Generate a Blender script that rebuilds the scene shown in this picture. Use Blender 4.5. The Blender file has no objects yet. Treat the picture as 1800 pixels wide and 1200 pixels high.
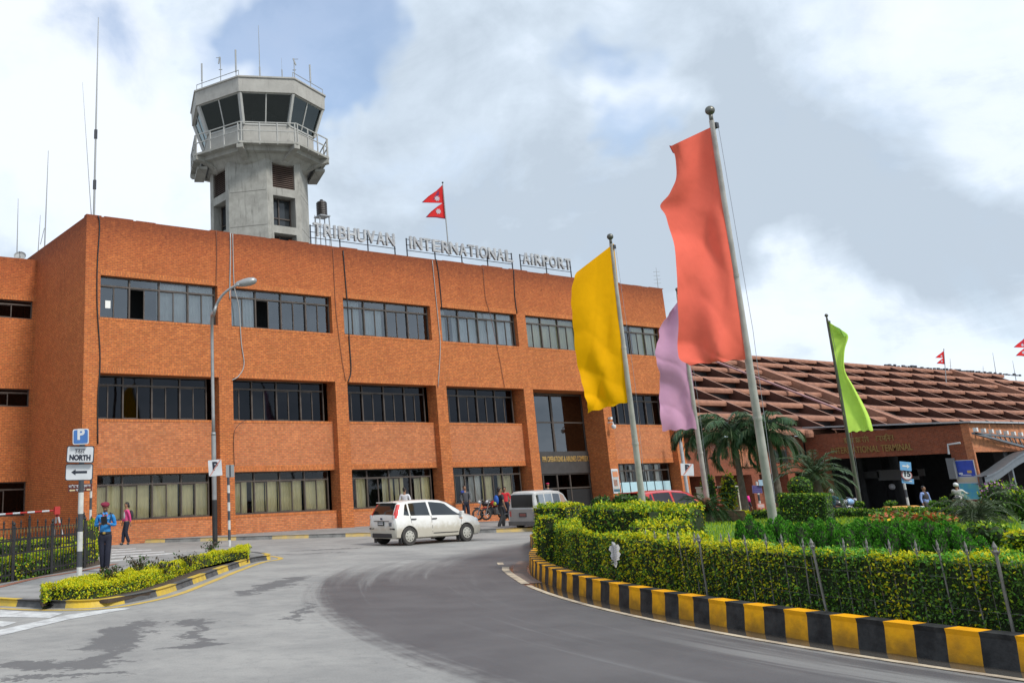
import bpy, math, random
import numpy as np
from mathutils import Vector, Matrix
random.seed(7); rng = np.random.default_rng(7)
S = bpy.context.scene; COL = S.collection
R = math.radians; PI = math.pi

# ------------------------------------------------------------------ camera
F, PX, PY, H = 1647.119, 500.709, 417.288, 1.8          # focal length and principal point in photo pixels (1800 wide)
RV = np.array([0.84788, -0.52905, -0.03474]); UV_ = np.array([-0.11067, -0.24069, 0.96427]); FV = np.array([0.51851, 0.81374, 0.26263])
cd = bpy.data.cameras.new('camera'); cam = bpy.data.objects.new('camera', cd); COL.objects.link(cam); S.camera = cam
cam.matrix_world = Matrix(((RV[0], UV_[0], -FV[0], 0), (RV[1], UV_[1], -FV[1], 0), (RV[2], UV_[2], -FV[2], H), (0, 0, 0, 1)))
cd.sensor_width = 36; cd.lens = F/1800*36; cd.shift_x = (900-PX)/1800; cd.shift_y = (PY-600)/1800
cd.clip_start = .1; cd.clip_end = 3000
S.view_settings.view_transform = 'Standard'; S.view_settings.look = 'None'; S.view_settings.gamma = 1
S.view_settings.use_curve_mapping = False; S.view_settings.exposure = 0.44

def ray(u, v): return FV + RV*(u-PX)/F + UV_*(PY-v)/F
O = np.array([0, 0, H])
def G(u, v, z=0.0): w = ray(u, v); return O + w*((z-H)/w[2])
def DP(u, v, z): return O + ray(u, v)*z
def PLX(u, v, X): w = ray(u, v); return O + w*(X/w[0])
def PLY(u, v, Y): w = ray(u, v); return O + w*(Y/w[1])
def depth(p): return float((np.asarray(p, float)-O) @ FV)
def proj(p):
    d = np.asarray(p, float)-O; z = d@FV
    return PX+F*(d@RV)/z, PY-F*(d@UV_)/z
def ZH(x, y, v):                                      # height above (x,y) seen at image row v
    lo, hi = -3., 60.
    for _ in range(50):
        m = (lo+hi)/2
        if proj((x, y, m))[1] > v: lo = m
        else: hi = m
    return lo
def zg(x, y=0): return -0.02*max(0., x-30.)            # the forecourt falls gently away to the right

# ------------------------------------------------------------------ light
SUN_DIR = Vector((0.12, -0.78, 0.80)).normalized()
el = math.asin(SUN_DIR.z); az = math.atan2(SUN_DIR.x, SUN_DIR.y)
ld = bpy.data.lights.new('sun', 'SUN'); ld.energy = 2.35; ld.angle = R(12); ld.color = (1, .96, .9)
lo = bpy.data.objects.new('sun', ld); COL.objects.link(lo); lo.rotation_euler = SUN_DIR.to_track_quat('Z', 'Y').to_euler()
W = bpy.data.worlds.new('World'); S.world = W; W.use_nodes = True
nt = W.node_tree; nt.nodes.clear()
def N(t, typ, **k):
    n = t.nodes.new(typ)
    for a, b in k.items(): setattr(n, a, b)
    return n
def setin(t, n, key, val):
    if isinstance(val, bpy.types.NodeSocket): t.links.new(val, n.inputs[key])
    else: n.inputs[key].default_value = val
def M(t, op, a, b=None, c=None, clamp=False):
    n = N(t, 'ShaderNodeMath', operation=op, use_clamp=clamp)
    setin(t, n, 0, a)
    if b is not None: setin(t, n, 1, b)
    if c is not None: setin(t, n, 2, c)
    return n.outputs[0]
def VM(t, op, a, b=None, out=0):
    n = N(t, 'ShaderNodeVectorMath', operation=op); setin(t, n, 0, a)
    if b is not None: setin(t, n, 1, b)
    return n.outputs[out]
def noise(t, vec, scale, detail=5, rough=.55, dist=0.0, out='Fac'):
    n = N(t, 'ShaderNodeTexNoise'); setin(t, n, 'Vector', vec)
    n.inputs['Scale'].default_value = scale; n.inputs['Detail'].default_value = detail
    n.inputs['Roughness'].default_value = rough; n.inputs['Distortion'].default_value = dist
    return n.outputs[out]
def mr(t, v, a, b, c=0., d=1., smooth=True):
    n = N(t, 'ShaderNodeMapRange', interpolation_type='SMOOTHSTEP' if smooth else 'LINEAR')
    setin(t, n, 'Value', v); n.inputs['From Min'].default_value = a; n.inputs['From Max'].default_value = b
    n.inputs['To Min'].default_value = c; n.inputs['To Max'].default_value = d
    return n.outputs[0]
def mixc(t, f, a, b, mode='MIX'):
    n = N(t, 'ShaderNodeMix', data_type='RGBA', blend_type=mode)
    setin(t, n, 0, f)
    for k, v in ((6, a), (7, b)):
        if isinstance(v, bpy.types.NodeSocket): t.links.new(v, n.inputs[k])
        else: n.inputs[k].default_value = (*v[:3], 1)
    return n.outputs[2]
def build_sky():
    tc = N(nt, 'ShaderNodeTexCoord').outputs['Generated']
    sky = N(nt, 'ShaderNodeTexSky', sky_type='NISHITA'); sky.sun_disc = False
    sky.sun_elevation = el; sky.sun_rotation = az; sky.altitude = 1300; sky.air_density = 1.2; sky.dust_density = .6
    sep = N(nt, 'ShaderNodeSeparateXYZ'); nt.links.new(tc, sep.inputs[0])
    zz = M(nt, 'ADD', M(nt, 'MAXIMUM', sep.outputs[2], 0.0), .28)
    cmb = N(nt, 'ShaderNodeCombineXYZ')
    setin(nt, cmb, 0, M(nt, 'DIVIDE', sep.outputs[0], zz)); setin(nt, cmb, 1, M(nt, 'DIVIDE', sep.outputs[1], zz)); cmb.inputs[2].default_value = 3.7
    pv = cmb.outputs[0]
    n1 = noise(nt, pv, 1.5, 7, .58, .25); n2 = noise(nt, pv, 3.6, 8, .62, .4); n3 = noise(nt, tc, 7.0, 8, .6, .3)
    wv = noise(nt, tc, 5.0, 4, .6, 0, 'Color')
    dv = VM(nt, 'ADD', tc, VM(nt, 'MULTIPLY', VM(nt, 'SUBTRACT', wv, (.5, .5, .5)), (.22, .22, .22)))
    dv = VM(nt, 'NORMALIZE', dv)
    def blobs(lst):
        acc = None
        for u, v, r0, w in lst:
            d = ray(u, v); d = d/np.linalg.norm(d)
            dot = VM(nt, 'DOT_PRODUCT', dv, tuple(d), out=1)
            b = mr(nt, dot, math.cos(R(r0)), 1.0, 0, w, True)
            acc = b if acc is None else M(nt, 'ADD', acc, b)
        return acc
    blue = blobs([(600, 40, 6.5, 1.25), (540, 110, 4.5, .55), (470, 130, 4.5, .35), (420, 40, 5, .35), (250, 90, 4.5, .5), (1095, 95, 3, .4), (1110, 240, 2.6, .7), (1040, 115, 2.5, .35), (180, 60, 3, .2)])
    white = blobs([(1100, 180, 3.4, .9), (1430, 450, 4.0, .85), (1390, 520, 4.5, .5), (60, 200, 12, .8), (300, 230, 9, .6), (1700, 40, 7, .65), (60, 60, 9, .7), (150, 150, 8, .4), (1480, 610, 5, .35), (700, 30, 3.5, .5), (1700, 560, 7, .3), (200, 330, 8, .5)])
    grey = blobs([(820, 300, 13, .55), (1400, 300, 9, .9), (1420, 370, 6, .6), (980, 420, 9, .75), (1650, 320, 9, .55), (1250, 330, 8, .5), (1200, 480, 5, .5), (1690, 440, 5, .4), (1560, 520, 5, .35), (1750, 480, 6, .4), (1150, 60, 7, .3)])
    bmask = mr(nt, M(nt, 'ADD', blue, M(nt, 'MULTIPLY', M(nt, 'SUBTRACT', n3, .5), 2.2)), .0, 1.15)
    tone = M(nt, 'ADD', M(nt, 'MULTIPLY', M(nt, 'SUBTRACT', n3, .5), 1.0), M(nt, 'MULTIPLY', M(nt, 'SUBTRACT', n2, .5), 1.0))
    tone = M(nt, 'ADD', tone, M(nt, 'MULTIPLY', M(nt, 'SUBTRACT', n1, .5), .3)) if False else M(nt, 'ADD', M(nt, 'MULTIPLY', M(nt, 'SUBTRACT', n3, .5), 1.5), M(nt, 'MULTIPLY', M(nt, 'SUBTRACT', n2, .5), 1.4))
    tone = M(nt, 'ADD', tone, M(nt, 'MULTIPLY', white, .45)); tone = M(nt, 'SUBTRACT', tone, M(nt, 'MULTIPLY', grey, .45))
    tone = M(nt, 'ADD', tone, .5, clamp=True)
    cr = N(nt, 'ShaderNodeValToRGB'); nt.links.new(tone, cr.inputs[0])
    e = cr.color_ramp.elements; e[0].position = 0; e[0].color = (.41, .48, .56, 1); e[1].position = 1; e[1].color = (.71, .76, .83, 1)
    e2 = e.new(.42); e2.color = (.52, .60, .69, 1); e3 = e.new(.72); e3.color = (.66, .73, .82, 1)
    b1 = N(nt, 'ShaderNodeBackground'); b1.inputs[1].default_value = .15; nt.links.new(sky.outputs[0], b1.inputs[0])
    b2 = N(nt, 'ShaderNodeBackground'); b2.inputs[1].default_value = 1.0; nt.links.new(cr.outputs[0], b2.inputs[0])
    mx = N(nt, 'ShaderNodeMixShader'); fac = M(nt, 'SUBTRACT', 1.0, M(nt, 'MULTIPLY', bmask, .70))
    nt.links.new(fac, mx.inputs[0]); nt.links.new(b1.outputs[0], mx.inputs[1]); nt.links.new(b2.outputs[0], mx.inputs[2])
    out = N(nt, 'ShaderNodeOutputWorld'); nt.links.new(mx.outputs[0], out.inputs[0])
build_sky()

# ------------------------------------------------------------------ materials
MT = {}
def mat(name, col=(.5, .5, .5), rough=.7, metal=0., var=.0, vs=3., bump=0., bs=30., spec=.5, col2=None, trans=0., dirt=None, coat=0.):
    """principled material with noise-driven colour variation (toward col2) and bump"""
    if name in MT: return MT[name]
    m = bpy.data.materials.new(name); m.use_nodes = True; t = m.node_tree; t.nodes.clear(); MT[name] = m
    b = N(t, 'ShaderNodeBsdfPrincipled'); o = N(t, 'ShaderNodeOutputMaterial')
    b.inputs['Roughness'].default_value = rough; b.inputs['Metallic'].default_value = metal; b.inputs['Specular IOR Level'].default_value = spec
    b.inputs['Coat Weight'].default_value = coat; b.inputs['Coat Roughness'].default_value = .06
    tc = N(t, 'ShaderNodeTexCoord').outputs['Object']
    c2 = col2 if col2 else tuple(c*(1-var) for c in col)
    c = mixc(t, mr(t, noise(t, tc, vs, 6, .62), .32, .68), col, c2) if (var or col2) else None
    if dirt:
        dc, dz = dirt; sp = N(t, 'ShaderNodeSeparateXYZ'); t.links.new(tc, sp.inputs[0])
        f = mr(t, M(t, 'ADD', sp.outputs[2], M(t, 'MULTIPLY', noise(t, tc, 6, 5), -.5)), dz-.35, dz, .75, 0)
        c = mixc(t, f, c if c else col, dc)
    if c is not None: t.links.new(c, b.inputs['Base Color'])
    else: b.inputs['Base Color'].default_value = (*col, 1)
    if bump:
        bn = N(t, 'ShaderNodeBump'); bn.inputs['Strength'].default_value = bump; bn.inputs['Distance'].default_value = .02
        t.links.new(noise(t, tc, bs, 4), bn.inputs['Height']); t.links.new(bn.outputs[0], b.inputs['Normal'])
    if trans:
        tr = N(t, 'ShaderNodeBsdfTranslucent'); mx = N(t, 'ShaderNodeMixShader'); mx.inputs[0].default_value = trans
        if c is not None: t.links.new(c, tr.inputs[0])
        else: tr.inputs[0].default_value = (*col, 1)
        t.links.new(b.outputs[0], mx.inputs[1]); t.links.new(tr.outputs[0], mx.inputs[2]); t.links.new(mx.outputs[0], o.inputs[0])
    else: t.links.new(b.outputs[0], o.inputs[0])
    return m
def glass(name, tint, refl=.10, rough=.03, refcol=(.9, .95, 1)):
    if name in MT: return MT[name]
    m = bpy.data.materials.new(name); m.use_nodes = True; t = m.node_tree; t.nodes.clear(); MT[name] = m
    o = N(t, 'ShaderNodeOutputMaterial'); tr = N(t, 'ShaderNodeBsdfTransparent'); gl = N(t, 'ShaderNodeBsdfGlossy')
    tr.inputs[0].default_value = (*tint, 1); gl.inputs['Roughness'].default_value = rough; gl.inputs[0].default_value = (*refcol, 1)
    lw = N(t, 'ShaderNodeFresnel'); lw.inputs[0].default_value = 1.5
    tc = N(t, 'ShaderNodeTexCoord').outputs['Object']; bn = N(t, 'ShaderNodeBump'); bn.inputs['Strength'].default_value = .05; bn.inputs['Distance'].default_value = .05
    t.links.new(noise(t, tc, .9, 2), bn.inputs['Height']); t.links.new(bn.outputs[0], gl.inputs['Normal'])
    f = M(t, 'ADD', lw.outputs[0], refl, clamp=True); mx = N(t, 'ShaderNodeMixShader')
    t.links.new(f, mx.inputs[0]); t.links.new(tr.outputs[0], mx.inputs[1]); t.links.new(gl.outputs[0], mx.inputs[2]); t.links.new(mx.outputs[0], o.inputs[0])
    return m
def brick(name, ca, cb, mortar, swap=False, stain=None, bw=.235, rh=.077, var=.35, rough=.9):
    if name in MT: return MT[name]
    m = bpy.data.materials.new(name); m.use_nodes = True; t = m.node_tree; t.nodes.clear(); MT[name] = m
    b = N(t, 'ShaderNodeBsdfPrincipled'); o = N(t, 'ShaderNodeOutputMaterial'); b.inputs['Roughness'].default_value = rough; b.inputs['Specular IOR Level'].default_value = .25
    pos = N(t, 'ShaderNodeNewGeometry').outputs['Position']; sp = N(t, 'ShaderNodeSeparateXYZ'); t.links.new(pos, sp.inputs[0])
    s = M(t, 'ADD', sp.outputs[0], sp.outputs[1]); cm = N(t, 'ShaderNodeCombineXYZ')
    if swap: setin(t, cm, 0, sp.outputs[2]); setin(t, cm, 1, s)
    else: setin(t, cm, 0, s); setin(t, cm, 1, sp.outputs[2])
    br = N(t, 'ShaderNodeTexBrick'); t.links.new(cm.outputs[0], br.inputs[0]); br.inputs['Scale'].default_value = 1
    br.inputs['Brick Width'].default_value = bw; br.inputs['Row Height'].default_value = rh; br.inputs['Mortar Size'].default_value = .013
    br.inputs['Mortar Smooth'].default_value = .3; br.inputs['Bias'].default_value = -.15
    n1 = noise(t, pos, .8, 7, .65); n2 = noise(t, pos, .13, 4, .6); n3 = noise(t, pos, 5, 5, .7)
    wn = N(t, 'ShaderNodeTexWhiteNoise', noise_dimensions='2D')
    fl = N(t, 'ShaderNodeVectorMath', operation='SNAP'); t.links.new(cm.outputs[0], fl.inputs[0]); fl.inputs[1].default_value = (bw*.5, rh, 1); t.links.new(fl.outputs[0], wn.inputs['Vector'])
    A = mixc(t, mr(t, n1, .3, .7), ca, tuple(c*(1-var) for c in ca)); B = mixc(t, mr(t, n2, .35, .65), cb, tuple(c*(1-var*.8) for c in cb))
    t.links.new(A, br.inputs['Color1']); t.links.new(B, br.inputs['Color2']); br.inputs['Mortar'].default_value = (*mortar, 1)
    c = mixc(t, M(t, 'MULTIPLY', mr(t, wn.outputs[0], .6, 1.), .38), br.outputs['Color'], tuple(x*.45 for x in ca))
    c = mixc(t, M(t, 'MULTIPLY', mr(t, wn.outputs[0], .35, 0.), .22), c, tuple(min(1, x*1.4) for x in ca))
    c = mixc(t, M(t, 'MULTIPLY', mr(t, n3, .52, .72), .12), c, (.42, .26, .17))
    if stain:
        z0, z1 = stain
        f = mr(t, M(t, 'ADD', sp.outputs[2], M(t, 'MULTIPLY', M(t, 'SUBTRACT', n3, .5), 2.2)), z0, z1)
        c = mixc(t, M(t, 'MULTIPLY', f, .75), c, (.055, .028, .018))
        n5 = noise(t, pos, 6.5, 8, .75, .5); f3 = M(t, 'MULTIPLY', mr(t, n5, .545, .64), mr(t, M(t, 'ADD', sp.outputs[2], M(t, 'MULTIPLY', n1, 2.5)), z0-.3, z1+.2)); c = mixc(t, M(t, 'MULTIPLY', f3, .7), c, (.07, .03, .02))
        c = mixc(t, mr(t, M(t, 'ADD', sp.outputs[2], M(t, 'MULTIPLY', n1, 1.6)), z0-2.2, z0+1.6, 0, .34), c, (.30, .055, .022))
        st = N(t, 'ShaderNodeCombineXYZ'); setin(t, st, 0, M(t, 'MULTIPLY', s, 1.6)); setin(t, st, 1, M(t, 'MULTIPLY', sp.outputs[2], .14))
        sn = mr(t, noise(t, st.outputs[0], 1.7, 6, .65), .56, .78)
        f2 = M(t, 'MULTIPLY', sn, mr(t, sp.outputs[2], z0-6, z1, 0, .6))
        c = mixc(t, f2, c, (.14, .04, .02))
    t.links.new(c, b.inputs['Base Color'])
    bn = N(t, 'ShaderNodeBump'); bn.inputs['Strength'].default_value = .35; bn.inputs['Distance'].default_value = .008; bn.invert = True
    t.links.new(br.outputs['Fac'], bn.inputs['Height']); t.links.new(bn.outputs[0], b.inputs['Normal'])
    t.links.new(b.outputs[0], o.inputs[0]); return m
def concrete(name, ca, cb, streak=.5):
    if name in MT: return MT[name]
    m = bpy.data.materials.new(name); m.use_nodes = True; t = m.node_tree; t.nodes.clear(); MT[name] = m
    b = N(t, 'ShaderNodeBsdfPrincipled'); o = N(t, 'ShaderNodeOutputMaterial'); b.inputs['Roughness'].default_value = .85
    pos = N(t, 'ShaderNodeNewGeometry').outputs['Position']; sp = N(t, 'ShaderNodeSeparateXYZ'); t.links.new(pos, sp.inputs[0])
    c = mixc(t, mr(t, noise(t, pos, 1.1, 7, .65), .3, .7), ca, cb)
    st = N(t, 'ShaderNodeCombineXYZ'); setin(t, st, 0, M(t, 'MULTIPLY', M(t, 'SUBTRACT', sp.outputs[0], sp.outputs[1]), 2.2)); setin(t, st, 1, M(t, 'MULTIPLY', sp.outputs[2], .3))
    c = mixc(t, M(t, 'MULTIPLY', mr(t, noise(t, st.outputs[0], 2.2, 6, .7), .52, .75), streak), c, tuple(x*.42 for x in cb))
    t.links.new(c, b.inputs['Base Color'])
    bn = N(t, 'ShaderNodeBump'); bn.inputs['Strength'].default_value = .25; bn.inputs['Distance'].default_value = .01
    t.links.new(noise(t, pos, 14, 5), bn.inputs['Height']); t.links.new(bn.outputs[0], b.inputs['Normal']); t.links.new(b.outputs[0], o.inputs[0])
    return m

# ------------------------------------------------------------------ objects
def tag(o, label=None, cat=None, group=None, kind=None):
    if label: o['label'] = label
    if cat: o['category'] = cat
    if group: o['group'] = group
    if kind: o['kind'] = kind
    return o
def thing(name, label, cat, loc=(0, 0, 0), rz=0., group=None):
    o = bpy.data.objects.new(name, None); COL.objects.link(o); o.empty_display_size = .2
    o.location = tuple(float(a) for a in loc); o.rotation_euler = (0, 0, rz); return tag(o, label, cat, group)
def copy_tree(o, parent=None):
    c = o.copy(); COL.objects.link(c); c.parent = parent
    for ch in list(o.children): copy_tree(ch, c)
    return c
def subtree(o):
    r = [o]
    for c in o.children: r += subtree(c)
    return r
class MB:
    def __init__(s, org=(0, 0, 0)): s.v = []; s.f = []; s.m = []; s.org = org
    def add(s, vs, fs, mi=0):
        n = len(s.v); s.v += [tuple(map(float, p)) for p in vs]; s.f += [tuple(i+n for i in f) for f in fs]; s.m += [mi]*len(fs); return s
    def box(s, x0, x1, y0, y1, z0, z1, mi=0):
        return s.add([(x0, y0, z0), (x1, y0, z0), (x1, y1, z0), (x0, y1, z0), (x0, y0, z1), (x1, y0, z1), (x1, y1, z1), (x0, y1, z1)],
              [(0, 3, 2, 1), (4, 5, 6, 7), (0, 1, 5, 4), (1, 2, 6, 5), (2, 3, 7, 6), (3, 0, 4, 7)], mi)
    def cbox(s, c, d, mi=0): return s.box(c[0]-d[0]/2, c[0]+d[0]/2, c[1]-d[1]/2, c[1]+d[1]/2, c[2]-d[2]/2, c[2]+d[2]/2, mi)
    def obox(s, c, ax, ay, az, mi=0):        # centre and three half-axis vectors
        c, ax, ay, az = [np.asarray(q, float) for q in (c, ax, ay, az)]
        P = [c+sx*ax+sy*ay+sz*az for sz in (-1, 1) for sx, sy in ((-1, -1), (1, -1), (1, 1), (-1, 1))]
        return s.add(P, [(0, 3, 2, 1), (4, 5, 6, 7), (0, 1, 5, 4), (1, 2, 6, 5), (2, 3, 7, 6), (3, 0, 4, 7)], mi)
    def bar(s, a, b, w, h=None, mi=0, up=(0, 0, 1)):
        a = np.asarray(a, float); b = np.asarray(b, float); h = h or w; d = b-a; L = np.linalg.norm(d); d = d/L
        u = np.asarray(up, float)
        if abs(d@u) > .98: u = np.array([1., 0, 0])
        x = np.cross(d, u); x /= np.linalg.norm(x); y = np.cross(x, d)
        return s.obox((a+b)/2, x*w/2, y*h/2, d*L/2, mi)
    def tube(s, pts, r, seg=8, mi=0, cap=True):
        pts = [np.asarray(p, float) for p in pts]; n = len(pts); rr = r if hasattr(r, '__len__') else [r]*n
        prev = None; base = len(s.v); V = []
        for i, p in enumerate(pts):
            d = pts[min(i+1, n-1)]-pts[max(i-1, 0)]; d = d/(np.linalg.norm(d)+1e-12)
            if prev is None: u = np.array([0, 0, 1.]) if abs(d[2]) < .9 else np.array([1., 0, 0]); x = np.cross(d, u)
            else: x = prev-d*(prev@d)
            x /= np.linalg.norm(x)+1e-12; prev = x; y = np.cross(d, x)
            for k in range(seg): a = 2*PI*k/seg; V.append(p+(x*math.cos(a)+y*math.sin(a))*rr[i])
        Fs = [(i*seg+k, i*seg+(k+1) % seg, (i+1)*seg+(k+1) % seg, (i+1)*seg+k) for i in range(n-1) for k in range(seg)]
        if cap: Fs += [tuple(range(seg))[::-1], tuple((n-1)*seg+k for k in range(seg))]
        return s.add(V, Fs, mi)
    def lathe(s, c, prof, seg=16, axis=(0, 0, 1), mi=0, cap=True):
        ax = np.asarray(axis, float); ax /= np.linalg.norm(ax); c = np.asarray(c, float)
        u = np.array([1., 0, 0]) if abs(ax[0]) < .9 else np.array([0, 1., 0]); x = np.cross(ax, u); x /= np.linalg.norm(x); y = np.cross(ax, x)
        V = [c+ax*h+(x*math.cos(2*PI*k/seg)+y*math.sin(2*PI*k/seg))*max(r, 1e-4) for r, h in prof for k in range(seg)]; n = len(prof)
        Fs = [(i*seg+k, i*seg+(k+1) % seg, (i+1)*seg+(k+1) % seg, (i+1)*seg+k) for i in range(n-1) for k in range(seg)]
        if cap: Fs += [tuple(range(seg))[::-1], tuple((n-1)*seg+k for k in range(seg))]
        return s.add(V, Fs, mi)
    def ball(s, c, r, seg=14, sc=(1, 1, 1), mi=0):
        n = seg//2; V = []; Fs = []
        for i in range(n+1):
            t = PI*i/n
            for k in range(seg): a = 2*PI*k/seg; V.append((c[0]+r*sc[0]*max(math.sin(t), 1e-3)*math.cos(a), c[1]+r*sc[1]*max(math.sin(t), 1e-3)*math.sin(a), c[2]+r*sc[2]*math.cos(t)))
        Fs = [(i*seg+k, (i+1)*seg+k, (i+1)*seg+(k+1) % seg, i*seg+(k+1) % seg) for i in range(n) for k in range(seg)]
        return s.add(V, Fs, mi)
    def prism(s, poly, z0, z1, mi=0):       # xy polygon, z extrude
        n = len(poly); V = [(p[0], p[1], z0) for p in poly]+[(p[0], p[1], z1) for p in poly]
        return s.add(V, [tuple(range(n))[::-1], tuple(range(n, 2*n))]+[(i, (i+1) % n, n+(i+1) % n, n+i) for i in range(n)], mi)
    def slab(s, pts, nrm, th, mi=0):        # 3-D planar polygon extruded along nrm
        pts = [np.asarray(p, float) for p in pts]; n = len(pts); d = np.asarray(nrm, float)*th
        return s.add(pts+[p+d for p in pts], [tuple(range(n))[::-1], tuple(range(n, 2*n))]+[(i, (i+1) % n, n+(i+1) % n, n+i) for i in range(n)], mi)
    def grid(s, P, mi=0, closed=False):     # P[i][j] points
        P = np.asarray(P, float); a, b = P.shape[:2]
        return s.add(P.reshape(-1, 3), [(i*b+j, i*b+j+1, (i+1)*b+j+1, (i+1)*b+j) for i in range(a-1) for j in range(b-1)], mi)
    def build(s, name, mats, parent=None, smooth=False, bevel=0., org=None):
        me = bpy.data.meshes.new(name); og = org if org is not None else s.org
        me.from_pydata([(v[0]-og[0], v[1]-og[1], v[2]-og[2]) for v in s.v], [], s.f); 
        for m in (mats if isinstance(mats, (list, tuple)) else [mats]): me.materials.append(m)
        if any(s.m): me.polygons.foreach_set('material_index', s.m)
        if smooth: me.polygons.foreach_set('use_smooth', [True]*len(me.polygons))
        me.update(); o = bpy.data.objects.new(name, me); COL.objects.link(o)
        if parent is not None: o.parent = parent
        elif og is not None and any(og): o.location = og
        if bevel: b = o.modifiers.new('b', 'BEVEL'); b.width = bevel; b.segments = 2; b.limit_method = 'ANGLE'
        return o
def smooth_by_angle(o, a=40):
    me = o.data
    try:
        me.polygons.foreach_set('use_smooth', [True]*len(me.polygons)); me.set_sharp_from_angle(angle=R(a))
    except Exception: pass
    return o
def textmesh(name, txt, size, ext, m, parent=None, mw=None, bold=0.0, width=None, align='CENTER', spacing=1.):
    c = bpy.data.curves.new(name, 'FONT'); c.body = txt; c.size = size; c.extrude = ext; c.offset = bold; c.align_x = align; c.align_y = 'BOTTOM_BASELINE' if False else 'BOTTOM'; c.space_character = spacing; c.resolution_u = 4
    t = bpy.data.objects.new(name, c); COL.objects.link(t); bpy.context.view_layer.update()
    me = bpy.data.meshes.new_from_object(t.evaluated_get(bpy.context.evaluated_depsgraph_get())); bpy.data.objects.remove(t)
    xs = [v.co.x for v in me.vertices]; 
    if width and xs:
        k = width/(max(xs)-min(xs))
        for v in me.vertices: v.co.x *= k
    me.materials.clear(); me.materials.append(m)
    o = bpy.data.objects.new(name, me); COL.objects.link(o); me.name = name
    if mw is not None: me.transform(mw)
    if parent is not None:
        me.transform(Matrix.Translation(parent.location).inverted()); o.parent = parent
    return o
def frame_at(p, yaw_dir, roll=0.):
    """matrix: local x to the right along yaw_dir, local y up, local z toward the viewer"""
    x = Vector((yaw_dir[0], yaw_dir[1], 0)).normalized(); z = Vector((x.y, -x.x, 0)); y = Vector((0, 0, 1))
    m = Matrix((x, y, z)).transposed().to_4x4(); 
    return Matrix.Translation(Vector([float(a) for a in p])) @ m @ Matrix.Rotation(roll, 4, 'Z')
CR = np.array([RV[0], RV[1], 0]); CR /= np.linalg.norm(CR)     # horizontal direction across the view
CF = np.array([-CR[1], CR[0], 0])                               # horizontal, away from the viewer

# ------------------------------------------------------------------ dims of the office building
D = 37.394; XC = 13.683; PT = 6.3872; WA = .6818; WB = 6.3559; XE = 52.744; ZP = 13.69
Z1T, Z1B, Z2T = 11.113, 9.267, 6.913
RS = .36; RG = .66                                                # recess of spandrels and of glazing
Z2B = PLY(409.3, 738.7, D+RS)[2]; Z3T = PLY(410.7, 829.3, D+RS)[2]; Z3B = PLY(413, 905, D+RS)[2]
def XL(n): return XC+WA+PT*n
def XR(n): return XC+WB+PT*n

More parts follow.
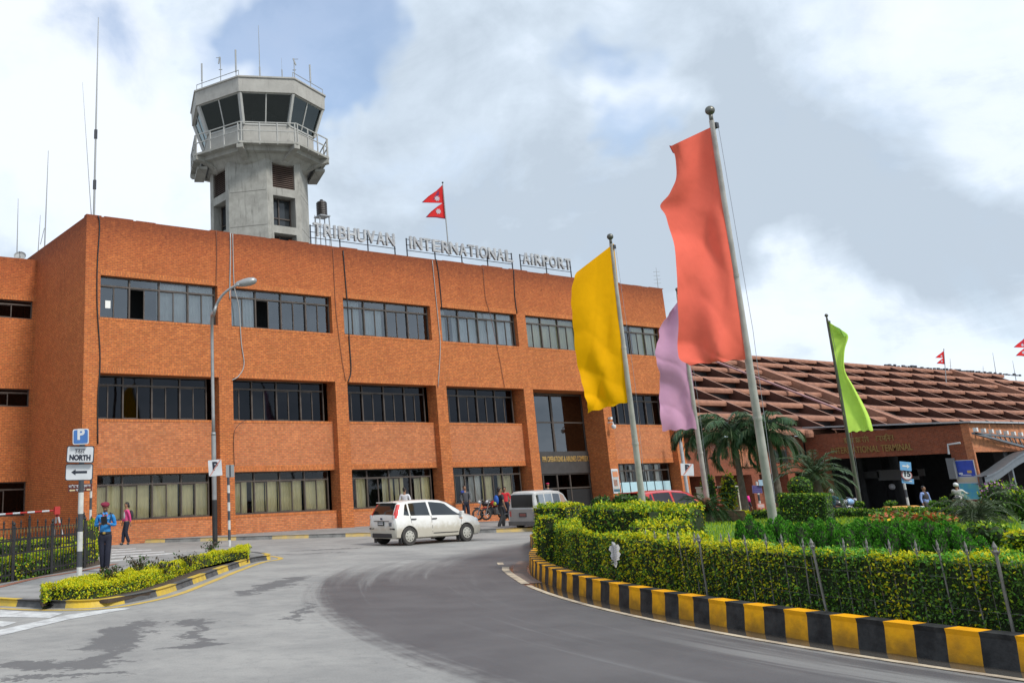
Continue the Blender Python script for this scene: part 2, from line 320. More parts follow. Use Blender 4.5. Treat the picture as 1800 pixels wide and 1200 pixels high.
# ================================================================== SETTING
RC = np.array([29.19, 2.313]); RK = 18.746                     # centre and radius of the planted roundabout
def road_material():
    m = bpy.data.materials.new('asphalt'); m.use_nodes = True; t = m.node_tree; t.nodes.clear()
    b = N(t, 'ShaderNodeBsdfPrincipled'); o = N(t, 'ShaderNodeOutputMaterial')
    pos = N(t, 'ShaderNodeNewGeometry').outputs['Position']
    sp = N(t, 'ShaderNodeSeparateXYZ'); t.links.new(pos, sp.inputs[0])
    dx = M(t, 'SUBTRACT', sp.outputs[0], float(RC[0])); dy = M(t, 'SUBTRACT', sp.outputs[1], float(RC[1]))
    rad = M(t, 'SQRT', M(t, 'ADD', M(t, 'MULTIPLY', dx, dx), M(t, 'MULTIPLY', dy, dy))); ang = M(t, 'ARCTAN2', dy, dx)
    pol = N(t, 'ShaderNodeCombineXYZ'); setin(t, pol, 0, rad); setin(t, pol, 1, M(t, 'MULTIPLY', ang, 3.0))
    nb = noise(t, pos, .55, 6, .62); nf = noise(t, pos, 3.2, 8, .7); ng = noise(t, pos, 45, 3, .7); ngg = noise(t, pos, 160, 2, .6)
    pol2 = N(t, 'ShaderNodeCombineXYZ'); setin(t, pol2, 0, M(t, 'MULTIPLY', rad, 2.2)); setin(t, pol2, 1, M(t, 'MULTIPLY', ang, 1.6))
    stk = noise(t, pol2.outputs[0], 1.6, 9, .72)
    light = mixc(t, mr(t, nb, .3, .7), (.345, .335, .315), (.245, .24, .23))
    light = mixc(t, mr(t, nf, .45, .7, 0, .35), light, (.145, .148, .15))
    dark = mixc(t, mr(t, noise(t, pos, .9, 6, .6), .3, .7), (.072, .067, .069), (.102, .096, .097))
    dark = mixc(t, mr(t, stk, .54, .72, 0, .4), dark, (.20, .20, .20))
    edge = M(t, 'ADD', rad, M(t, 'ADD', M(t, 'MULTIPLY', M(t, 'SUBTRACT', nf, .5), 1.0), M(t, 'MULTIPLY', M(t, 'SUBTRACT', stk, .5), 1.1)))
    f = mr(t, edge, 22.75, 23.35)
    # far along the curve the dark lane breaks up under pale dust
    far = mr(t, M(t, 'ADD', sp.outputs[1], M(t, 'MULTIPLY', M(t, 'SUBTRACT', stk, .5), 9)), 15.5, 20.5)
    f = M(t, 'MAXIMUM', f, M(t, 'MULTIPLY', far, mr(t, edge, 20.1, 21.7)))
    near = M(t, 'MULTIPLY', mr(t, M(t, 'ADD', rad, M(t, 'MULTIPLY', M(t, 'SUBTRACT', stk, .5), 1.6)), 20.6, 20.0), mr(t, sp.outputs[1], 8.5, 6.0)); dark = mixc(t, M(t, 'MULTIPLY', near, M(t, 'MULTIPLY', mr(t, stk, .42, .56), .75)), dark, (.24, .235, .225))
    c = mixc(t, f, dark, light)
    # worn dark patches in the pale dust
    nv = VM(t, 'ADD', pos, VM(t, 'MULTIPLY', VM(t, 'SUBTRACT', noise(t, pos, 1.3, 6, .65, 0, 'Color'), (.5, .5, .5)), (1.7, 1.7, 0)))
    acc = None; nv = VM(t, 'ADD', nv, VM(t, 'MULTIPLY', VM(t, 'SUBTRACT', noise(t, pos, 7.0, 7, .75, 0, 'Color'), (.5, .5, .5)), (.75, .75, 0)))
    for u0, v0, u1, v1, hw in [(425, 1047, 535, 1012, .34), (330, 1088, 352, 1100, .33), (318, 1138, 352, 1128, .22), (345, 1090, 340, 1135, .16), (168, 1142, 245, 1098, .42), (200, 1150, 250, 1088, .25), (0, 1163, 205, 1168, .30), (150, 1160, 215, 1150, .3), (0, 1190, 215, 1185, .12), (350, 1086, 260, 1092, .05), (485, 975, 600, 970, .12), (520, 968, 640, 962, .15), (545, 1060, 520, 1090, .10)]:
        a_, b_ = G(u0, v0), G(u1, v1); d_ = b_-a_; L = np.linalg.norm(d_); rel = VM(t, 'SUBTRACT', nv, tuple((a_+b_)/2)); rt = N(t, 'ShaderNodeVectorRotate', rotation_type='Z_AXIS'); t.links.new(rel, rt.inputs[0]); rt.inputs['Angle'].default_value = -math.atan2(d_[1], d_[0])
        e = VM(t, 'LENGTH', VM(t, 'MULTIPLY', rt.outputs[0], (1/(L/2+.12), 1/hw, 0)), out=1)
        g = mr(t, e, 1.15, .85); acc = g if acc is None else M(t, 'MAXIMUM', acc, g)
    # fine dark flecks where the pale dust has worn through
    fl = N(t, 'ShaderNodeMapping'); t.links.new(pos, fl.inputs[0]); fl.inputs['Rotation'].default_value = (0, 0, .56); fl.inputs['Scale'].default_value = (1.1, 5.5, 1); fk = noise(t, fl.outputs[0], 1.5, 9, .78)
    c = mixc(t, M(t, 'MULTIPLY', mr(t, fk, .60, .70), M(t, 'MULTIPLY', f, .6)), c, (.11, .108, .106))
    c = mixc(t, M(t, 'MULTIPLY', acc, .85), c, (.10, .098, .10))
    # thin cracks and tyre arcs
    cr = M(t, 'ABSOLUTE', M(t, 'SUBTRACT', noise(t, pos, .75, 3, .5, .5), .5)); c = mixc(t, M(t, 'MULTIPLY', mr(t, cr, .0012, .0), .35), c, (.07, .07, .07))
    c = mixc(t, mr(t, ng, .35, .75, 0, .22), c, (.05, .05, .05)); c = mixc(t, mr(t, ngg, .62, .8, 0, .5), c, (.42, .42, .42))
    # wet gutter by the roundabout kerb
    wetn = M(t, 'ADD', rad, M(t, 'MULTIPLY', M(t, 'SUBTRACT', nf, .5), .22)); wet = M(t, 'MULTIPLY', mr(t, wetn, 19.26, 19.14), mr(t, sp.outputs[1], 17.5, 15.5))
    c = mixc(t, M(t, 'MULTIPLY', wet, .8), c, (.05, .043, .034))
    t.links.new(c, b.inputs['Base Color'])
    rr = mr(t, wet, 0, 1, .82, .12, False); rr = M(t, 'SUBTRACT', rr, M(t, 'MULTIPLY', M(t, 'SUBTRACT', 1.0, f), M(t, 'MULTIPLY', M(t, 'SUBTRACT', 1.0, wet), .22))); t.links.new(rr, b.inputs['Roughness'])
    bn = N(t, 'ShaderNodeBump'); bn.inputs['Distance'].default_value = .006; setin(t, bn, 'Strength', mr(t, wet, 0, 1, .5, .04, False))
    t.links.new(ng, bn.inputs['Height']); t.links.new(bn.outputs[0], b.inputs['Normal'])
    t.links.new(b.outputs[0], o.inputs[0]); return m
ROAD = road_material()
mb = MB()
xs = [-900, -300, -100, -40, -10, 0, 10, 20, 30, 40, 50, 60, 80, 120, 200, 400, 1500]; ys = [-900, -200, -50, 0, 10, 20, 30, 40, 60, 100, 200, 500, 1500]
mb.grid([[(x, y, zg(x)) for y in ys] for x in xs][::-1]); tag(mb.build('road', ROAD), kind='structure')

PAVE = mat('paving', (.29, .285, .275), .85, var=.35, vs=1.3, bump=.3, bs=20)
CREAM = mat('worn_cream_paint', (.55, .46, .33), .7, col2=(.30, .24, .18), vs=3.5)
REDB = mat('worn_red_paint', (.30, .13, .09), .8, col2=(.17, .12, .10), vs=3)
YELM = mat('yellow_road_paint', (.60, .40, .05), .65, col2=(.42, .30, .10), vs=5, bump=.2)
WHM = mat('white_road_paint', (.62, .63, .62), .65, col2=(.38, .38, .38), vs=4.5)
YK = mat('yellow_kerb_paint', (.92, .43, .004), .6, spec=.2, col2=(.74, .33, .008), vs=4, dirt=((.16, .09, .02), .05), bump=.35, bs=14)
BK = mat('black_kerb_paint', (.016, .016, .017), .6, spec=.2, col2=(.045, .045, .045), vs=5, bump=.35, bs=14)
SOIL = mat('soil', (.075, .05, .032), .95, var=.5, vs=4, bump=.6, bs=12)

def resample(pts, step):
    pts = [np.asarray(p, float) for p in pts]; out = [pts[0]]; 
    for a, b in zip(pts[:-1], pts[1:]):
        L = np.linalg.norm(b-a); n = max(1, int(round(L/step)))
        out += [a+(b-a)*(i+1)/n for i in range(n)]
    return out
def smoothpath(pts, n=8):
    P = [np.asarray(p, float) for p in pts]; Q = [2*P[0]-P[1]]+P+[2*P[-1]-P[-2]]; out = []
    for i in range(1, len(Q)-2):
        for k in range(n):
            t = k/n; a, b, c, d = Q[i-1:i+3]
            out.append(.5*((2*b)+(-a+c)*t+(2*a-5*b+4*c-d)*t*t+(-a+3*b-3*c+d)*t**3))
    return out+[P[-1]]
def normals2(pts):
    out = []
    for i in range(len(pts)):
        d = np.asarray(pts[min(i+1, len(pts)-1)])[:2]-np.asarray(pts[max(i-1, 0)])[:2]; d = d/(np.linalg.norm(d)+1e-9); out.append(np.array([-d[1], d[0]]))
    return out
def strip(name, pts, w0, w1, z, m, kind='structure', zf=None):
    """flat ribbon between lateral offsets w0 and w1 along a path"""
    nn = normals2(pts); mb = MB()
    mb.grid([[(p[0]+n[0]*w, p[1]+n[1]*w, (zf(p[0]) if zf else 0)+z) for w in (w1, w0)] for p, n in zip(pts, nn)])
    return tag(mb.build(name, m), kind=kind)
def kerb_run(name, pts, w, h, seglen, mats, base=0., front=-1, round_=.05, phase=0):
    """kerb of painted bands along the path; front=-1 puts the chamfer on the right-hand side"""
    nn = normals2(pts); L = 0; mb = MB(); prof = [(0, 0), (.035*front, h-round_), (.035*front-round_*front*1.2, h), (-w*front, h), (-w*front, 0)]
    prof = [(-front*abs(a) if i else 0, b) for i, (a, b) in enumerate(prof)]
    for i in range(len(pts)-1):
        k = int((L+phase)//seglen) % 2; A = []
        for j in (i, i+1):
            p, n = pts[j], nn[j]; jt = .004*math.sin(j*7.3); A.append([(p[0]+n[0]*(a+jt), p[1]+n[1]*(a+jt), base+zg(p[0])+b) for a, b in prof])
        mb.grid(A if front > 0 else A[::-1], k); L += np.linalg.norm(np.asarray(pts[i+1])[:2]-np.asarray(pts[i])[:2])
    return tag(mb.build(name, mats), kind='structure')

# roundabout kerb: circle, then its hidden far side
def circ(r, a0, a1, n): return [np.array([RC[0]+r*math.cos(a), RC[1]+r*math.sin(a)]) for a in np.linspace(a0, a1, n)]
a_first = PI+.38; a_last = math.atan2(18.95-RC[1], 19.4-RC[0])
ring = circ(RK, a_first, a_last, int((a_first-a_last)*RK/.0525))
far = [ring[-1]]+[np.array(p) for p in [(20.9, 20.2), (23, 22.2), (27, 24.6), (33, 26.3), (42, 26.6), (56, 25.6), (75, 22), (90, 15)]]
ringall = ring[:-1]+resample(smoothpath(far, 6), .105)
kerb_run('roundabout_kerb', ringall, .25, .30, .315, [YK, BK], front=1)   # path runs clockwise seen from above; road on its left
gut = circ(RK+.385, a_first, math.atan2(13.3-RC[1], 13.4-RC[0]), 120); gut2 = [ringp for ringp in circ(RK+.385, math.atan2(13.35-RC[1], 13.44-RC[0]), math.atan2(13.5-RC[1], 13.6-RC[0]), 2)]+[np.array([14.9, 15.1]), np.array([15.6, 15.95]), np.array([16.15, 16.5])]
strip('gutter_line', gut, -.05, .05, .005, CREAM)
strip('gutter_line', gut2[1:], -.08, .08, .0065, CREAM); strip('gutter_line', [np.array([16.5, 17.0]), np.array([16.95, 17.5])], -.07, .07, .0065, CREAM)
strip('gutter_apron', circ(RK+.20, math.atan2(13.6-RC[1], 13.6-RC[0]), math.atan2(17.6-RC[1], 17.4-RC[0]), 40), -.15, .15, .0045, mat('dusty_brick_gutter', (.20, .12, .09), .85, col2=(.12, .10, .09), vs=3))
# soil and lawn inside the roundabout
inner = [p+(RC-p)/np.linalg.norm(RC-p)*.2 for p in ring]+[np.array(p) for p in [(20.9, 19.9), (23, 21.9), (27, 24.3), (33, 26.), (42, 26.3), (56, 25.3), (75, 21.7), (90, 14.7), (60, -12)]]
SB = .12
mb = MB(); n = len(inner); c0 = (38, 8, SB+zg(38))
mb.add([(p[0], p[1], SB+.1+zg(p[0])) for p in inner]+[c0], [(i, n, (i+1) % n) for i in range(n)]); tag(mb.build('planting_bed', SOIL), kind='structure')

# pavement at the foot of the office building
KY = [G(u, v)[:2] for u, v in [(-40, 960), (232, 958), (400, 950), (600, 944), (760, 939), (868, 934)]]
kb = np.array([(p[0], p[1]) for p in KY]); ka, kc = np.polyfit(kb[:, 0], kb[:, 1], 1)
kpath = resample([(XC-14, ka*(XC-14)+kc+.0), (XC-1, ka*(XC-1)+kc), (XE+4, ka*(XE+4)+kc)], .5)
mb = MB(); mb.grid([[(p[0], p[1]+.05, .13+zg(p[0])), (p[0], D+8, .13+zg(p[0]))] for p in kpath][::-1]); tag(mb.build('pavement', PAVE), kind='structure')
kerb_run('pavement_kerb', [np.array(p) for p in kpath], .14, .14, 1.5, [mat('faded_yellow_kerb', (.52, .36, .10), .7, col2=(.35, .28, .16), vs=3), mat('faded_black_kerb', (.09, .09, .09), .8, col2=(.2, .2, .19), vs=2.5)], front=-1, round_=.02)

# island in front of the iron fence
isl = smoothpath([G(u, v)[:2] for u, v in [(-160, 1056), (-60, 1060), (0, 1064), (80, 1068), (170, 1067), (235, 1057), (290, 1044), (340, 1026), (400, 1003), (445, 988), (472, 983.5), (474, 980.5), (455, 977.5), (440, 976)]], 8)
isl2 = resample(isl, .15)
kerb_run('island_kerb', isl2, .16, .125, 1.15, [mat('yellow_island_kerb', (.62, .42, .03), .6, col2=(.45, .32, .06), vs=4, bump=.3), mat('black_island_kerb', (.05, .05, .052), .7, col2=(.10, .10, .10), vs=4, bump=.3)], front=-1, round_=.03, phase=.35)
strip('yellow_edge_line', isl2[:-4], -.36, -.21, .005, YELM)
back = [G(u, v, .13)[:2] for u, v in [(330, 968), (205, 985), (180, 990), (150, 997), (0, 1024), (-160, 1050)]]
ip = [p for p in isl2]; poly = ip+[np.asarray(b) for b in back]
nn = normals2(isl2); poly = [p+n*.15 for p, n in zip(isl2, nn)][:-2]+[np.asarray(b) for b in back]
mb = MB(); mb.prism([(p[0], p[1]) for p in poly], .02, .118)
tag(mb.build('island_pavement', PAVE), kind='structure')
edg = [G(u, v, .13)[:2] for u, v in [(-120, 1053), (0, 1030), (26, 1023.5), (64, 1014.5), (132, 1004), (176, 995.5), (204, 989.5)]]
strip('brick_edging', resample(edg, .5), -.09, .09, .125, mat('edging_brick', (.32, .12, .07), .9, col2=(.2, .1, .07), vs=3))
# earth strip that the fence and its hedge stand in
e2 = [G(u, v, .13)[:2] for u, v in [(178, 992.5), (174, 994.5), (132, 1003), (64, 1013.5), (0, 1029), (-120, 1052)]]
e3 = [G(u, v)[:2] for u, v in [(-120, 978), (60, 966), (165, 968)]]
mb = MB(); mb.prism([(p[0], p[1]) for p in e2+e3][::-1], .02, .112); tag(mb.build('earth_strip', SOIL), kind='structure')
kerb_run('fence_kerb', resample([G(-120, 980)[:2], G(60, 968)[:2], G(150, 965)[:2]], .3), .15, .2, .9, [MT['faded_yellow_kerb'], BK], front=1, round_=.03)

# road markings
mb = MB()
def quad_on_road(mb, pts, z=.005): P = [G(u, v) for u, v in pts]; mb.add([(p[0], p[1], z) for p in P], [tuple(range(len(P)))[::-1]])
for (l, r, ya, yb, t) in [(214, 318, 983.0, 976.5, 3.2), (206, 334, 0, 0, 0)][:1]: pass
for v0, v1, th in [(962.5, 958.5, 1.6), (966.5, 964.6, 1.9), (971.2, 970.2, 2.1), (976.8, 976.3, 2.5), (983.5, 982.9, 3.0)]: pass
zc = [(196, 965.2, 238, 963.0, 1.5), (196, 969.0, 265, 965.2, 1.7), (196, 973.4, 288, 968.4, 1.9), (195, 978.4, 308, 970.9, 2.2), (194, 984.2, 327, 973.6, 2.5)]
for a, b, c, d, th in zc: quad_on_road(mb, [(a, b), (c, d), (c+2, d+th*.95), (a, b+th*1.15)])
tag(mb.build('zebra_crossing', WHM), kind='structure')
mb = MB(); quad_on_road(mb, [(-60, 1070), (112, 1077), (88, 1085.5), (-60, 1083)]); quad_on_road(mb, [(-60, 1088), (30, 1093), (6, 1101), (-60, 1100)])
quad_on_road(mb, [(-60, 1132), (0, 1117), (120, 1088.5), (232, 1069), (210, 1071), (150, 1078), (0, 1108), (-60, 1122)][:4]+[(205, 1068.5), (120, 1080), (0, 1106.5), (-60, 1120)])
tag(mb.build('crossing_stripes', WHM), kind='structure')

# ================================================================== OFFICE BUILDING
BR = brick('facade_brick', (.61, .198, .056), (.52, .142, .041), (.24, .10, .055), stain=(12.3, 14.0), var=.25)
BRS = brick('soldier_brick', (.62, .208, .060), (.56, .155, .044), (.26, .10, .055), swap=True, var=.2)
BRP = brick('spandrel_brick', (.61, .212, .076), (.52, .150, .054), (.30, .15, .095), var=.25)
office = thing('office_building', 'long three storey orange brick office block with rows of ribbon windows', 'building', (XC, D, 0))
OG = (XC, D, 0)
def wallgrid(mb, xs, zs, holes, y0, y1, mi=0):
    """wall in the x-z plane from y0 (front) to y1, with rectangular holes {(i,j)} and reveals"""
    for i in range(len(xs)-1):
        for j in range(len(zs)-1):
            a, b, c, d = xs[i], xs[i+1], zs[j], zs[j+1]
            if (i, j) in holes:
                mb.add([(a, y0, c), (a, y1, c), (a, y1, d), (a, y0, d)], [(0, 1, 2, 3)], mi); mb.add([(b, y0, c), (b, y1, c), (b, y1, d), (b, y0, d)], [(3, 2, 1, 0)], mi)
                mb.add([(a, y0, c), (b, y0, c), (b, y1, c), (a, y1, c)], [(0, 1, 2, 3)], mi); mb.add([(a, y0, d), (b, y0, d), (b, y1, d), (a, y1, d)], [(3, 2, 1, 0)], mi)
            else: mb.add([(a, y0, c), (b, y0, c), (b, y0, d), (a, y0, d)], [(0, 1, 2, 3)], mi)
mb = MB(OG); xs = [XC]; holes = set()
for n in range(6): xs += [XL(n), XR(n)]
xs += [XE]
for n in range(6): holes.add((2*n+1, 1))
wallgrid(mb, xs, [Z2T, Z1B, Z1T, ZP], holes, D, D+.55)
# underside of the upper storey over the recessed bays
for n in range(6):
    d = 1.5 if n == 4 else RG+.1
    mb.add([(XL(n), D, Z2T), (XR(n), D, Z2T), (XR(n), D+d, Z2T), (XL(n), D+d, Z2T)], [(3, 2, 1, 0)])
# side wall, roof edge and back
mb.add([(XC, D, -2), (XC, D, ZP), (XC, D+22, ZP), (XC, D+22, -2)], [(0, 1, 2, 3)][:1])
mb.add([(XE, D, -3), (XE, D, ZP), (XE, D+22, ZP), (XE, D+22, -3)], [(3, 2, 1, 0)])
mb.box(XC, XE, D+.001, D+.35, ZP-.0, ZP+.03)
mb.add([(XC, D+22, -2), (XE, D+22, -2), (XE, D+22, ZP), (XC, D+22, ZP)], [(3, 2, 1, 0)])
# irregular row of bricks along the parapet top
x = XC
while x < XE-.5:
    w = random.uniform(.25, 1.6)
    if random.random() < .55: mb.box(x, x+w, D+.02, D+.3, ZP+.03, ZP+.03+random.choice([.02, .035, .05]))
    x += w+random.uniform(.1, .9)
mb.build('wall', BR, office)
for n in range(7):                                             # piers between the bays
    a = XC if n == 0 else XR(n-1); b = XL(n) if n < 6 else XE; dd = 1.5 if n in (4, 5) else RG+.1
    q = MB(OG); q.add([(a, D, -3), (b, D, -3), (b, D, Z2T), (a, D, Z2T)], [(0, 1, 2, 3)])
    if n > 0: q.add([(a, D, -3), (a, D+dd, -3), (a, D+dd, Z2T), (a, D, Z2T)], [(3, 2, 1, 0)][:1])
    if n < 6: q.add([(b, D, -3), (b, D+dd, -3), (b, D+dd, Z2T), (b, D, Z2T)], [(0, 1, 2, 3)][:1])
    q.build('pier', BR, office)
for n in range(6):
    if n == 4: continue
    q = MB(OG)
    q.box(XL(n)+.002, XR(n)-.002, D+RS, D+RS+.5, Z3T, Z2B); q.build('spandrel', BRP, office)
    q = MB(OG); q.box(XL(n)+.002, XR(n)-.002, D+RS, D+RS+.5, -3, Z3B); q.build('plinth_wall', BRP, office)
q = MB(OG)
for n in range(6):
    q.box(XL(n)-.02, XR(n)+.02, D-.004, D+.05, Z1T, Z1T+.24); q.box(XL(n)-.02, XR(n)+.02, D-.004, D+.05, Z2T, Z2T+.24); q.box(XL(n)-.02, XR(n)+.02, D-.012, D+.05, Z1B-.1, Z1B+.004)
    if n != 4: q.box(XL(n)+.003, XR(n)-.003, D+RS-.004, D+RS+.05, Z3T, Z3T+.24); q.box(XL(n)+.003, XR(n)-.003, D+RS-.014, D+RS+.05, Z2B-.1, Z2B+.004); q.box(XL(n)+.003, XR(n)-.003, D+RS-.014, D+RS+.05, Z3B-.1, Z3B+.004)
q.build('soldier_course', BRS, office)
q = MB(OG); q.box(XC+.3, XE-.3, D+.4, D+21.8, ZP-.9, ZP-.6); q.build('roof', mat('roof_screed', (.25, .24, .23), .9, var=.3), office)
# left wing, set back from the front
YW = 44.2; WZ = [(10.29, 11.18), (6.12, 6.955), (1.2, 2.72)]
q = MB(OG); hx = [XC-26]; hl = set()
for k in range(3): hx += [XC-25.3+k*8.6, XC-25.3+k*8.6+7.9]
hx[-1] = XC-.12; hx += [XC]
zz = [-2, 1.2, 2.72, 6.12, 6.955, 10.29, 11.18, 13.2]
for i in (1, 3, 5):
    for j in (1, 3, 5): hl.add((i, j))
wallgrid(q, hx, zz, hl, YW, YW+.3); q.box(XC-26, XC, YW+.001, YW+.3, 13.2, 13.25)
q.build('wing_wall', BR, office)
q = MB(OG)
for z in (11.18, 6.955, 2.72): q.box(hx[1], XC-.003, YW-.004, YW+.05, z, z+.24)
q.build('wing_soldier_course', BRS, office)

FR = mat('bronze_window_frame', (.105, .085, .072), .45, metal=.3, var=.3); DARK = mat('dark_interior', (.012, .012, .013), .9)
CURW = mat('white_curtain', (.82, .82, .78), .9, var=.12); CURC = mat('cream_curtain', (.95, .86, .54), .9, var=.15, vs=1.5); CURG = mat('pale_blind', (.70, .74, .72), .9, var=.1)
G1 = glass('upper_window_glass', (.72, .76, .78), .13); G2 = glass('middle_window_glass', (.10, .11, .13), .0, refcol=(.62, .66, .75)); G3 = glass('lower_window_glass', (.93, .93, .9), .0)
def curtain(x0, x1, z0, z1, y, m, parent, amp=.035, wl=.17):
    if x1-x0 < .05: return
    n = max(6, int((x1-x0)/.035)); ph = random.random()*9; P = []
    for z in (z0, z1):
        P.append([(x, y+amp*math.sin(ph+x*2*PI/wl+.6*math.sin(x*5))+(.02*math.sin(x*3)), z) for x in np.linspace(x0, x1, n)])
    q = MB(OG); q.grid(P); q.build('curtain', m, parent, smooth=True)
def window_band(x0, x1, z0, z1, y, gm, units=4, curt=(), open_=None, bare=False, inner=.5):
    """ribbon window: units with a transom light over a pair of sliding sashes"""
    q = MB(OG); w = .055; d = .07; tz = z0+(z1-z0)*.775
    q.box(x0, x1, y, y+d, z0, z0+w); q.box(x0, x1, y, y+d, z1-w, z1); q.box(x0, x0+w, y+.002, y+d, z0+w, z1-w); q.box(x1-w, x1, y+.002, y+d, z0+w, z1-w)
    q.box(x0+w, x1-w, y-.012, y+d, tz-.03, tz+.04)
    U = (x1-x0)/units
    for i in range(1, units): q.box(x0+i*U-.035, x0+i*U+.035, y-.02, y+d, z0+w, tz-.03); q.box(x0+i*U-.035, x0+i*U+.035, y-.02, y+d, tz+.04, z1-w)
    for i in range(units):
        xm = x0+(i+.5)*U; q.box(xm-.03, xm+.02, y+.012, y+d, z0+w, tz-.03)
        q.box(x0+i*U+.04, xm-.035, y+.03, y+d-.01, z0+w, z0+w+.035); q.box(x0+i*U+.04, xm-.035, y+.03, y+d-.01, tz-.07, tz-.032)
    f = q.build('window', FR, office)
    g = MB(OG)
    for i in range(units):
        a = x0+i*U; xm = a+U/2
        g.add([(a+.03, y+.045, tz+.03), (a+U-.03, y+.045, tz+.03), (a+U-.03, y+.045, z1-w), (a+.03, y+.045, z1-w)], [(0, 1, 2, 3)])
        for k, (p, r) in enumerate(((a+.03, xm-.02), (xm+.01, a+U-.03))):
            if open_ == 2*i+k: continue
            yy = y+.04+.02*k; ti = random.uniform(-.012, .012)
            g.add([(p, yy, z0+w), (r, yy+ti, z0+w), (r, yy+ti, tz-.03), (p, yy, tz-.03)], [(0, 1, 2, 3)])
    g.build('glass', gm, f)
    for c in curt:
        a, b, m = c[:3]; curtain(x0+a*U, x0+b*U, z0+.03, (z1-.08 if len(c) > 3 else tz+.02), y+.2+random.uniform(0, .05), m, f)
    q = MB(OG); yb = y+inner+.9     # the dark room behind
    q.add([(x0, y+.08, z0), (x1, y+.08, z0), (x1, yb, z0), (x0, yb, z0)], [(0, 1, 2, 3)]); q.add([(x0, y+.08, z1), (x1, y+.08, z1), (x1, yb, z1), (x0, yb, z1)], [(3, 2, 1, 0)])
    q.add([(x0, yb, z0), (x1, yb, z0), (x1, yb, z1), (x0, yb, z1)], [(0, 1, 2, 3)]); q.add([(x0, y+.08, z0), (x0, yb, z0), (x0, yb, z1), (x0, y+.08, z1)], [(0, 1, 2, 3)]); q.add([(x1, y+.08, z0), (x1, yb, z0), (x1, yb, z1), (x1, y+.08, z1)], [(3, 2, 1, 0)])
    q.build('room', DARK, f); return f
Y1 = D+.22
C1 = {0: [(2.0, 3.0, CURW), (3.15, 4, CURW), (2., 4, CURW, 1)], 1: [(.02, 1, CURG, 1)], 2: [(0, .9, CURG, 1), (1, 1.9, CURG)], 3: [(0, .5, CURW, 1), (.8, 2.0, CURG), (2, 4, CURW, 1)], 4: [(0, 4, CURC, 1)], 5: [(0, 1.2, CURW, 1), (2.3, 4, CURC, 1)]}
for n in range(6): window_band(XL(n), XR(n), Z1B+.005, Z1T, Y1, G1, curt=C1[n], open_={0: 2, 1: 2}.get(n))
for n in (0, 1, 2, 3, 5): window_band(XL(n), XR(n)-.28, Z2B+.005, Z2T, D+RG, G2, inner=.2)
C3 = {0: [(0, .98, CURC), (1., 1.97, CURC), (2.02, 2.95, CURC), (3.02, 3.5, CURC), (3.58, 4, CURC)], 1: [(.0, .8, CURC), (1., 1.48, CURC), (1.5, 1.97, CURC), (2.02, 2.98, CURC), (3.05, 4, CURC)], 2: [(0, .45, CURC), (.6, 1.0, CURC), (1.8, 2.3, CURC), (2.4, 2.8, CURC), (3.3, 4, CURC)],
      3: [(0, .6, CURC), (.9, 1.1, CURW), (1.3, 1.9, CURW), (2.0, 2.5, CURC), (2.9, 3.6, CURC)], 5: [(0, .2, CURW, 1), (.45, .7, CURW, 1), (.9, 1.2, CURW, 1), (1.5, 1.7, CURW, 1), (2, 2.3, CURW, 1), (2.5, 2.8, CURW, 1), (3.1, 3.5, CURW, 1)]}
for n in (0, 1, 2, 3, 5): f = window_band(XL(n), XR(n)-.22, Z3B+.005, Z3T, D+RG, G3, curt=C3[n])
q = MB(OG); zt = Z3B+(Z3T-Z3B)*.42
for i in range(7): q.box(XL(5)+.15+i*.76, XL(5)+.15+i*.76+.68, D+RG+.0, D+RG+.008, Z3B+.08, zt)
q.m = []; q.m = [0]*len(q.f); 
for v in range(len(q.v)): x, y, z = q.v[v]; q.v[v] = (x, y-.03, z)
q.build('blue_panel', mat('pale_blue_film', (.42, .62, .68), .4, var=.08), f)
q = MB(OG); q.cbox((XL(0)+.44, Y1+.02, Z1B+.63), (.24, .01, .33)); q.build('notice', mat('white_paper', (.75, .75, .72), .7), office)
for i in (1, 3, 5):
    for j in (1, 3, 5):
        a, b = hx[i], hx[i+1]; f = window_band(a, b, zz[j]+.005, zz[j+1], YW+.15, G2, units=4, inner=.2)
# entrance bay
n = 4; x0, x1 = XL(n)+.002, XR(n)-.002; ye = D+1.5
zf0, zf1 = PLY(965, 818, ye)[2], PLY(965, 797, ye)[2]; zf2 = PLY(965, 822, ye)[2]
q = MB(OG); w = .09
q.box(x0, x1, ye-.05, ye+.1, zf0-.45, zf1+.12); q.build('entrance_fascia', mat('dark_fascia', (.055, .05, .048), .5, var=.25), office)
q = MB(OG); xm = x0+(x1-x0)*.52; zm = PLY(960, 742, ye)[2]
q.box(x0, x1, ye, ye+.09, Z2T-.14, Z2T-.002); q.box(x0, x0+.16, ye, ye+.09, zf1+.12, Z2T-.14); q.box(x1-.1, x1, ye, ye+.09, zf1+.12, Z2T-.14); q.box(xm-.07, xm+.07, ye-.02, ye+.09, zf1+.12, Z2T-.14)
q.box(x0+.16, xm-.07, ye, ye+.09, zm-.04, zm+.04); q.box(xm+.07, x1-.1, ye, ye+.09, zm-.04, zm+.04); f = q.build('entrance_glazing', FR, office)
q = MB(OG)
for a, b in ((x0+.16, xm-.07), (xm+.07, x1-.1)):
    for c, d in ((zf1+.12, zm-.04), (zm+.04, Z2T-.14)): q.add([(a, ye+.04, c), (b, ye+.04, c), (b, ye+.04, d), (a, ye+.04, d)], [(0, 1, 2, 3)])
q.build('glass', glass('entrance_glass', (.12, .10, .10), .10), f)
q = MB(OG); q.box(x0+.2, x1-.2, ye+1.6, ye+1.7, zf1, Z2T); q.cbox((x1-1.3, ye+1.2, 4.3), (1.3, .1, .25), 1); q.cbox((x1-1.1, ye+1.15, 4.75), (.5, .2, .4), 1); q.build('lobby', [mat('lobby_wall', (.10, .05, .035), .8), mat('lobby_fitting', (.18, .18, .16), .5)], office)
zdt = zf0-.45; q = MB(OG)
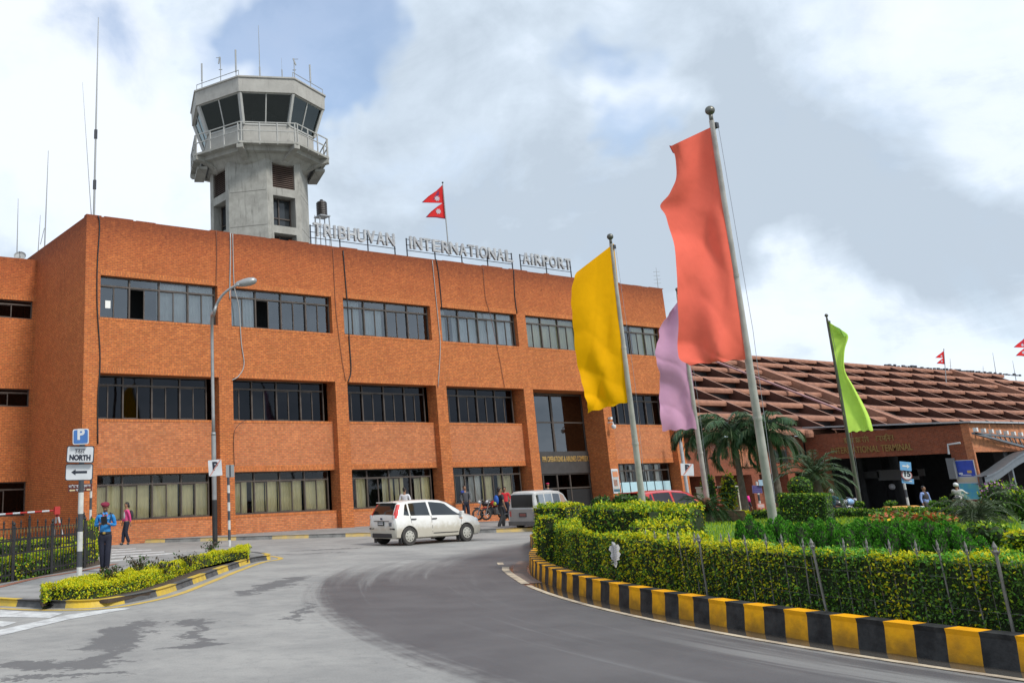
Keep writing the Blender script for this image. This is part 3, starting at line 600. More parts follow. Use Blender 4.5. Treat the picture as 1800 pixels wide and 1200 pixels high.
q.box(x0, x1, ye+.02, ye+.1, zdt-.08, zdt); q.box(x0, x1, ye+.02, ye+.1, zdt-.86, zdt-.78)
for fx in (0, .1, .3, .5, .69, .985): xx = x0+(x1-x0)*fx; q.box(xx, xx+.09, ye+.03, ye+.11, -1, zdt-.08)
q.build('entrance_door', FR, office)
q = MB(OG); q.box(x0, x1, ye+2.4, ye+2.5, -2, zdt); q.box(x0+3.6, x1, ye+.06, ye+.07, -1, zdt-.9); q.build('entrance_hall', DARK, office)
textmesh('entrance_lettering', 'PPR OPERATIONS & AIRLINES COMPLEX', .42, .012, mat('gold_letters', (.62, .40, .14), .35, metal=.6), office,
         Matrix.Translation(((PLY(952, 808, ye)[0]+x1-.1)/2, ye-.065, (zf0+zf1)/2-.52)) @ Matrix.Rotation(PI/2, 4, 'X'), width=x1-.1-PLY(952, 808, ye)[0], bold=.006)
bpy.data.objects['entrance_lettering'].data.transform(Matrix.Translation((0, 0, .32)))

# ---- control tower
TC = np.array([DP(455, 300, 62)[0], DP(455, 300, 62)[1]]); TS = 62/60.
CT = concrete('tower_concrete', (.37, .365, .33), (.25, .245, .22), .8); CTP = concrete('tower_panel', (.40, .39, .36), (.33, .32, .295), .45)
def tz(v, off=0.): p = TC+np.array([0, 0]); return ZH(TC[0]-CF[0]*off, TC[1]-CF[1]*off, v)
tower = thing('control_tower', 'grey concrete control tower with slanted cab windows, rising behind the brick block', 'control tower', (TC[0], TC[1], 12.4))
TG = (TC[0], TC[1], 12.4)
RSH = 3.14*TS
def oct_(r, z, off=22.5, n=8): return [(TC[0]+r*math.cos(R(off+k*360/n)), TC[1]+r*math.sin(R(off+k*360/n)), z) for k in range(n)]
zs_top = tz(272, 3); ZSB = 12.4
louv = [(tz(283+1, 3), tz(329, 3)), (tz(343, 3), tz(396, 3)), (tz(409, 3), tz(470, 3))]
q = MB(TG)
ap = RSH*math.cos(R(22.5)); half = RSH*math.sin(R(22.5)); pw = half*.66
for k in range(8):
    a = R(k*45); nx, ny = math.cos(a), math.sin(a); tx, ty = -ny, nx
    def P(s, z, d=0): return (TC[0]+nx*(ap-d)+tx*s, TC[1]+ny*(ap-d)+ty*s, z)
    if k % 2 == 0:                                       # faces with louvre and windows
        zz_ = [ZSB]+sorted([z for l in louv for z in l])+[zs_top]; sx = [-half, -pw, pw, half]
        for i in range(3):
            for j in range(len(zz_)-1):
                a0, a1, c0, c1 = sx[i], sx[i+1], zz_[j], zz_[j+1]
                if i == 1 and j % 2 == 1:
                    dd = .25 if j == 5 else .75
                    q.add([P(a0, c0), P(a0, c0, dd), P(a0, c1, dd), P(a0, c1)], [(3, 2, 1, 0)]); q.add([P(a1, c0), P(a1, c0, dd), P(a1, c1, dd), P(a1, c1)], [(0, 1, 2, 3)])
                    q.add([P(a0, c0), P(a1, c0), P(a1, c0, dd), P(a0, c0, dd)], [(0, 1, 2, 3)]); q.add([P(a0, c1), P(a1, c1), P(a1, c1, dd), P(a0, c1, dd)], [(3, 2, 1, 0)])
                else: q.add([P(a0, c0), P(a1, c0), P(a1, c1), P(a0, c1)], [(0, 1, 2, 3)])
    else: q.add([P(-half, ZSB), P(half, ZSB), P(half, zs_top), P(-half, zs_top)], [(0, 1, 2, 3)])
sh = q.build('shaft', CT, tower)
q = MB(TG)
for z in (tz(335, 3), tz(396, 3)): 
    for k in range(8):
        a = R(k*45); nx, ny = math.cos(a), math.sin(a)
        if k % 2: q.obox((TC[0]+nx*ap, TC[1]+ny*ap, z), (-ny*half*.95, nx*half*.95, 0), (nx*.006, ny*.006, 0), (0, 0, .02))
q.build('joint', mat('joint_grey', (.16, .155, .14), .9), sh)
LV = mat('brown_louvre', (.10, .065, .05), .6)
for k in (0, 2, 4, 6):
    a = R(k*45); nx, ny = math.cos(a), math.sin(a); tx, ty = -ny, nx; z0, z1 = louv[0][1], louv[0][0]
    q = MB(TG); n = 13
    for i in range(n):
        z = z0+(i+.5)*(z1-z0)/n
        q.obox((TC[0]+nx*(ap-.1), TC[1]+ny*(ap-.1), z), (tx*pw, ty*pw, 0), (nx*.05, ny*.05, -.05), (-nx*.004, -ny*.004, .012))
    q.obox((TC[0]+nx*(ap-.22), TC[1]+ny*(ap-.22), (z0+z1)/2), (tx*pw, ty*pw, 0), (nx*.01, ny*.01, 0), (0, 0, (z1-z0)/2), 1)
    q.build('louvre', [LV, mat('louvre_dark', (.03, .022, .02), .8)], tower)
    for zb, za in (louv[1], louv[2]):
        z0, z1 = za, zb; q = MB(TG); dd = .6
        for s in (-pw+.04, -pw*.1, pw-.04): q.obox((TC[0]+nx*(ap-dd)+tx*s, TC[1]+ny*(ap-dd)+ty*s, (z0+z1)/2), (tx*.04, ty*.04, 0), (nx*.04, ny*.04, 0), (0, 0, (z1-z0)/2))
        for z in (z0+.04, z0+(z1-z0)*.33, z1-.04): q.obox((TC[0]+nx*(ap-dd-.01), TC[1]+ny*(ap-dd-.01), z), (tx*pw, ty*pw, 0), (nx*.03, ny*.03, 0), (0, 0, .04))
        f = q.build('shaft_window', FR, tower)
        q = MB(TG); q.obox((TC[0]+nx*(ap-dd-.06), TC[1]+ny*(ap-dd-.06), (z0+z1)/2), (tx*pw, ty*pw, 0), (nx*.01, ny*.01, 0), (0, 0, (z1-z0)/2)); q.build('glass', mat('dark_glazing', (.03, .035, .04), .08), f)
# gallery, cab and roof; their corners sit over the shaft faces
zfl = tz(249, 4.3); zrl = tz(216, 4.3); zwb = tz(218, 3.6); zwt = tz(165, 4); zrt = tz(136, 4.2); zbr = tz(266, 4)
RGL = 4.60*TS; RCB = 3.62*TS; RCW = 3.64*TS; RRF = 4.48*TS
def rings(name, lst, m, parent, off=0., cap=True, smooth=False):
    q = MB(TG); n = 8
    V = []; 
    for r, z in lst: V += oct_(r, z, off)
    Fs = [(i*n+k, i*n+(k+1) % n, (i+1)*n+(k+1) % n, (i+1)*n+k) for i in range(len(lst)-1) for k in range(n)]
    if cap: Fs += [tuple(range(n))[::-1], tuple((len(lst)-1)*n+k for k in range(n))]
    q.add(V, Fs); return q.build(name, m, parent)
gal = rings('gallery', [(RSH*.95, zbr-.45), (RSH*1.01, zbr-.35), (RCB*1.0, zbr+.05), (RGL-.55, zbr+.1), (RGL-.5, zfl-.16), (RGL, zfl-.14), (RGL, zfl)], CT, tower)
for k in range(8):
    q = MB(TG); a = R(k*45); nx, ny = math.cos(a), math.sin(a); tx, ty = -ny, nx
    q.add([(TC[0]+nx*r+tx*s, TC[1]+ny*r+ty*s, z) for s in (-.2, .2) for r, z in ((RSH*.97, zbr-.35), (RSH*.9, zfl-.16), (RGL-.05, zfl-.17), (RGL-.05, zfl-.42), (RGL-.5, zfl-.5))],
          [(0, 1, 2, 3, 4)[::-1], (5, 6, 7, 8, 9), (0, 5, 9, 4)[::-1], (4, 9, 8, 3)[::-1], (3, 8, 7, 2)[::-1], (2, 7, 6, 1)[::-1]]); q.build('bracket', CT, gal)
for k in (3, 7):                                            # lower catwalk segments on either flank
    q = MB(TG); a = R(k*45+22.5); nx, ny = math.cos(a), math.sin(a); tx, ty = -ny, nx; rr_ = RGL*.925
    q.obox((TC[0]+nx*(rr_-.55), TC[1]+ny*(rr_-.55), zbr-.22), (tx*1.35, ty*1.35, 0), (nx*.32, ny*.32, 0), (0, 0, .09)); q.obox((TC[0]+nx*(rr_-.8), TC[1]+ny*(rr_-.8), zbr+.08), (tx*1.45, ty*1.45, 0), (nx*.3, ny*.3, 0), (0, 0, .12), 1)
    q.obox((TC[0]+nx*(rr_-.8), TC[1]+ny*(rr_-.8), zbr+.1), (tx*.05, ty*.05, 0), (nx*.05, ny*.05, 0), (0, 0, .3), 1)
    q.build('catwalk', [CT, mat('dark_metal', (.05, .05, .055), .6)], tower)
cabw = rings('cab_wall', [(RCB, zfl), (RCW, zwb)], CTP, tower, cap=False)
rf = rings('cab_roof', [(RRF-.28, zwt-.02), (RRF-.02, zwt), (RRF+.02, zrt-.1), (RRF+.1, zrt-.1), (RRF+.1, zrt)], CTP, tower)
WT = mat('cab_frame', (.42, .42, .40), .6, var=.15); RWT = RRF-.22
q = MB(TG); g = MB(TG)
A = oct_(RCW, zwb, 0); B = oct_(RWT, zwt, 0)
for k in range(8):
    a0, a1, b0, b1 = [np.array(p) for p in (A[k], A[(k+1) % 8], B[k], B[(k+1) % 8])]
    q.bar(a0, b0, .3, .16, up=(TC[0]-a0[0], TC[1]-a0[1], 0)); q.bar((a0+a1)/2, (b0+b1)/2, .08, .08); q.bar(a0, a1, .08, .1); q.bar(b0, b1, .1, .1)
    g.add([a0, a1, b1, b0], [(0, 1, 2, 3)])
cf = q.build('cab_frame', WT, tower); g.build('cab_glass', glass('cab_glass', (.35, .42, .42), .02, refcol=(.75, .85, .85)), cf)
q = MB(TG); V = oct_(RCW*.93, zwb-.02, 0); q.add(V, [tuple(range(8))]); V = oct_(RWT*.97, zwt-.03, 0); q.add(V, [tuple(range(8))[::-1]], 0)
q.lathe((TC[0], TC[1], zwb), [(1.3, 0), (1.3, 1.9), (.3, 3.2)], 8, mi=0)
for k in range(9): a = R(200+k*17); q.cbox((TC[0]+2.5*math.cos(a), TC[1]+2.5*math.sin(a), zwb+.25), (.5, .5, random.uniform(.3, .8)), random.choice([0, 0, 1, 2]))
q.cbox((TC[0]+.3, TC[1]-2.9, zwb+.15), (.3, .1, .3), 1); q.build('cab_consoles', [mat('cab_dark', (.035, .035, .035), .8), mat('red_seat', (.4, .04, .02), .6), mat('console_grey', (.10, .11, .12), .5)], tower)
RLM = mat('rail_paint', (.38, .38, .36), .5, var=.2); q = MB(TG)
for r, z in ((RGL-.06, zrl), (RGL-.06, zfl+.55*(zrl-zfl))):
    V = oct_(r, z, 0)
    for k in range(8): q.bar(V[k], V[(k+1) % 8], .06)
for k in range(8):
    a, b = np.array(oct_(RGL-.06, zfl, 0)[k]), np.array(oct_(RGL-.06, zfl, 0)[(k+1) % 8])
    for t in (.03, .35, .66, .97): p = a+(b-a)*t; q.bar(p-(0, 0, .2), p+(0, 0, zrl-zfl), .07)
q.build('railing', RLM, tower)
ANT = mat('antenna_grey', (.30, .31, .31), .5, metal=.4)
q = None
for u, v0, v1, kind in [(355, 110, 148, 1), (388, 98, 141, 2), (415, 85, 134, 1), (457, 38, 136, 3), (496, 100, 136, 0), (518, 101, 140, 2), (546, 112, 150, 1)]:
    c = DP(u, v1, depth((TC[0], TC[1], zrt))-{355: .5, 388: -1, 415: 1.5, 457: 2.5, 496: 0, 518: -1, 546: -.8}[u]); q = MB(TG)
    dz = (v1-v0)*depth(c)/F*1.03; b = np.array([c[0], c[1], zrt-.3]); tp = np.array([c[0], c[1], c[2]+dz])
    if kind == 1: q.tube([b, tp-(0, 0, dz*.8)], .03, 6); q.tube([tp-(0, 0, dz*.85), tp], .06, 8); q.tube([b+(.3*CR*math.sin(t)+np.array([0, 0, .6+.35*math.cos(t)])) for t in np.linspace(-1.5, 2, 8)], .015, 4)
    elif kind == 2: q.tube([b, tp], .03, 6); q.tube([tp-(0, 0, .05), tp-(0, 0, .05)+CR*(-.3 if u < 450 else .3)], .02, 6); q.tube([tp-(0, 0, .5)+CR*(-.12 if u < 450 else .12), tp+CR*(-.05)], .05, 6); q.tube([tp-(0, 0, dz*.55)+CR*.12, tp-(0, 0, dz*.55)-CR*.12], .03, 6)
    elif kind == 3: q.tube([b, b+(0, 0, dz*.45)], .055, 8); q.tube([b+(0, 0, dz*.4), tp], [.03, .015], 6)
    else: q.tube([b, tp-(0, 0, dz*.6)], .04, 6); q.tube([b, tp], [.015, .008], 5)
    q.build('antenna', ANT, tower)
q = MB(TG); V = oct_(RRF-.1, zrt+.42, 0)
for a, b in ((4, 5), (6, 7)):
    q = MB(TG); q.bar(V[a], V[b], .035); q.bar((V[a][0], V[a][1], zrt-.02), V[a], .035); q.bar((V[b][0], V[b][1], zrt-.02), V[b], .035); q.build('roof_rail', ANT, tower)
# ================================================================== ROOF EDGE: LETTERS, MASTS, TANK, CABLES
SM = mat('dark_steel', (.05, .055, .065), .55, metal=.3); LM = mat('weathered_letter_metal', (.50, .51, .52), .5, metal=.2, col2=(.30, .30, .31), vs=2.5)
sgn = thing('roof_sign', 'row of weathered grey capital letters on dark rails along the brick parapet', 'sign', (26, D+.5, 13.7))
YL = D+.5
for wd, u0, v0, u1, v1 in [('TRIBHUVAN', 549, 426, 694, 438), ('INTERNATIONAL', 718, 441, 901, 467), ('AIRPORT', 918, 469, 1004, 478)]:
    a, b = PLY(u0, v0, YL), PLY(u1, v1, YL); xa, xb = a[0], b[0]; zb = 14.12; step = (xb-xa)/sum({'I': .45, 'N': 1.05, 'V': 1., 'T': .95}.get(c, 1) for c in wd); x = xa
    for c in wd:
        w = {'I': .45, 'N': 1.05, 'V': 1., 'T': .95}.get(c, 1)*step
        gap = step*.16; m = Matrix.Translation((x+w/2, YL-.06, zb)) @ Matrix.Rotation(PI/2, 4, 'X')
        o = textmesh('letter', c, .98, .06, LM, sgn, m, bold=.012, width=(w-gap) if c != 'I' else None)
        x += w
    q = MB(tuple(sgn.location))
    for z in (zb+.10, zb+.40, zb+.72): q.bar((xa-.1, YL+.05, z), (xb+.1, YL+.05, z), .03)
    k = max(2, int((xb-xa)/1.75))
    for i in range(k+1): xx = xa-.05+(xb-xa+.1)*i/k; q.bar((xx, YL+.06, 13.2), (xx, YL+.06, zb+.78), .05)
    q.build('support_rail', SM, sgn)
def mast(u0, v0, u1, v1, Y, r, label, name='antenna_mast', kind=0):
    a = PLY(u0, v0, Y); b = PLY(u1, v1, Y); a[2] -= .8 if kind != 9 else 0; q = MB()
    t = thing(name, label, 'antenna', a)
    a = a-np.array(a); b = b-np.asarray(t.location)
    q.tube([a, a+(b-a)*.45, b], [r, r*.8, r*.35], 7); q.build('pole', ANT, t)
    q = MB()
    if kind == 1:
        q.tube([a+(b-a)*.42, a+(b-a)*.46], r*1.5, 8); q.tube([a+(b-a)*.19, a+(b-a)*.23], r*1.5, 8); q.build('clamp', SM, t)
    if kind == 2:
        m_ = a+(b-a)*.5
        for k in (.5, .62, .74, .86): p = a+(b-a)*k; q.tube([p-CR*.22, p+CR*.22], .012, 5)
        q.build('crossbar', ANT, t)
    if kind == 3: q.tube([a+(b-a)*.45+CR*.1, a+(b-a)*.75+CR*.25], .02, 5); q.build('side_rod', ANT, t)
    return t
mast(165, 378, 173, 31, D+1.2, .055, 'tallest antenna mast at the brick block corner', kind=1)
mast(163, 378, 145, 145, D+1.4, .02, 'thin tilted whip antenna beside the tallest mast')
mast(78, 440, 85, 265, 46, .04, 'bare antenna mast behind the sloping left parapet', kind=0)
mast(66, 446, 71, 378, 46, .03, 'short antenna with a side rod behind the left parapet', kind=3)
mast(30, 458, 32, 349, 46, .035, 'antenna mast nearest the left edge, beside the dish', kind=0)
mast(1156, 505, 1153, 470, D+1, .025, 'small aerial with crossbars at the right end of the brick roof', kind=2)
p = PLY(35, 455, 45.5); t = thing('satellite_dish', 'small grey satellite dish on the left wing parapet', 'satellite dish', (p[0], p[1], 13.2))
q = MB(); ax = np.array([-.3, -.8, .5]); q.lathe((0, 0, .45), [(.3, .1), (.24, .03), (.12, .005), (.01, 0)], 16, axis=ax, cap=False); q.build('dish', mat('dish_grey', (.30, .31, .31), .5), t)
q = MB(); q.tube([(0, 0, 0), (0, 0, .45)], .03, 6); q.tube([(0, 0, .42), tuple(ax*.4+(0, 0, .45))], .015, 5); q.build('bracket', SM, t)
# water tank on a stand
c = DP(569, 440, 66); t = thing('water_tank', 'black ribbed plastic water tank on a slender steel stand', 'water tank', (c[0], c[1], 13)); sc = 66/F
zt0, zt1 = ZH(c[0], c[1], 380), ZH(c[0], c[1], 353); q = MB((c[0], c[1], 13)); r = 9.8*sc
q.lathe((c[0], c[1], zt0), [(r, 0)]+[(r*(1 if i % 2 else .955), (zt1-zt0)*(.06+.8*i/14)) for i in range(15)]+[(r*.8, (zt1-zt0)*.92), (r*.3, zt1-zt0), (r*.3, (zt1-zt0)*1.06), (.01, (zt1-zt0)*1.07)], 20)
q.build('tank', mat('black_plastic', (.035, .028, .026), .45, var=.4), t)
q = MB((c[0], c[1], 13)); q.cbox((c[0], c[1], zt0-.05), (r*2.2, r*2.2, .08))
for sx in (-1, 1):
    for sy in (-1, 1): q.bar((c[0]+sx*r*1.0, c[1]+sy*r*.7, zt0), (c[0]+sx*r*1.5, c[1]+sy*r*1.2, 12.9), .06); q.bar((c[0]+sx*r*1.6, c[1], zt0), (c[0]+sx*r*1.6, c[1]+sy*r, 12.9), .03)
for z in (zt0-.7, zt0-1.4): q.bar((c[0]-r*1.4, c[1], z), (c[0]+r*1.4, c[1], z), .035)
q.build('stand', mat('galvanised_steel', (.32, .33, .34), .5, metal=.5), t)
c = DP(620, 436, 62); t = thing('roof_platform', 'low pale slatted platform on the roof beside the tower foot', 'platform', (c[0], c[1], 13)); q = MB((c[0], c[1], 13))
for k in range(4): q.box(c[0]-3.0, c[0]+.9, c[1]-1+.5*k, c[1]-.7+.5*k, 14.0, 14.07)
for sx in (-3, -1, .8): q.box(c[0]+sx, c[0]+sx+.07, c[1], c[1]+.07, 12.8, 14.)
q.build('deck', mat('pale_board', (.42, .42, .40), .8, var=.2), t)
# cables hanging down the facade
CBK = mat('black_cable', (.012, .012, .013), .5); CGR = mat('grey_cable', (.36, .36, .35), .5); CBR = mat('dull_red_cable', (.16, .06, .035), .7)
def cable(pts, r, m, label, Y=D-.04, n=5):
    P = smoothpath([PLY(u, v, Y) for u, v in pts], n); q = MB(tuple(P[0])); q.tube(P, r, 6); o = q.build('cable', m, None, smooth=True)
    return tag(o, label, 'cable', 'cables hanging down the facade')
cable([(173, 379), (175, 400), (171, 470), (171, 540), (176, 630), (172, 700), (172, 780)], .028, CBK, 'black cable down the left corner pier of the brick block')
cable([(380, 405), (381, 450), (380, 500)], .015, CBR, 'short thin cable above the right end of the first top window')
cable([(405, 410), (405, 450), (404, 500), (404, 525)], .03, CGR, 'thick grey cable just above the street lamp head')
cable([(409, 411), (410, 460), (412, 505), (420, 540), (424, 600), (429, 640), (420, 660), (408, 668)], .022, CGR, 'long grey cable crossing the second top window')
cable([(585, 437), (589, 520), (592, 560), (601, 630), (608, 670)], .014, CBR, 'faint cable on the pier left of the third window')
cable([(603, 440), (607, 490), (611, 540), (614, 600), (617, 650), (612, 671)], .03, CBK, 'black cable crossing the left end of the third top window')
cable([(760, 458), (765, 510), (771, 570), (774, 610), (770, 680)], .02, CGR, 'dusty grey cable on the pier right of the third window')
cable([(767, 456), (771, 480), (775, 520), (777, 545)], .026, CBK, 'black cable ending at the fourth top window')
cable([(849, 470), (853, 520), (861, 550), (872, 600), (880, 640), (887, 680)], .014, CBR, 'thin dark cable crossing the fourth top window')
cable([(903, 474), (905, 520), (909, 551)], .026, CBK, 'black cable beside the right end of the fourth window')
cable([(412, 820), (411, 765), (418, 748), (432, 738)], .012, CBK, 'short curved cable on the spandrel behind the lamp post')
# security camera by the entrance
p = PLY(1074, 750, D-.1); t = thing('security_camera', 'white dome security camera on the pier right of the entrance', 'security camera', (p[0], p[1], p[2])); q = MB()
q.tube([(-.1, .1, .25), (-.1, -.25, .25), (-.1, -.28, .1)], .03, 6); q.build('arm', mat('white_plastic', (.62, .63, .63), .4), t)
q = MB(); q.lathe((-.1, -.28, -.14), [(.02, 0), (.1, .04), (.13, .12), (.13, .22), (.04, .26)], 12); q.cbox((.0, -.02, .5), (.16, .2, .14)); q.build('housing', MT['white_plastic'], t)
p = PLY(1082, 845, D-.03); t = thing('notice_board', 'white framed poster on the pier right of the entrance', 'poster', p); q = MB(); q.cbox((0, 0, 0), (.56, .04, 1.36)); q.build('board', mat('board_white', (.6, .62, .64), .5), t)
q = MB(); q.cbox((0, -.03, .05), (.44, .01, 1.1), 0); q.cbox((0, -.037, .38), (.44, .008, .3), 1); q.cbox((-.05, -.037, -.1), (.3, .008, .35), 2); q.cbox((0, -.037, -.52), (.5, .008, .14), 3)
q.build('print', [mat('print_cream', (.50, .42, .34), .6, col2=(.30, .40, .45), vs=6), mat('print_orange', (.55, .22, .10), .6), mat('print_brown', (.35, .2, .15), .6, var=.5, vs=12), mat('print_dark', (.04, .12, .16), .6)], t)
def nepal_flag(pole_uv0, pole_uv1, dist, flag_h, label_p, label_f, lean=None):
    a, b = DP(*pole_uv0, dist), DP(*pole_uv1, dist); L = np.linalg.norm(b-a)
    t = thing('roof_flagpole', label_p, 'flagpole', a); q = MB(); q.tube([(0, 0, -.6), b-a], [.045, .03], 8); q.build('pole', mat('pale_pole', (.45, .46, .46), .4, metal=.4), t)
    q = MB(); q.ball(b-a, .06, 8); q.build('finial', SM, t)
    top = b-(b-a)/L*.12; s = flag_h; x = -CR; dn = -(b-a)/L; q = MB(tuple(top))
    def P(sx, sy, k=0): return top+x*sx*s+dn*sy*s+CF*(.018*s*math.sin(sx*7+sy*3)+k)
    def pennant(pts, mi, k): 
        n = len(pts); F_ = [P(*p, -k) for p in pts]; B_ = [P(*p, k) for p in pts]; q.add(F_+B_, [tuple(range(n)), tuple(range(n, 2*n))[::-1]]+[(i, (i+1) % n, n+(i+1) % n, n+i) for i in range(n)], mi)
    for k, mi, e in ((.008, 1, 0), (.03, 0, .022)):
        pennant([(e*.3, e), (.2, .17+e*.5), (.45, .33), (.66-e*2.2, .50-e*.3), (.4, .52-e*.3), (e*.3, .53)], mi, k)
        pennant([(e*.3, .50), (.2, .62+e*.5), (.42, .78), (.58-e*2.2, .93-e*.5), (.3, .95-e), (e*.3, 1-e)], mi, k)
    for cx, cy, r in ((.2, .40, .09), (.2, .78, .09)):
        pennant([(cx+r*(1 if i % 2 else .62)*math.cos(i*PI/8), cy+r*(1 if i % 2 else .62)*math.sin(i*PI/8)) for i in range(16)], 2, .034)
    o = q.build('national_flag', [mat('crimson_cloth', (.78, .02, .02), .7), mat('blue_cloth', (.25, .03, .12), .7), mat('white_cloth', (.6, .5, .55), .7)], None)
    tag(o, label_f, 'flag')
nepal_flag((788, 432), (778, 321), depth((37.2, D+3, 15)), 2.05, 'pale leaning flagpole behind the middle roof letters', 'crimson double pennant flag above the middle roof letters')

# ================================================================== TERMINAL
TBR = brick('terminal_brick', (.27, .070, .030), (.20, .05, .025), (.20, .10, .07), var=.3)
TBO = brick('terminal_bright_brick', (.52, .18, .075), (.44, .14, .06), (.36, .20, .13), var=.25)
TILE = mat('clay_beam', (.36, .17, .105), .85, col2=(.25, .115, .075), vs=1.6, bump=.5, bs=5); TRB = mat('clay_rib', (.30, .16, .115), .85, var=.25, vs=1.5)
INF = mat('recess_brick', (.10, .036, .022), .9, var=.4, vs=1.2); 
YT = 39.0; ZE = 4.88; SL = 1.95; TX0, TX1 = 54.5, 150.
def onroof(u, v): w = ray(u, v); t_ = (YT-SL*ZE+SL*H)/(w[1]-SL*w[2]); return O+w*t_
rowz = [onroof(1400, v)[2] for v in (756, 731, 710, 689.5, 672, 656, 643, 632)]
term = thing('terminal_building', 'long brick terminal with a sloping lattice roof of clay beams, right of the office block', 'building', (60, YT, 0)); TO = (60, YT, 0)
RY = lambda z: YT+SL*(z-ZE); nrm = np.array([0, -1, SL]); nrm /= np.linalg.norm(nrm)
def clay_beam(z):
    q = MB(TO); y = RY(z); prof = [(.26, -.06), (.10, .06), (-.05, .08), (-.22, .01), (-.28, -.16), (-.24, -.34), (.2, -.38)]
    # ribbed tiles capping the beam: many short segments with a slight scallop
    xs_ = np.arange(TX0, TX1, .42); A = []
    for i, x in enumerate(xs_):
        s = 1.0 if i % 2 else .93; A.append([(x, y+a*s, z+b*s if b > 0 else z+b) for a, b in prof])
    q.grid(A); return q.build('roof_beam', TILE, term)
for z in rowz: clay_beam(z)
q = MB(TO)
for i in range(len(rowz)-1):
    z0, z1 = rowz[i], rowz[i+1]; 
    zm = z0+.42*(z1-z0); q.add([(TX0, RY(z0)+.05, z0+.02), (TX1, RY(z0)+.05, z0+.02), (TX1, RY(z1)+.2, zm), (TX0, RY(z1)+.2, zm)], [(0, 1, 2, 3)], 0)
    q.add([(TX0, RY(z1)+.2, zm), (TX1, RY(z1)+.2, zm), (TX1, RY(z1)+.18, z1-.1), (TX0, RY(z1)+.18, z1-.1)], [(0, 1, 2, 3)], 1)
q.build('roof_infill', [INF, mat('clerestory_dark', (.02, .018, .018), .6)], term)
zT = rowz[-1]; x = TX0+1.2; k = 0
def rib(x, w, dz, m, name='roof_rib'):
    q = MB(TO); a0, a1 = np.array([x, RY(ZE)-.1, ZE+dz]), np.array([x, RY(zT)+.1, zT+dz+.02]); d = np.array([0, 0, -1.25])
    q.add([a0-(w/2, 0, 0), a0+(w/2, 0, 0), a1+(w/2, 0, 0), a1-(w/2, 0, 0), a0-(w/2, 0, 0)+d, a0+(w/2, 0, 0)+d, a1+(w/2, 0, 0)+d, a1-(w/2, 0, 0)+d],
          [(0, 1, 2, 3)], 0); q.add(list(q.v), [(0, 4, 5, 1), (0, 3, 7, 4), (1, 5, 6, 2)], 1 if w < .5 else 0); return q.build(name, [m, INF], term)
main = [onroof(1483, 706)[0], onroof(1790, 690)[0]]
ref = onroof(1645, 740.5)[0]; sp = (onroof(1785, 743.5)[0]-ref)/3
for i in range(-12, 16):
    x = ref+i*sp
    if TX0 < x < TX1 and min(abs(x-m_) for m_ in main) > 1.4: rib(x, .24, .08, TRB)
for m_ in main: rib(m_, 1.0, .32, TILE, 'main_rib'); rib(m_+.85, .3, .12, TRB)
a, b = onroof(1245, 636), onroof(1480, 728); q = MB(TO); q.bar(a+nrm*.3, b+nrm*.3, .3, .12, up=(0, -.3, 1)); q.build('roof_pipe', mat('pink_pipe', (.40, .22, .22), .6, var=.2), term)
q = MB(TO); q.add([(TX0, RY(zT), zT), (TX1, RY(zT), zT), (TX1, RY(zT)+12, zT-.3), (TX0, RY(zT)+12, zT-.3)], [(0, 1, 2, 3)])
q.add([(TX0, RY(ZE), ZE-.4), (TX0, RY(zT), zT), (TX0, RY(zT)+12, zT-.3), (TX0, RY(zT)+12, -3), (TX0, RY(ZE), -3)], [(0, 1, 2, 3, 4)]); q.build('roof', TRB, term)
# small crest pieces along the ridge
q = MB(TO)
for k in range(46): x = onroof(1560, 645)[0]+k*.8+random.uniform(-.2, .2); q.box(x, x+random.uniform(.3, .6), RY(zT), RY(zT)+.2, zT+.1, zT+random.uniform(.2, .42))
q.build('ridge_piece', SM, term)
# walls below the eaves
GZ = -.9
q = MB(TO); q.box(TX0, 69.8, YT+.6, YT+1.2, 1.9, ZE-.45, 0); q.box(TX0, 71.8, YT+1.9, YT+2.2, -3, ZE-.5, 1); q.build('wall', [TBR], term); q = MB(TO); q.box(100, TX1, YT+.6, YT+1.2, -3, ZE-.3, 0); q.build('wall', [TBR], term); q = MB(TO)
for xx in (57.5, 62.5, 66.9): q.box(xx, xx+.9, YT+.45, YT+1.9, -3, 1.9, 0); q.build('column', [TBR], term); q = MB(TO)
a, b = PLY(1285, 780, YT+.55), PLY(1325, 820, YT+.55); q.box(a[0], b[0], YT+.5, YT+.56, b[2], a[2], 2)
q.build('wall', [TBR, TBR, TBO], term)
a, b = PLY(1353, 790, YT+.55), PLY(1385, 812, YT+.55); q = MB(TO); q.box(a[0], b[0], YT+.52, YT+.56, b[2], a[2]); f = q.build('window', FR, term)
q = MB(TO); q.box(a[0]+.1, b[0]-.1, YT+.48, YT+.52, b[2]+.1, a[2]-.1); q.build('glass', MT['dark_glazing'], f)
q = MB(TO); a = PLY(1421, 762, YT-.3); q.lathe((a[0], YT-.3, a[2]), [(.01, -.3), (.3, -.25), (.35, 0), (.3, .25), (.01, .3)], 12); q.build('rainwater_spout', TILE, term)
q = MB(TO)
for u in (1437, 1453): a = PLY(u, 765, YT+.3); q.cbox((a[0], YT+.3, a[2]), (.62, .3, .16))
q.build('strip_light', mat('pale_fitting', (.5, .52, .54), .5), term)

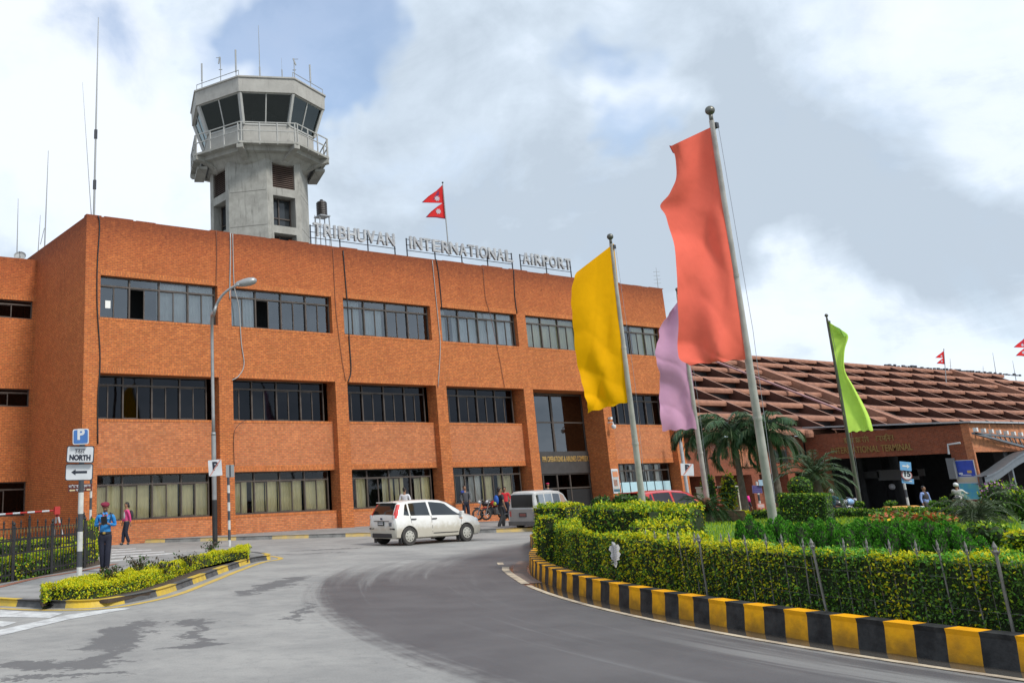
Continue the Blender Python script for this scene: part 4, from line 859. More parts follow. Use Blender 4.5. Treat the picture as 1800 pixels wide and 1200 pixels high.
# entrance block standing out from the terminal
XP = 69.85; YF = 28.7; ZF = 2.78; ZBT = 4.55
port = thing('entrance_block', 'brick drive through entrance with gold lettering, standing forward of the lattice roof', 'building', (XP, YF, 0)); PO = (XP, YF, 0); XB = 112.
q = MB(PO)
q.box(XP, XP+.45, YF+.45, YT+.5, ZF, ZBT, 0)                                           # fascia with the lettering
q.box(XP, XP+.45, YF+.45, YF+1.35, -3, ZF, 0); q.box(XP+.45, XP+.9, YT-.6, YT+.6, -3, ZF, 0)
q.build('side_wall', TBR, port)
pe = PLY(1727, 850, YF)[0]; fz = PLY(1750, 793, YF)[2]
q = MB(PO); q.box(XP-.004, pe, YF, YF+.446, -3, ZBT+.03, 0); q.build('pier', TBO, port)
q = MB(PO); q.box(pe, XB, YF+.05, YF+.45, fz, ZBT+.02, 0); q.build('front_fascia', mat('rough_orange_stone', (.58, .24, .11), .9, col2=(.30, .12, .06), vs=2.2, bump=1., bs=3), port)
q = MB(PO); q.box(pe+.01, XB, YF+.0, YF+.048, fz-.02, fz+.28); q.build('lintel', TBO, port)
q = MB(PO)
for i in range(12):
    x0_ = XP-.3+i*3.5; q.add([(x0_, YF-.3, ZBT+.06), (x0_+3.42, YF-.3, ZBT+.06), (x0_+3.42, YT+.3, ZBT+.5), (x0_, YT+.3, ZBT+.5), (x0_, YF-.3, ZBT+.16), (x0_+3.42, YF-.3, ZBT+.16), (x0_+3.42, YT+.3, ZBT+.6), (x0_, YT+.3, ZBT+.6)],
          [(0, 3, 2, 1), (4, 5, 6, 7), (0, 1, 5, 4), (1, 2, 6, 5), (2, 3, 7, 6), (3, 0, 4, 7)])
q.build('canopy_roof', mat('zinc_sheet', (.40, .43, .46), .45, metal=.3, var=.15), port)
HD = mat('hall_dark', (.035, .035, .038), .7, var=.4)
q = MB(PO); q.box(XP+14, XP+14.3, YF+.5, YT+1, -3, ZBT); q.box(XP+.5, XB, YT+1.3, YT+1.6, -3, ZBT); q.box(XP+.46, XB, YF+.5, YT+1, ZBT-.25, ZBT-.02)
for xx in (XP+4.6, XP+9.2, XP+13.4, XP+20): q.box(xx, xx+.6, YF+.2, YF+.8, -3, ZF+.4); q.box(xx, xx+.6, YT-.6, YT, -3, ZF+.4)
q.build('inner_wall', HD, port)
q = MB(PO); c_ = PLX(1578, 834, XP+6); q.cbox((XP+6, c_[1], c_[2]), (.1, 2.8, .75)); c2 = PLX(1530, 834, XP+6); q.cbox((XP+6, c2[1], c2[2]), (.1, 1.3, .5), 1); c2 = PLX(1612, 830, XP+6); q.cbox((XP+6, c2[1], c2[2]), (.1, 1.0, .5), 1)
c2 = PLX(1568, 855, XP+5); q.ball((XP+5, c2[1], c2[2]), .22, mi=2); c2 = PLX(1512, 836, XP+5); q.ball((XP+5, c2[1], c2[2]), .13, mi=2)
q.build('hanging_board', [mat('grey_board', (.20, .20, .20), .6), mat('dim_board', (.09, .09, .09), .7), mat('white_lamp', (.5, .5, .52), .4)], port)
a = PLX(1603, 782, XP); b = PLX(1462, 795, XP); wtx = b[1]-a[1]
GOLD = mat('dull_gold', (.30, .20, .07), .5, metal=.4)
def sidetext(txt, yc, z, size, width=None, name='entrance_lettering', y0=None):
    m = Matrix.Translation((XP-.04, yc, z)) @ Matrix(((0, 0, -1, 0), (-1, 0, 0, 0), (0, 1, 0, 0), (0, 0, 0, 1)))
    return textmesh(name, txt, size, .03, GOLD, port, m, width=width, bold=.01)
o = sidetext('INTERNATIONAL TERMINAL', (a[1]+b[1])/2, 3.0, .62, wtx)
def stroke_text(name, strokes, mw, r, m, parent):
    """hand-drawn script: polylines in local xy swept as thin bars"""
    q = MB()
    for st in strokes: q.tube([tuple(mw @ Vector((x, y, 0))) for x, y in st], r, 5)
    o = q.build(name, m, None); 
    if parent is not None: o.data.transform(Matrix.Translation(parent.location).inverted()); o.parent = parent
    return o
# Devanagari glyph strokes on a unit box (headline at y=1)
DG = {'a': [[(0, .9), (.3, .95), (.3, .6), (.1, .55), (.35, .5), (.3, .15), (.02, .1)], [(.3, .55), (.55, .55)], [(.6, 0), (.6, 1)]], 'n': [[(.1, .5), (.2, .65), (.3, .5), (.2, .4)], [(.3, .5), (.55, .5)], [(.55, 0), (.55, 1)]],
      't': [[(.55, 0), (.55, 1)], [(.55, .6), (.25, .6), (.1, .4), (.25, .1)]], 'r': [[(.15, 1), (.45, .75), (.3, .5), (.1, .5), (.5, .05)]], 'ra': [[(.3, 0), (.3, 1)]], 'sh': [[(.1, 1), (.35, .7), (.1, .5), (.4, .1)], [(.6, 0), (.6, 1)]],
      'i': [[(.1, 0), (.1, 1), (.1, 1.25), (.4, 1.4), (.75, 1.0)]], 'y': [[(.1, .9), (.3, .7), (.15, .5), (.55, .4)], [(.55, 0), (.55, 1)]], 'm': [[(.1, 1), (.1, .25), (.25, .25), (.1, .45), (.55, .45)], [(.55, 0), (.55, 1)]],
      'l': [[(.05, .45), (.2, .65), (.3, .45), (.4, .65), (.55, .5)], [(.6, 0), (.6, 1)]], 'T': [[(.3, 1), (.3, .75), (.05, .5), (.2, .12), (.5, .25)]], 'u': [[(.5, 1), (.5, .72), (.15, .72), (.48, .5), (.35, .1), (.05, .25)]], 'p': [[(.1, 1), (.1, .5), (.55, .45)], [(.55, 0), (.55, 1)]], 'k': [[(.35, 0), (.35, 1)], [(.35, .6), (.1, .7), (.1, .35), (.35, .45)], [(.35, .6), (.6, .7), (.6, .25)]], 'dot': [[(.2, 1.2), (.25, 1.3)]], 'e': [[(.4, 1), (.1, 1.4)]]}
def dev(word, w=.7, bar=True):
    out = []; x = 0
    for g in word:
        for st in DG[g]: out.append([(x+a*w, b) for a, b in st])
        x += w*(.35 if g in ('ra', 'dot', 'e') else .75 if g != 'i' else .3)
    if bar: out.append([(0, 1), (x, 1)])
    return out, x
def dev_text(name, word, p0, height, mw, r, m, parent, width=None):
    st, L = dev(word); k = height; kx = (width/L) if width else k
    return stroke_text(name, [[(p0[0]+a*kx, p0[1]+b*k) for a, b in s] for s in st], mw, r, m, parent)
m = Matrix.Translation((XP-.04, 0, 3.8)) @ Matrix(((0, 0, -1, 0), (-1, 0, 0, 0), (0, 1, 0, 0), (0, 0, 0, 1)))
y_a, y_b = PLX(1484, 776, XP)[1], PLX(1528, 773, XP)[1]; dev_text('entrance_lettering', ['a', 'n', 't', 'r', 'ra', 'sh', 'T', 'r', 'i', 'y'], (-y_a, 0), .34, m, .028, GOLD, port, width=y_a-y_b)
y_a, y_b = PLX(1540, 772, XP)[1], PLX(1571, 769, XP)[1]; dev_text('entrance_lettering', ['T', 'r', 'm', 'i', 'n', 'l'], (-y_a, 0), .34, m, .028, GOLD, port, width=y_a-y_b)
def on_side(u, v, off=.05): p = PLX(u, v, XP-off); return p
# posters on the side of the corner pier
for name, uv, cols, lab in [('blue_banner', (1678, 808, 1711, 838), ((.03, .07, .42), (.02, .05, .30)), 'blue banner high on the entrance pier side'), ('cream_panel', (1683, 838, 1715, 848), ((.48, .44, .34), (.4, .36, .28)), 'cream strip below the blue banner'), ('poster', (1689, 848, 1713, 878), ((.05, .30, .50), (.12, .40, .35)), 'framed turquoise poster low on the entrance pier side')]:
    u0, v0, u1, v1 = uv; a, b = on_side(u0, v0), on_side(u1-4, v1); ya, yb = YF+1.28, YF+.12
    t = thing('wall_poster', lab, 'poster', (XP-.05, (ya+yb)/2, b[2])); q = MB(tuple(t.location))
    z1, z0 = on_side((u0+u1)/2, v0)[2], on_side((u0+u1)/2, v1)[2]
    q.box(XP-.07, XP-.01, yb, ya, z0, z1, 1); q.box(XP-.078, XP-.07, yb+.04, ya-.04, z0+.04, z1-.04, 0); q.build('panel', [mat(name, cols[0], .5, col2=cols[1], vs=2.5), mat('poster_frame', (.42, .43, .45), .5)], t)
    if name == 'blue_banner':
        q = MB(tuple(t.location)); q.cbox((XP-.085, yb+.35, z0+.32), (.01, .25, .16), 0); q.cbox((XP-.085, ya-.3, z0+.22), (.01, .22, .12), 1); q.cbox((XP-.085, (ya+yb)/2, z0+.12), (.01, .6, .04), 1); q.build('emblem', [mat('emblem_gold', (.5, .35, .12), .6), mat('emblem_white', (.6, .62, .7), .6)], t)
# bent bracket lamp
q = MB(); a, b, c_ = on_side(1668, 798, .3), on_side(1666, 781, .3), on_side(1688, 778, .3); t = thing('bracket_lamp', 'pale bent bracket lamp at the corner of the dark opening', 'lamp', a)
q.tube([a, b, c_], .06, 6); o = q.build('arm', MT['pale_fitting'], None); o.data.transform(Matrix.Translation(t.location).inverted()); o.parent = t
q = MB(); q.cbox((0, 0, -.9), (.3, .4, 1.3)); q.build('housing', mat('grey_box', (.13, .14, .15), .6), t)
# curved steel canopy and floodlight truss in front of the block
cv = [PLY(u, v, YF-.6) for u, v in [(1727, 838), (1738, 834), (1752, 826), (1770, 813), (1790, 800), (1812, 791), (1840, 786)]]; ZC = mat('canopy_steel', (.15, .17, .19), .4, metal=.4, var=.15)
t = thing('curved_canopy', 'curved grey steel canopy sweeping up to the right edge', 'canopy', cv[0]); q = MB(tuple(t.location)); cs = smoothpath(cv, 5)
q.grid([[(p[0], p[1]-.1, p[2]), (p[0], p[1]+.55, p[2]+.05)] for p in cs]); q.grid([[(p[0], p[1]-.1, p[2]-.50), (p[0], p[1]-.1, p[2])] for p in cs]); q.grid([[(p[0], p[1]-.25, p[2]-.02), (p[0], p[1]-.25, p[2]+.09), (p[0], p[1], p[2]+.1)] for p in cs])
q.grid([[(p[0], p[1]+.55, p[2]-.45), (p[0], p[1]-.1, p[2]-.50)] for p in cs]); q.build('roof', ZC, t)
q = MB(tuple(t.location)); q.bar((cs[3][0], YF-.3, cs[3][2]), (cs[3][0], YF-.3, -2), .2); q.bar((cs[18][0], YF-.3, cs[18][2]), (cs[18][0], YF-.3, -2), .2); q.build('post', ZC, t)
tr = [PLY(u, v, YF-.35) for u, v in [(1711, 761), (1815, 771)]]; t = thing('floodlight_truss', 'grey truss with a row of small white floodlights across the rough stone fascia', 'truss', tr[0]); q = MB(tuple(t.location)); d_ = tr[1]-tr[0]; L = np.linalg.norm(d_)
q.bar(tr[0], tr[1], .2, .12); q.bar(tr[0], tr[1]-(0, 0, .75), .2, .12)
for k in range(12): a = tr[0]+d_*k/12; b = tr[0]+d_*(k+.5)/12; q.bar(a, b-(0, 0, .75*(k+.5)/12), .06)
q.build('frame', ZC, t)
for k in range(8): q = MB(tuple(t.location)); p = tr[0]+d_*(k+.15)/8; q.cbox(p+(0, -.1, .22), (.2, .22, .24)); q.bar(p, p+(0, 0, .12), .05); q.build('floodlight', MT['white_plastic'], t)
nepal_flag((1661, 662), (1659, 614), 96, 1.4, 'slim flagpole on the ridge of the lattice roof', 'small crimson double pennant flag on the lattice roof ridge')
for u0, v0, u1, v1, lab, k in [(1671, 668, 1670, 630, 'aerial just right of the small ridge flag', 2), (1727, 668, 1728, 643, 'short forked aerial on the lattice roof', 2), (1752, 670, 1745, 620, 'tall thin aerial on the lattice roof ridge', 0), (1786, 672, 1780, 634, 'thin aerial near the right end of the ridge', 0)]:
    mast(u0, v0, u1, v1, RY(zT)+1, .06, lab, kind=k)
nepal_flag((1808, 665), (1803, 590), 90, 1.9, 'flagpole at the right edge of the lattice roof ridge', 'crimson pennant flag cut by the right edge of view')
# ================================================================== STREET THINGS
STL = mat('galvanised_pole', (.36, .37, .37), .45, metal=.5, var=.25, vs=2); BLK = mat('matt_black_paint', (.02, .02, .021), .6, var=.4, bump=.3)
WPT = mat('white_pole_paint', (.60, .60, .57), .6, var=.25, vs=4); PBLUE = mat('sign_blue', (.055, .16, .42), .45, var=.15); SWH = mat('sign_white', (.58, .60, .62), .5, var=.12); SBK = mat('sign_black', (.012, .016, .03), .5); SRED = mat('sign_red', (.40, .05, .04), .5)
def plate(parent, base, uv, w_px, h_px, mats, tilt=0., border=0., name='sign_plate', corner=.12):
    """a flat sign plate on the depth plane of base, facing the viewer"""
    z = depth(base); s = z/F; u, v = uv; c = DP(u, v, z); w, h_ = w_px*s, h_px*s
    mw = frame_at(c-CF*.07, CR, tilt); q = MB()
    def rr(w, h, z): 
        r = corner*min(w, h); out = []
        for cx, cy, a0 in ((w/2-r, h/2-r, 0), (-w/2+r, h/2-r, 90), (-w/2+r, -h/2+r, 180), (w/2-r, -h/2+r, 270)):
            for k in range(5): a = R(a0+k*22.5); out.append((cx+r*math.cos(a), cy+r*math.sin(a), z))
        return out
    def lay(w, h, z0, z1, mi): q.slab([tuple(mw @ Vector(p)) for p in rr(w, h, z0)], tuple(mw.to_3x3() @ Vector((0, 0, 1))), z1-z0, mi)
    lay(w, h_, 0, .02, 0)
    if border: lay(w-border*s*2, h_-border*s*2, .0201, .024, 1)
    o = q.build(name, mats, None); o.data.transform(Matrix.Translation(parent.location).inverted()); o.parent = parent
    return mw, s, o
def on_plate(mw, s, parent, name, m, kind, **k):
    mw2 = mw @ Matrix.Translation((0, 0, .026))
    if kind == 'text':
        o = textmesh(name, k['txt'], k['size']*s, .002, m, parent, mw2 @ Matrix.Translation((k.get('x', 0)*s, k['y']*s, 0)), bold=k.get('bold', 0), width=k.get('w') and k['w']*s)
    elif kind == 'poly':
        q = MB(); q.slab([tuple(mw2 @ Vector((x*s, y*s, 0))) for x, y in k['pts']], tuple(mw.to_3x3() @ Vector((0, 0, 1))), .003); o = q.build(name, m, None); o.data.transform(Matrix.Translation(parent.location).inverted()); o.parent = parent
    elif kind == 'script':
        st, L = dev(k['word']); sx = k['w']/L; sy = k['h']
        o = stroke_text(name, [[((k.get('x', 0)+a*sx)*s, (k['y']+b*sy)*s) for a, b in p] for p in st], mw2, k.get('r', .45)*s, m, parent)
    return o
def pole(name, parent, a, b, r, bands=None, mats=None, seg=12):
    """straight post, optionally painted in bands (heights as fractions)"""
    a = np.asarray(a, float)-np.asarray(parent.location); b = np.asarray(b, float)-np.asarray(parent.location); q = MB(); bands = bands or [0, 1]
    for i in range(len(bands)-1): q.tube([a+(b-a)*bands[i], a+(b-a)*bands[i+1]], r if not hasattr(r, '__len__') else [r[0]+(r[1]-r[0])*bands[i], r[0]+(r[1]-r[0])*bands[i+1]], seg, i % len(mats), cap=(i in (0, len(bands)-2)))
    return q.build(name, mats, parent, smooth=False)
# parking direction sign
b = G(139, 1027, .13); t = thing('direction_sign', 'black and white banded post carrying parking, NORTH and arrow plates', 'road sign', b); s = depth(b)/F
zt = lambda v: ZH(b[0], b[1], v)
pole('post', t, (b[0], b[1], .1), (b[0], b[1], zt(770)), 4.9*s, [0, .125, .23, .36, .48, .625, 1], [WPT, mat('dark_band', (.05, .055, .065), .6), ])
mw, s_, _ = plate(t, b, (143.5, 767.5), 28, 26.5, [SWH, PBLUE], 0.02, border=1.6); on_plate(mw, s_, t, 'letter', SWH, 'text', txt='P', size=25, y=-9.4, bold=.012)
mw, s_, _ = plate(t, b, (142.7, 798.5), 48, 29, [SBK, SWH], -.045, border=1.4); on_plate(mw, s_, t, 'lettering', SBK, 'text', txt='NORTH', size=12.5, y=-12.2, bold=.008, w=37)
on_plate(mw, s_, t, 'script', SBK, 'script', word=['u', 't', 't', 'r'], w=18, h=7, x=-9.5, y=1.5, r=.55)
mw, s_, _ = plate(t, b, (140.6, 829.5), 48, 28.5, [SBK, SWH], -.02, border=1.2); on_plate(mw, s_, t, 'arrow', SBK, 'poly', pts=[(-13.5, 0), (-6, 5), (-6, 2), (14, 2), (14, -2), (-6, -2), (-6, -5)])
# second post behind with a brown board
b = G(158, 958, .13); t = thing('direction_sign', 'thin banded post with a small maroon arrow board behind the big sign', 'road sign', b); s = depth(b)/F
pole('post', t, (b[0], b[1], 0), (b[0], b[1], ZH(b[0], b[1], 842)), 2.3*s, [0, .14, .28, .42, .56, .73, .9, 1], [mat('dark_band', (.05, .055, .065), .6), WPT])
mw, s_, _ = plate(t, b, (141.5, 857), 42, 13, [mat('maroon_board', (.10, .022, .018), .6), ], .01, corner=.02)
CRM = mat('sign_cream', (.62, .52, .30), .5)
on_plate(mw, s_, t, 'script', SWH, 'script', word=['m', 'e', 'T', 'r', 'ra', 's', 'ra', 'i', 'k', 'l'] if 's' in DG else ['m', 'e', 'T', 'r', 'ra', 'sh', 'ra', 'k', 'l'], w=38, h=3.6, x=-19.5, y=.8, r=.42)
on_plate(mw, s_, t, 'script', SWH, 'script', word=['p', 'ra', 'r', 'k', 'T'], w=16, h=3.4, x=-7, y=-5.6, r=.42)
on_plate(mw, s_, t, 'arrow', CRM, 'poly', pts=[(-19, -3.6), (-16, -1.6), (-16, -2.5), (-8.5, -2.5), (-8.5, -4.7), (-16, -4.7), (-16, -5.6)]); on_plate(mw, s_, t, 'dash', CRM, 'poly', pts=[(11.5, -2.2), (18.5, -2.2), (18.5, -4.8), (11.5, -4.8)])
# street lamp
b = G(378, 951, .13); t = thing('street_lamp', 'tall tapered grey street lamp with curved arm and black base', 'street lamp', b); s = depth(b)/F
h1 = ZH(b[0], b[1], 570); zj = ZH(b[0], b[1], 765); za = ZH(b[0], b[1], 878)
pole('base_pole', t, (b[0], b[1], 0), (b[0], b[1], za), 4.6*s, None, [BLK]); pole('pole', t, (b[0], b[1], za), (b[0], b[1], zj), 4.3*s, None, [STL])
z_ = depth(b); arm = [(b[0], b[1], zj)]+[(b[0], b[1], h1)]+[tuple(DP(u, v, z_*(1-.002*i))) for i, (u, v) in enumerate([(375.5, 553), (381, 535), (391, 519), (405, 507), (420, 500)])]
q = MB(tuple(t.location)); P = smoothpath(arm, 6); q.tube(P, np.linspace(3.2*s, 2.1*s, len(P)), 10); q.tube([arm[0], (b[0], b[1], zj+.12)], 4.3*s, 12); q.build('arm', STL, t, smooth=True)
q = MB(tuple(t.location)); c = DP(432, 496.5, z_); ax = DP(445, 494.5, z_)-DP(420, 500, z_); ax /= np.linalg.norm(ax)
for i in range(1): q.lathe(c-ax*.42, [(.04, 0), (.10, .1), (.15, .35), (.16, .55), (.13, .75), (.05, .84)], 12, axis=ax)
q.build('lamp_head', mat('lamp_shell', (.30, .31, .31), .35, metal=.3), t, smooth=True)
c = DP(378, 822, depth(b)); t2 = thing('no_parking_sign', 'white no parking sign with a struck out P fixed to the street lamp', 'road sign', c); 
mw, s_, _ = plate(t2, (c[0]-.0, c[1], c[2]), (378.5, 822), 23.5, 27.5, [SWH], .06, corner=.05)
def struck_p(mw, s_, t2, k=1.): on_plate(mw, s_, t2, 'letter', SBK, 'text', txt='P', size=19*k, y=-7*k, bold=.02); on_plate(mw, s_, t2, 'slash', mat('slash_red', (.50, .22, .18), .6), 'poly', pts=[(-11*k, -13*k), (-9.3*k, -13.2*k), (11.4*k, 13.3*k), (9.3*k, 13.4*k)])
struck_p(mw, s_, t2)
# small banded post with the back of a sign
b = G(403.5, 966, .1); b = G(403.5, 960); t = thing('sign_post', 'thin black and white post with a grey plate seen from behind', 'road sign', b); s = depth(b)/F
pole('post', t, (b[0], b[1], -.05), (b[0], b[1], ZH(b[0], b[1], 836)), 2.5*s, [0, .11, .25, .38, .51, .63, .76, .87, 1], [WPT, mat('dark_band', (.05, .055, .065), .6)][::-1] if False else [WPT, MT['dark_band']])
mw, s_, o_ = plate(t, (b[0], b[1], 0), (404.7, 827.5), 14.5, 21, [mat('plate_back', (.30, .31, .31), .5, metal=.4), ], 0, corner=.05); on_plate(mw, s_, t, 'rib', SM, 'poly', pts=[(-1.2, -10), (1.2, -10), (1.2, 10), (-1.2, 10)])
# right-hand no parking sign on a white pole
b = np.array([PLY(1212, 890, D-.8)[0], D-.8, -.45]); t = thing('no_parking_sign', 'white pole with a square struck out P plate at the right building corner', 'road sign', b); s = depth(b)/F
pole('post', t, (b[0], b[1], -.6), (b[0], b[1], ZH(b[0], b[1], 757)), 3*s, None, [mat('white_pole', (.42, .44, .46), .5, var=.2)])
mw, s_, _ = plate(t, b, (1207, 825), 22.5, 20.5, [SWH], -.08, corner=.05); on_plate(mw, s_, t, 'letter', SBK, 'text', txt='P', size=15, y=-5.5, bold=.03); on_plate(mw, s_, t, 'slash', MT['slash_red'], 'poly', pts=[(-8, -9), (-5.5, -9), (9, 9.5), (6.5, 9.5)])
# signs in front of the terminal
def far_base(u, v, x): p = PLX(u, v, x); return p
b = G(1598, 893, -.75); b = DP(1598, 893, 50); b[2] = zg(b[0]); t = thing('speed_sign', 'banded post with blue arrow, round 15 and blue plates before the dark entrance', 'road sign', b); s = depth(b)/F
pole('post', t, b, (b[0], b[1], ZH(b[0], b[1], 815)), 2*s, [0, .2, .35, .5, .65, 1], [MT['dark_band'], WPT])
LBL = mat('sign_light_blue', (.12, .30, .52), .5)
mw, s_, _ = plate(t, b, (1590, 819), 19.5, 15, [LBL], -.12, corner=.03); on_plate(mw, s_, t, 'arrow', SWH, 'poly', pts=[(-6, -1.3), (2, -1.3), (2, -4), (7, 0), (2, 4), (2, 1.3), (-6, 1.3)])
mw, s_, _ = plate(t, b, (1592.3, 834.8), 18.5, 16.5, [mat('ring_red', (.30, .10, .10), .5), SWH], -.12, border=1.6, corner=.5); on_plate(mw, s_, t, 'number', SBK, 'text', txt='15', size=13, y=-4.6, bold=.02)
mw, s_, _ = plate(t, b, (1594, 845), 21, 8.5, [LBL], -.12, corner=.05); on_plate(mw, s_, t, 'lettering', SWH, 'poly', pts=[(-7, -.8), (7, -.8), (7, .8), (-7, .8)])
b = DP(1339, 905, 46); b[2] = zg(b[0]); t = thing('notice_sign', 'banded post with a pale blue plate and purple notice, left of the coral flagpole', 'road sign', b); s = depth(b)/F
pole('post', t, b, (b[0], b[1], ZH(b[0], b[1], 846)), 1.8*s, [0, .12, .3, .5, .66, 1], [WPT, MT['dark_band']])
plate(t, b, (1336.5, 848), 9, 10, [mat('faded_blue', (.30, .42, .52), .5)], -.05, corner=.05); mw, s_, _ = plate(t, b, (1329.5, 859.5), 17, 13, [mat('violet_frame', (.14, .12, .25), .5), mat('violet_panel', (.05, .035, .16), .5)], -.04, border=.8, corner=.03)
for k in (-3, 0, 3): on_plate(mw, s_, t, 'text_line', MT['violet_frame'], 'poly', pts=[(-6, k-.35), (6, k-.35), (6, k+.35), (-6, k+.35)])
b = DP(1366, 900, 46); b[2] = zg(b[0]); t = thing('round_sign', 'small round white sign just right of the coral flagpole', 'road sign', b); s = depth(b)/F
pole('post', t, b, (b[0], b[1], ZH(b[0], b[1], 840)), 1.5*s, None, [BLK]); mw, s_, _ = plate(t, b, (1365, 841.5), 7.5, 11.5, [SBK, SWH], 0, border=.6, corner=.5); on_plate(mw, s_, t, 'bar', SBK, 'poly', pts=[(-2.5, -.8), (2.5, .3), (2.5, 1.3), (-2.5, .2)])
b = DP(1337, 903, 44); b[2] = zg(b[0]); t = thing('warning_sign', 'small pink and white warning board on an orange foot beyond the hedge', 'sign', b); s = depth(b)/F
mw, s_, _ = plate(t, b, (1336, 888.5), 13, 8, [mat('pink_board', (.55, .20, .16), .6), mat('board_text', (.55, .42, .40), .6)], -.05, border=1.4, corner=.2); pole('foot', t, b, (b[0], b[1], ZH(b[0], b[1], 889)), 1.8*s, None, [mat('orange_plastic', (.65, .15, .04), .5)])

# boom barrier
b = G(113, 962); t = thing('boom_barrier', 'red and white boom barrier on an A frame beside the iron fence', 'barrier', b); z_ = depth(b); RW = mat('barrier_red', (.42, .03, .025), .5); s = z_/F; OB = tuple(b)
q = MB(OB); p1 = DP(100, 896.5, z_); pts = [DP(-80+180*k/14., 909.5-13*k/14., z_+.0) for k in range(15)]
for k in range(14): q.tube([pts[k], pts[k+1]], 1.6*s, 8, (k+1) % 2, cap=False)
q.build('boom', [RW, SWH], t)
for (u, v), nm in (((115, 962), 'leg'), ((95, 950), 'leg')):
    q = MB(OB); e = DP(u, v, z_+(.0 if u > 100 else 1.)); e[2] = 0; n = 6
    for k in range(n): q.tube([p1+(e-p1)*k/n, p1+(e-p1)*(k+1)/n], 1.7*s, 8, k % 2, cap=False)
    q.build(nm, [RW, SWH], t)
q = MB(OB); q.cbox(p1, (.22, .16, .3)); q.build('pivot', RW, t)

# iron fences on the left
IRN = mat('black_iron', (.018, .018, .02), .5, var=.3); GOLDT = mat('brass_tip', (.12, .085, .03), .5)
def iron_fence(pa, pb, h, label, gap=.155, post_every=12, tips=True, r=.0105, z0=.1):
    pa, pb = np.asarray(pa), np.asarray(pb); L = np.linalg.norm((pb-pa)[:2]); d = (pb-pa)/L; n = int(L/gap); t = thing('iron_fence', label, 'fence', (pa[0], pa[1], z0), group='black iron fences')
    og = (pa[0], pa[1], z0)
    for z in (.16, h*.55, h-.2): q = MB(og); q.bar((pa[0], pa[1], z0+z), (pb[0], pb[1], z0+z), .022, .035); q.build('rail', IRN, t)
    proto = None; pp = None
    for i in range(n+1):
        p = pa+d*(i*L/n)
        if i % post_every == 0:
            q = MB(); q.box(-.035, .035, -.035, .035, 0, h+.06); q.lathe((0, 0, h+.06), [(.05, 0), (.05, .03), (.02, .05), (.035, .09), (.005, .15)], 8)
            if pp is None: o = pp = q.build('post', IRN, t)
            else: o = pp.copy(); COL.objects.link(o)
        else:
            if proto is None: q = MB(); q.box(-r, r, -r, r, .06, h-.06); q.lathe((0, 0, h-.06), [(r*1.2, 0), (r*1.7, .03), (r*1.2, .07), (.002, .13)], 6, mi=1 if tips else 0); o = proto = q.build('picket', [IRN, GOLDT], t)
            else: o = proto.copy(); COL.objects.link(o)
        o.location = (p[0]-pa[0], p[1]-pa[1], 0); o.parent = t
    return t
fa, fb = G(-60, 1036, .13), G(166, 992, .13); iron_fence(fa, fb, 1.08, 'black spear topped iron fence nearest the pavement on the left')
fc, fd = G(-60, 990, .13), G(172, 968, .13); iron_fence(fc, fd, 1.12, 'farther black iron fence behind the lime hedge on the left', gap=.32, post_every=7, tips=False, r=.02)
fe = G(152, 975, .13); 

# ================================================================== FLAGPOLES AND FLAGS
def flag_cloth(name, label, colr, zc, Lp, Rp, n=70, m_=34, amp=.10, freq=5.2, pole_right=True, seed=1, shade=None, under=None):
    """cloth sheet between two edge polylines, rippling toward and away from the viewer"""
    rs = np.random.default_rng(seed); ph = rs.uniform(0, 6, 8)
    def samp(P, t):
        P = np.array(P, float); k = t*(len(P)-1); i = min(int(k), len(P)-2); return P[i]+(P[i+1]-P[i])*(k-i)
    Ls = smoothpath([np.array(p, float) for p in Lp], 6); Rs = smoothpath([np.array(p, float) for p in Rp], 6); A = []
    for i in range(n+1):
        t_ = i/n; a, b = samp(Ls, t_), samp(Rs, t_); row = []
        for j in range(m_+1):
            s = j/m_; free = (1-s) if pole_right else s; uv = a+(b-a)*s
            w1, w2 = t_*2.6+.5*math.sin(t_*5+ph[6]), s*1.1+.35*math.sin(s*4+t_*3+ph[7]); fan = (1-t_)*free*2.6+w1*.9+.6*math.sin(w2*2+ph[2])
            ridge = lambda x: 1-2*abs(math.sin(x))**.75                     # sharp creases between soft billows
            d = amp*(free**.7)*(1.0*math.sin(fan*1.35+w2*1.6+ph[0])+.45*math.sin(w2*5.2-w1*2.3+ph[1])+.16*ridge(w2*4.1+w1*1.7+ph[3])+.12*ridge(w2*2.3-w1*3.6+ph[5]))
            d += .35*amp*math.sin(t_*6+ph[4])*free
            ed = .6*math.sin(t_*57+ph[6])*(1 if j in (0,) else 0)
            row.append(DP(uv[0]+ed, uv[1]+(math.sin(s*21+ph[7])*1.2 if i == n else 0), zc+d))
        A.append(row)
    q = MB(tuple(A[0][0])); q.grid(A); m2 = mat(name+'_cloth', colr, .75, var=.10, vs=1.2, trans=.15, spec=.15, bump=.35, bs=5)
    o = q.build('banner_flag', m2, None, smooth=True); tag(o, label, 'flag', 'plain coloured banner flags'); return o
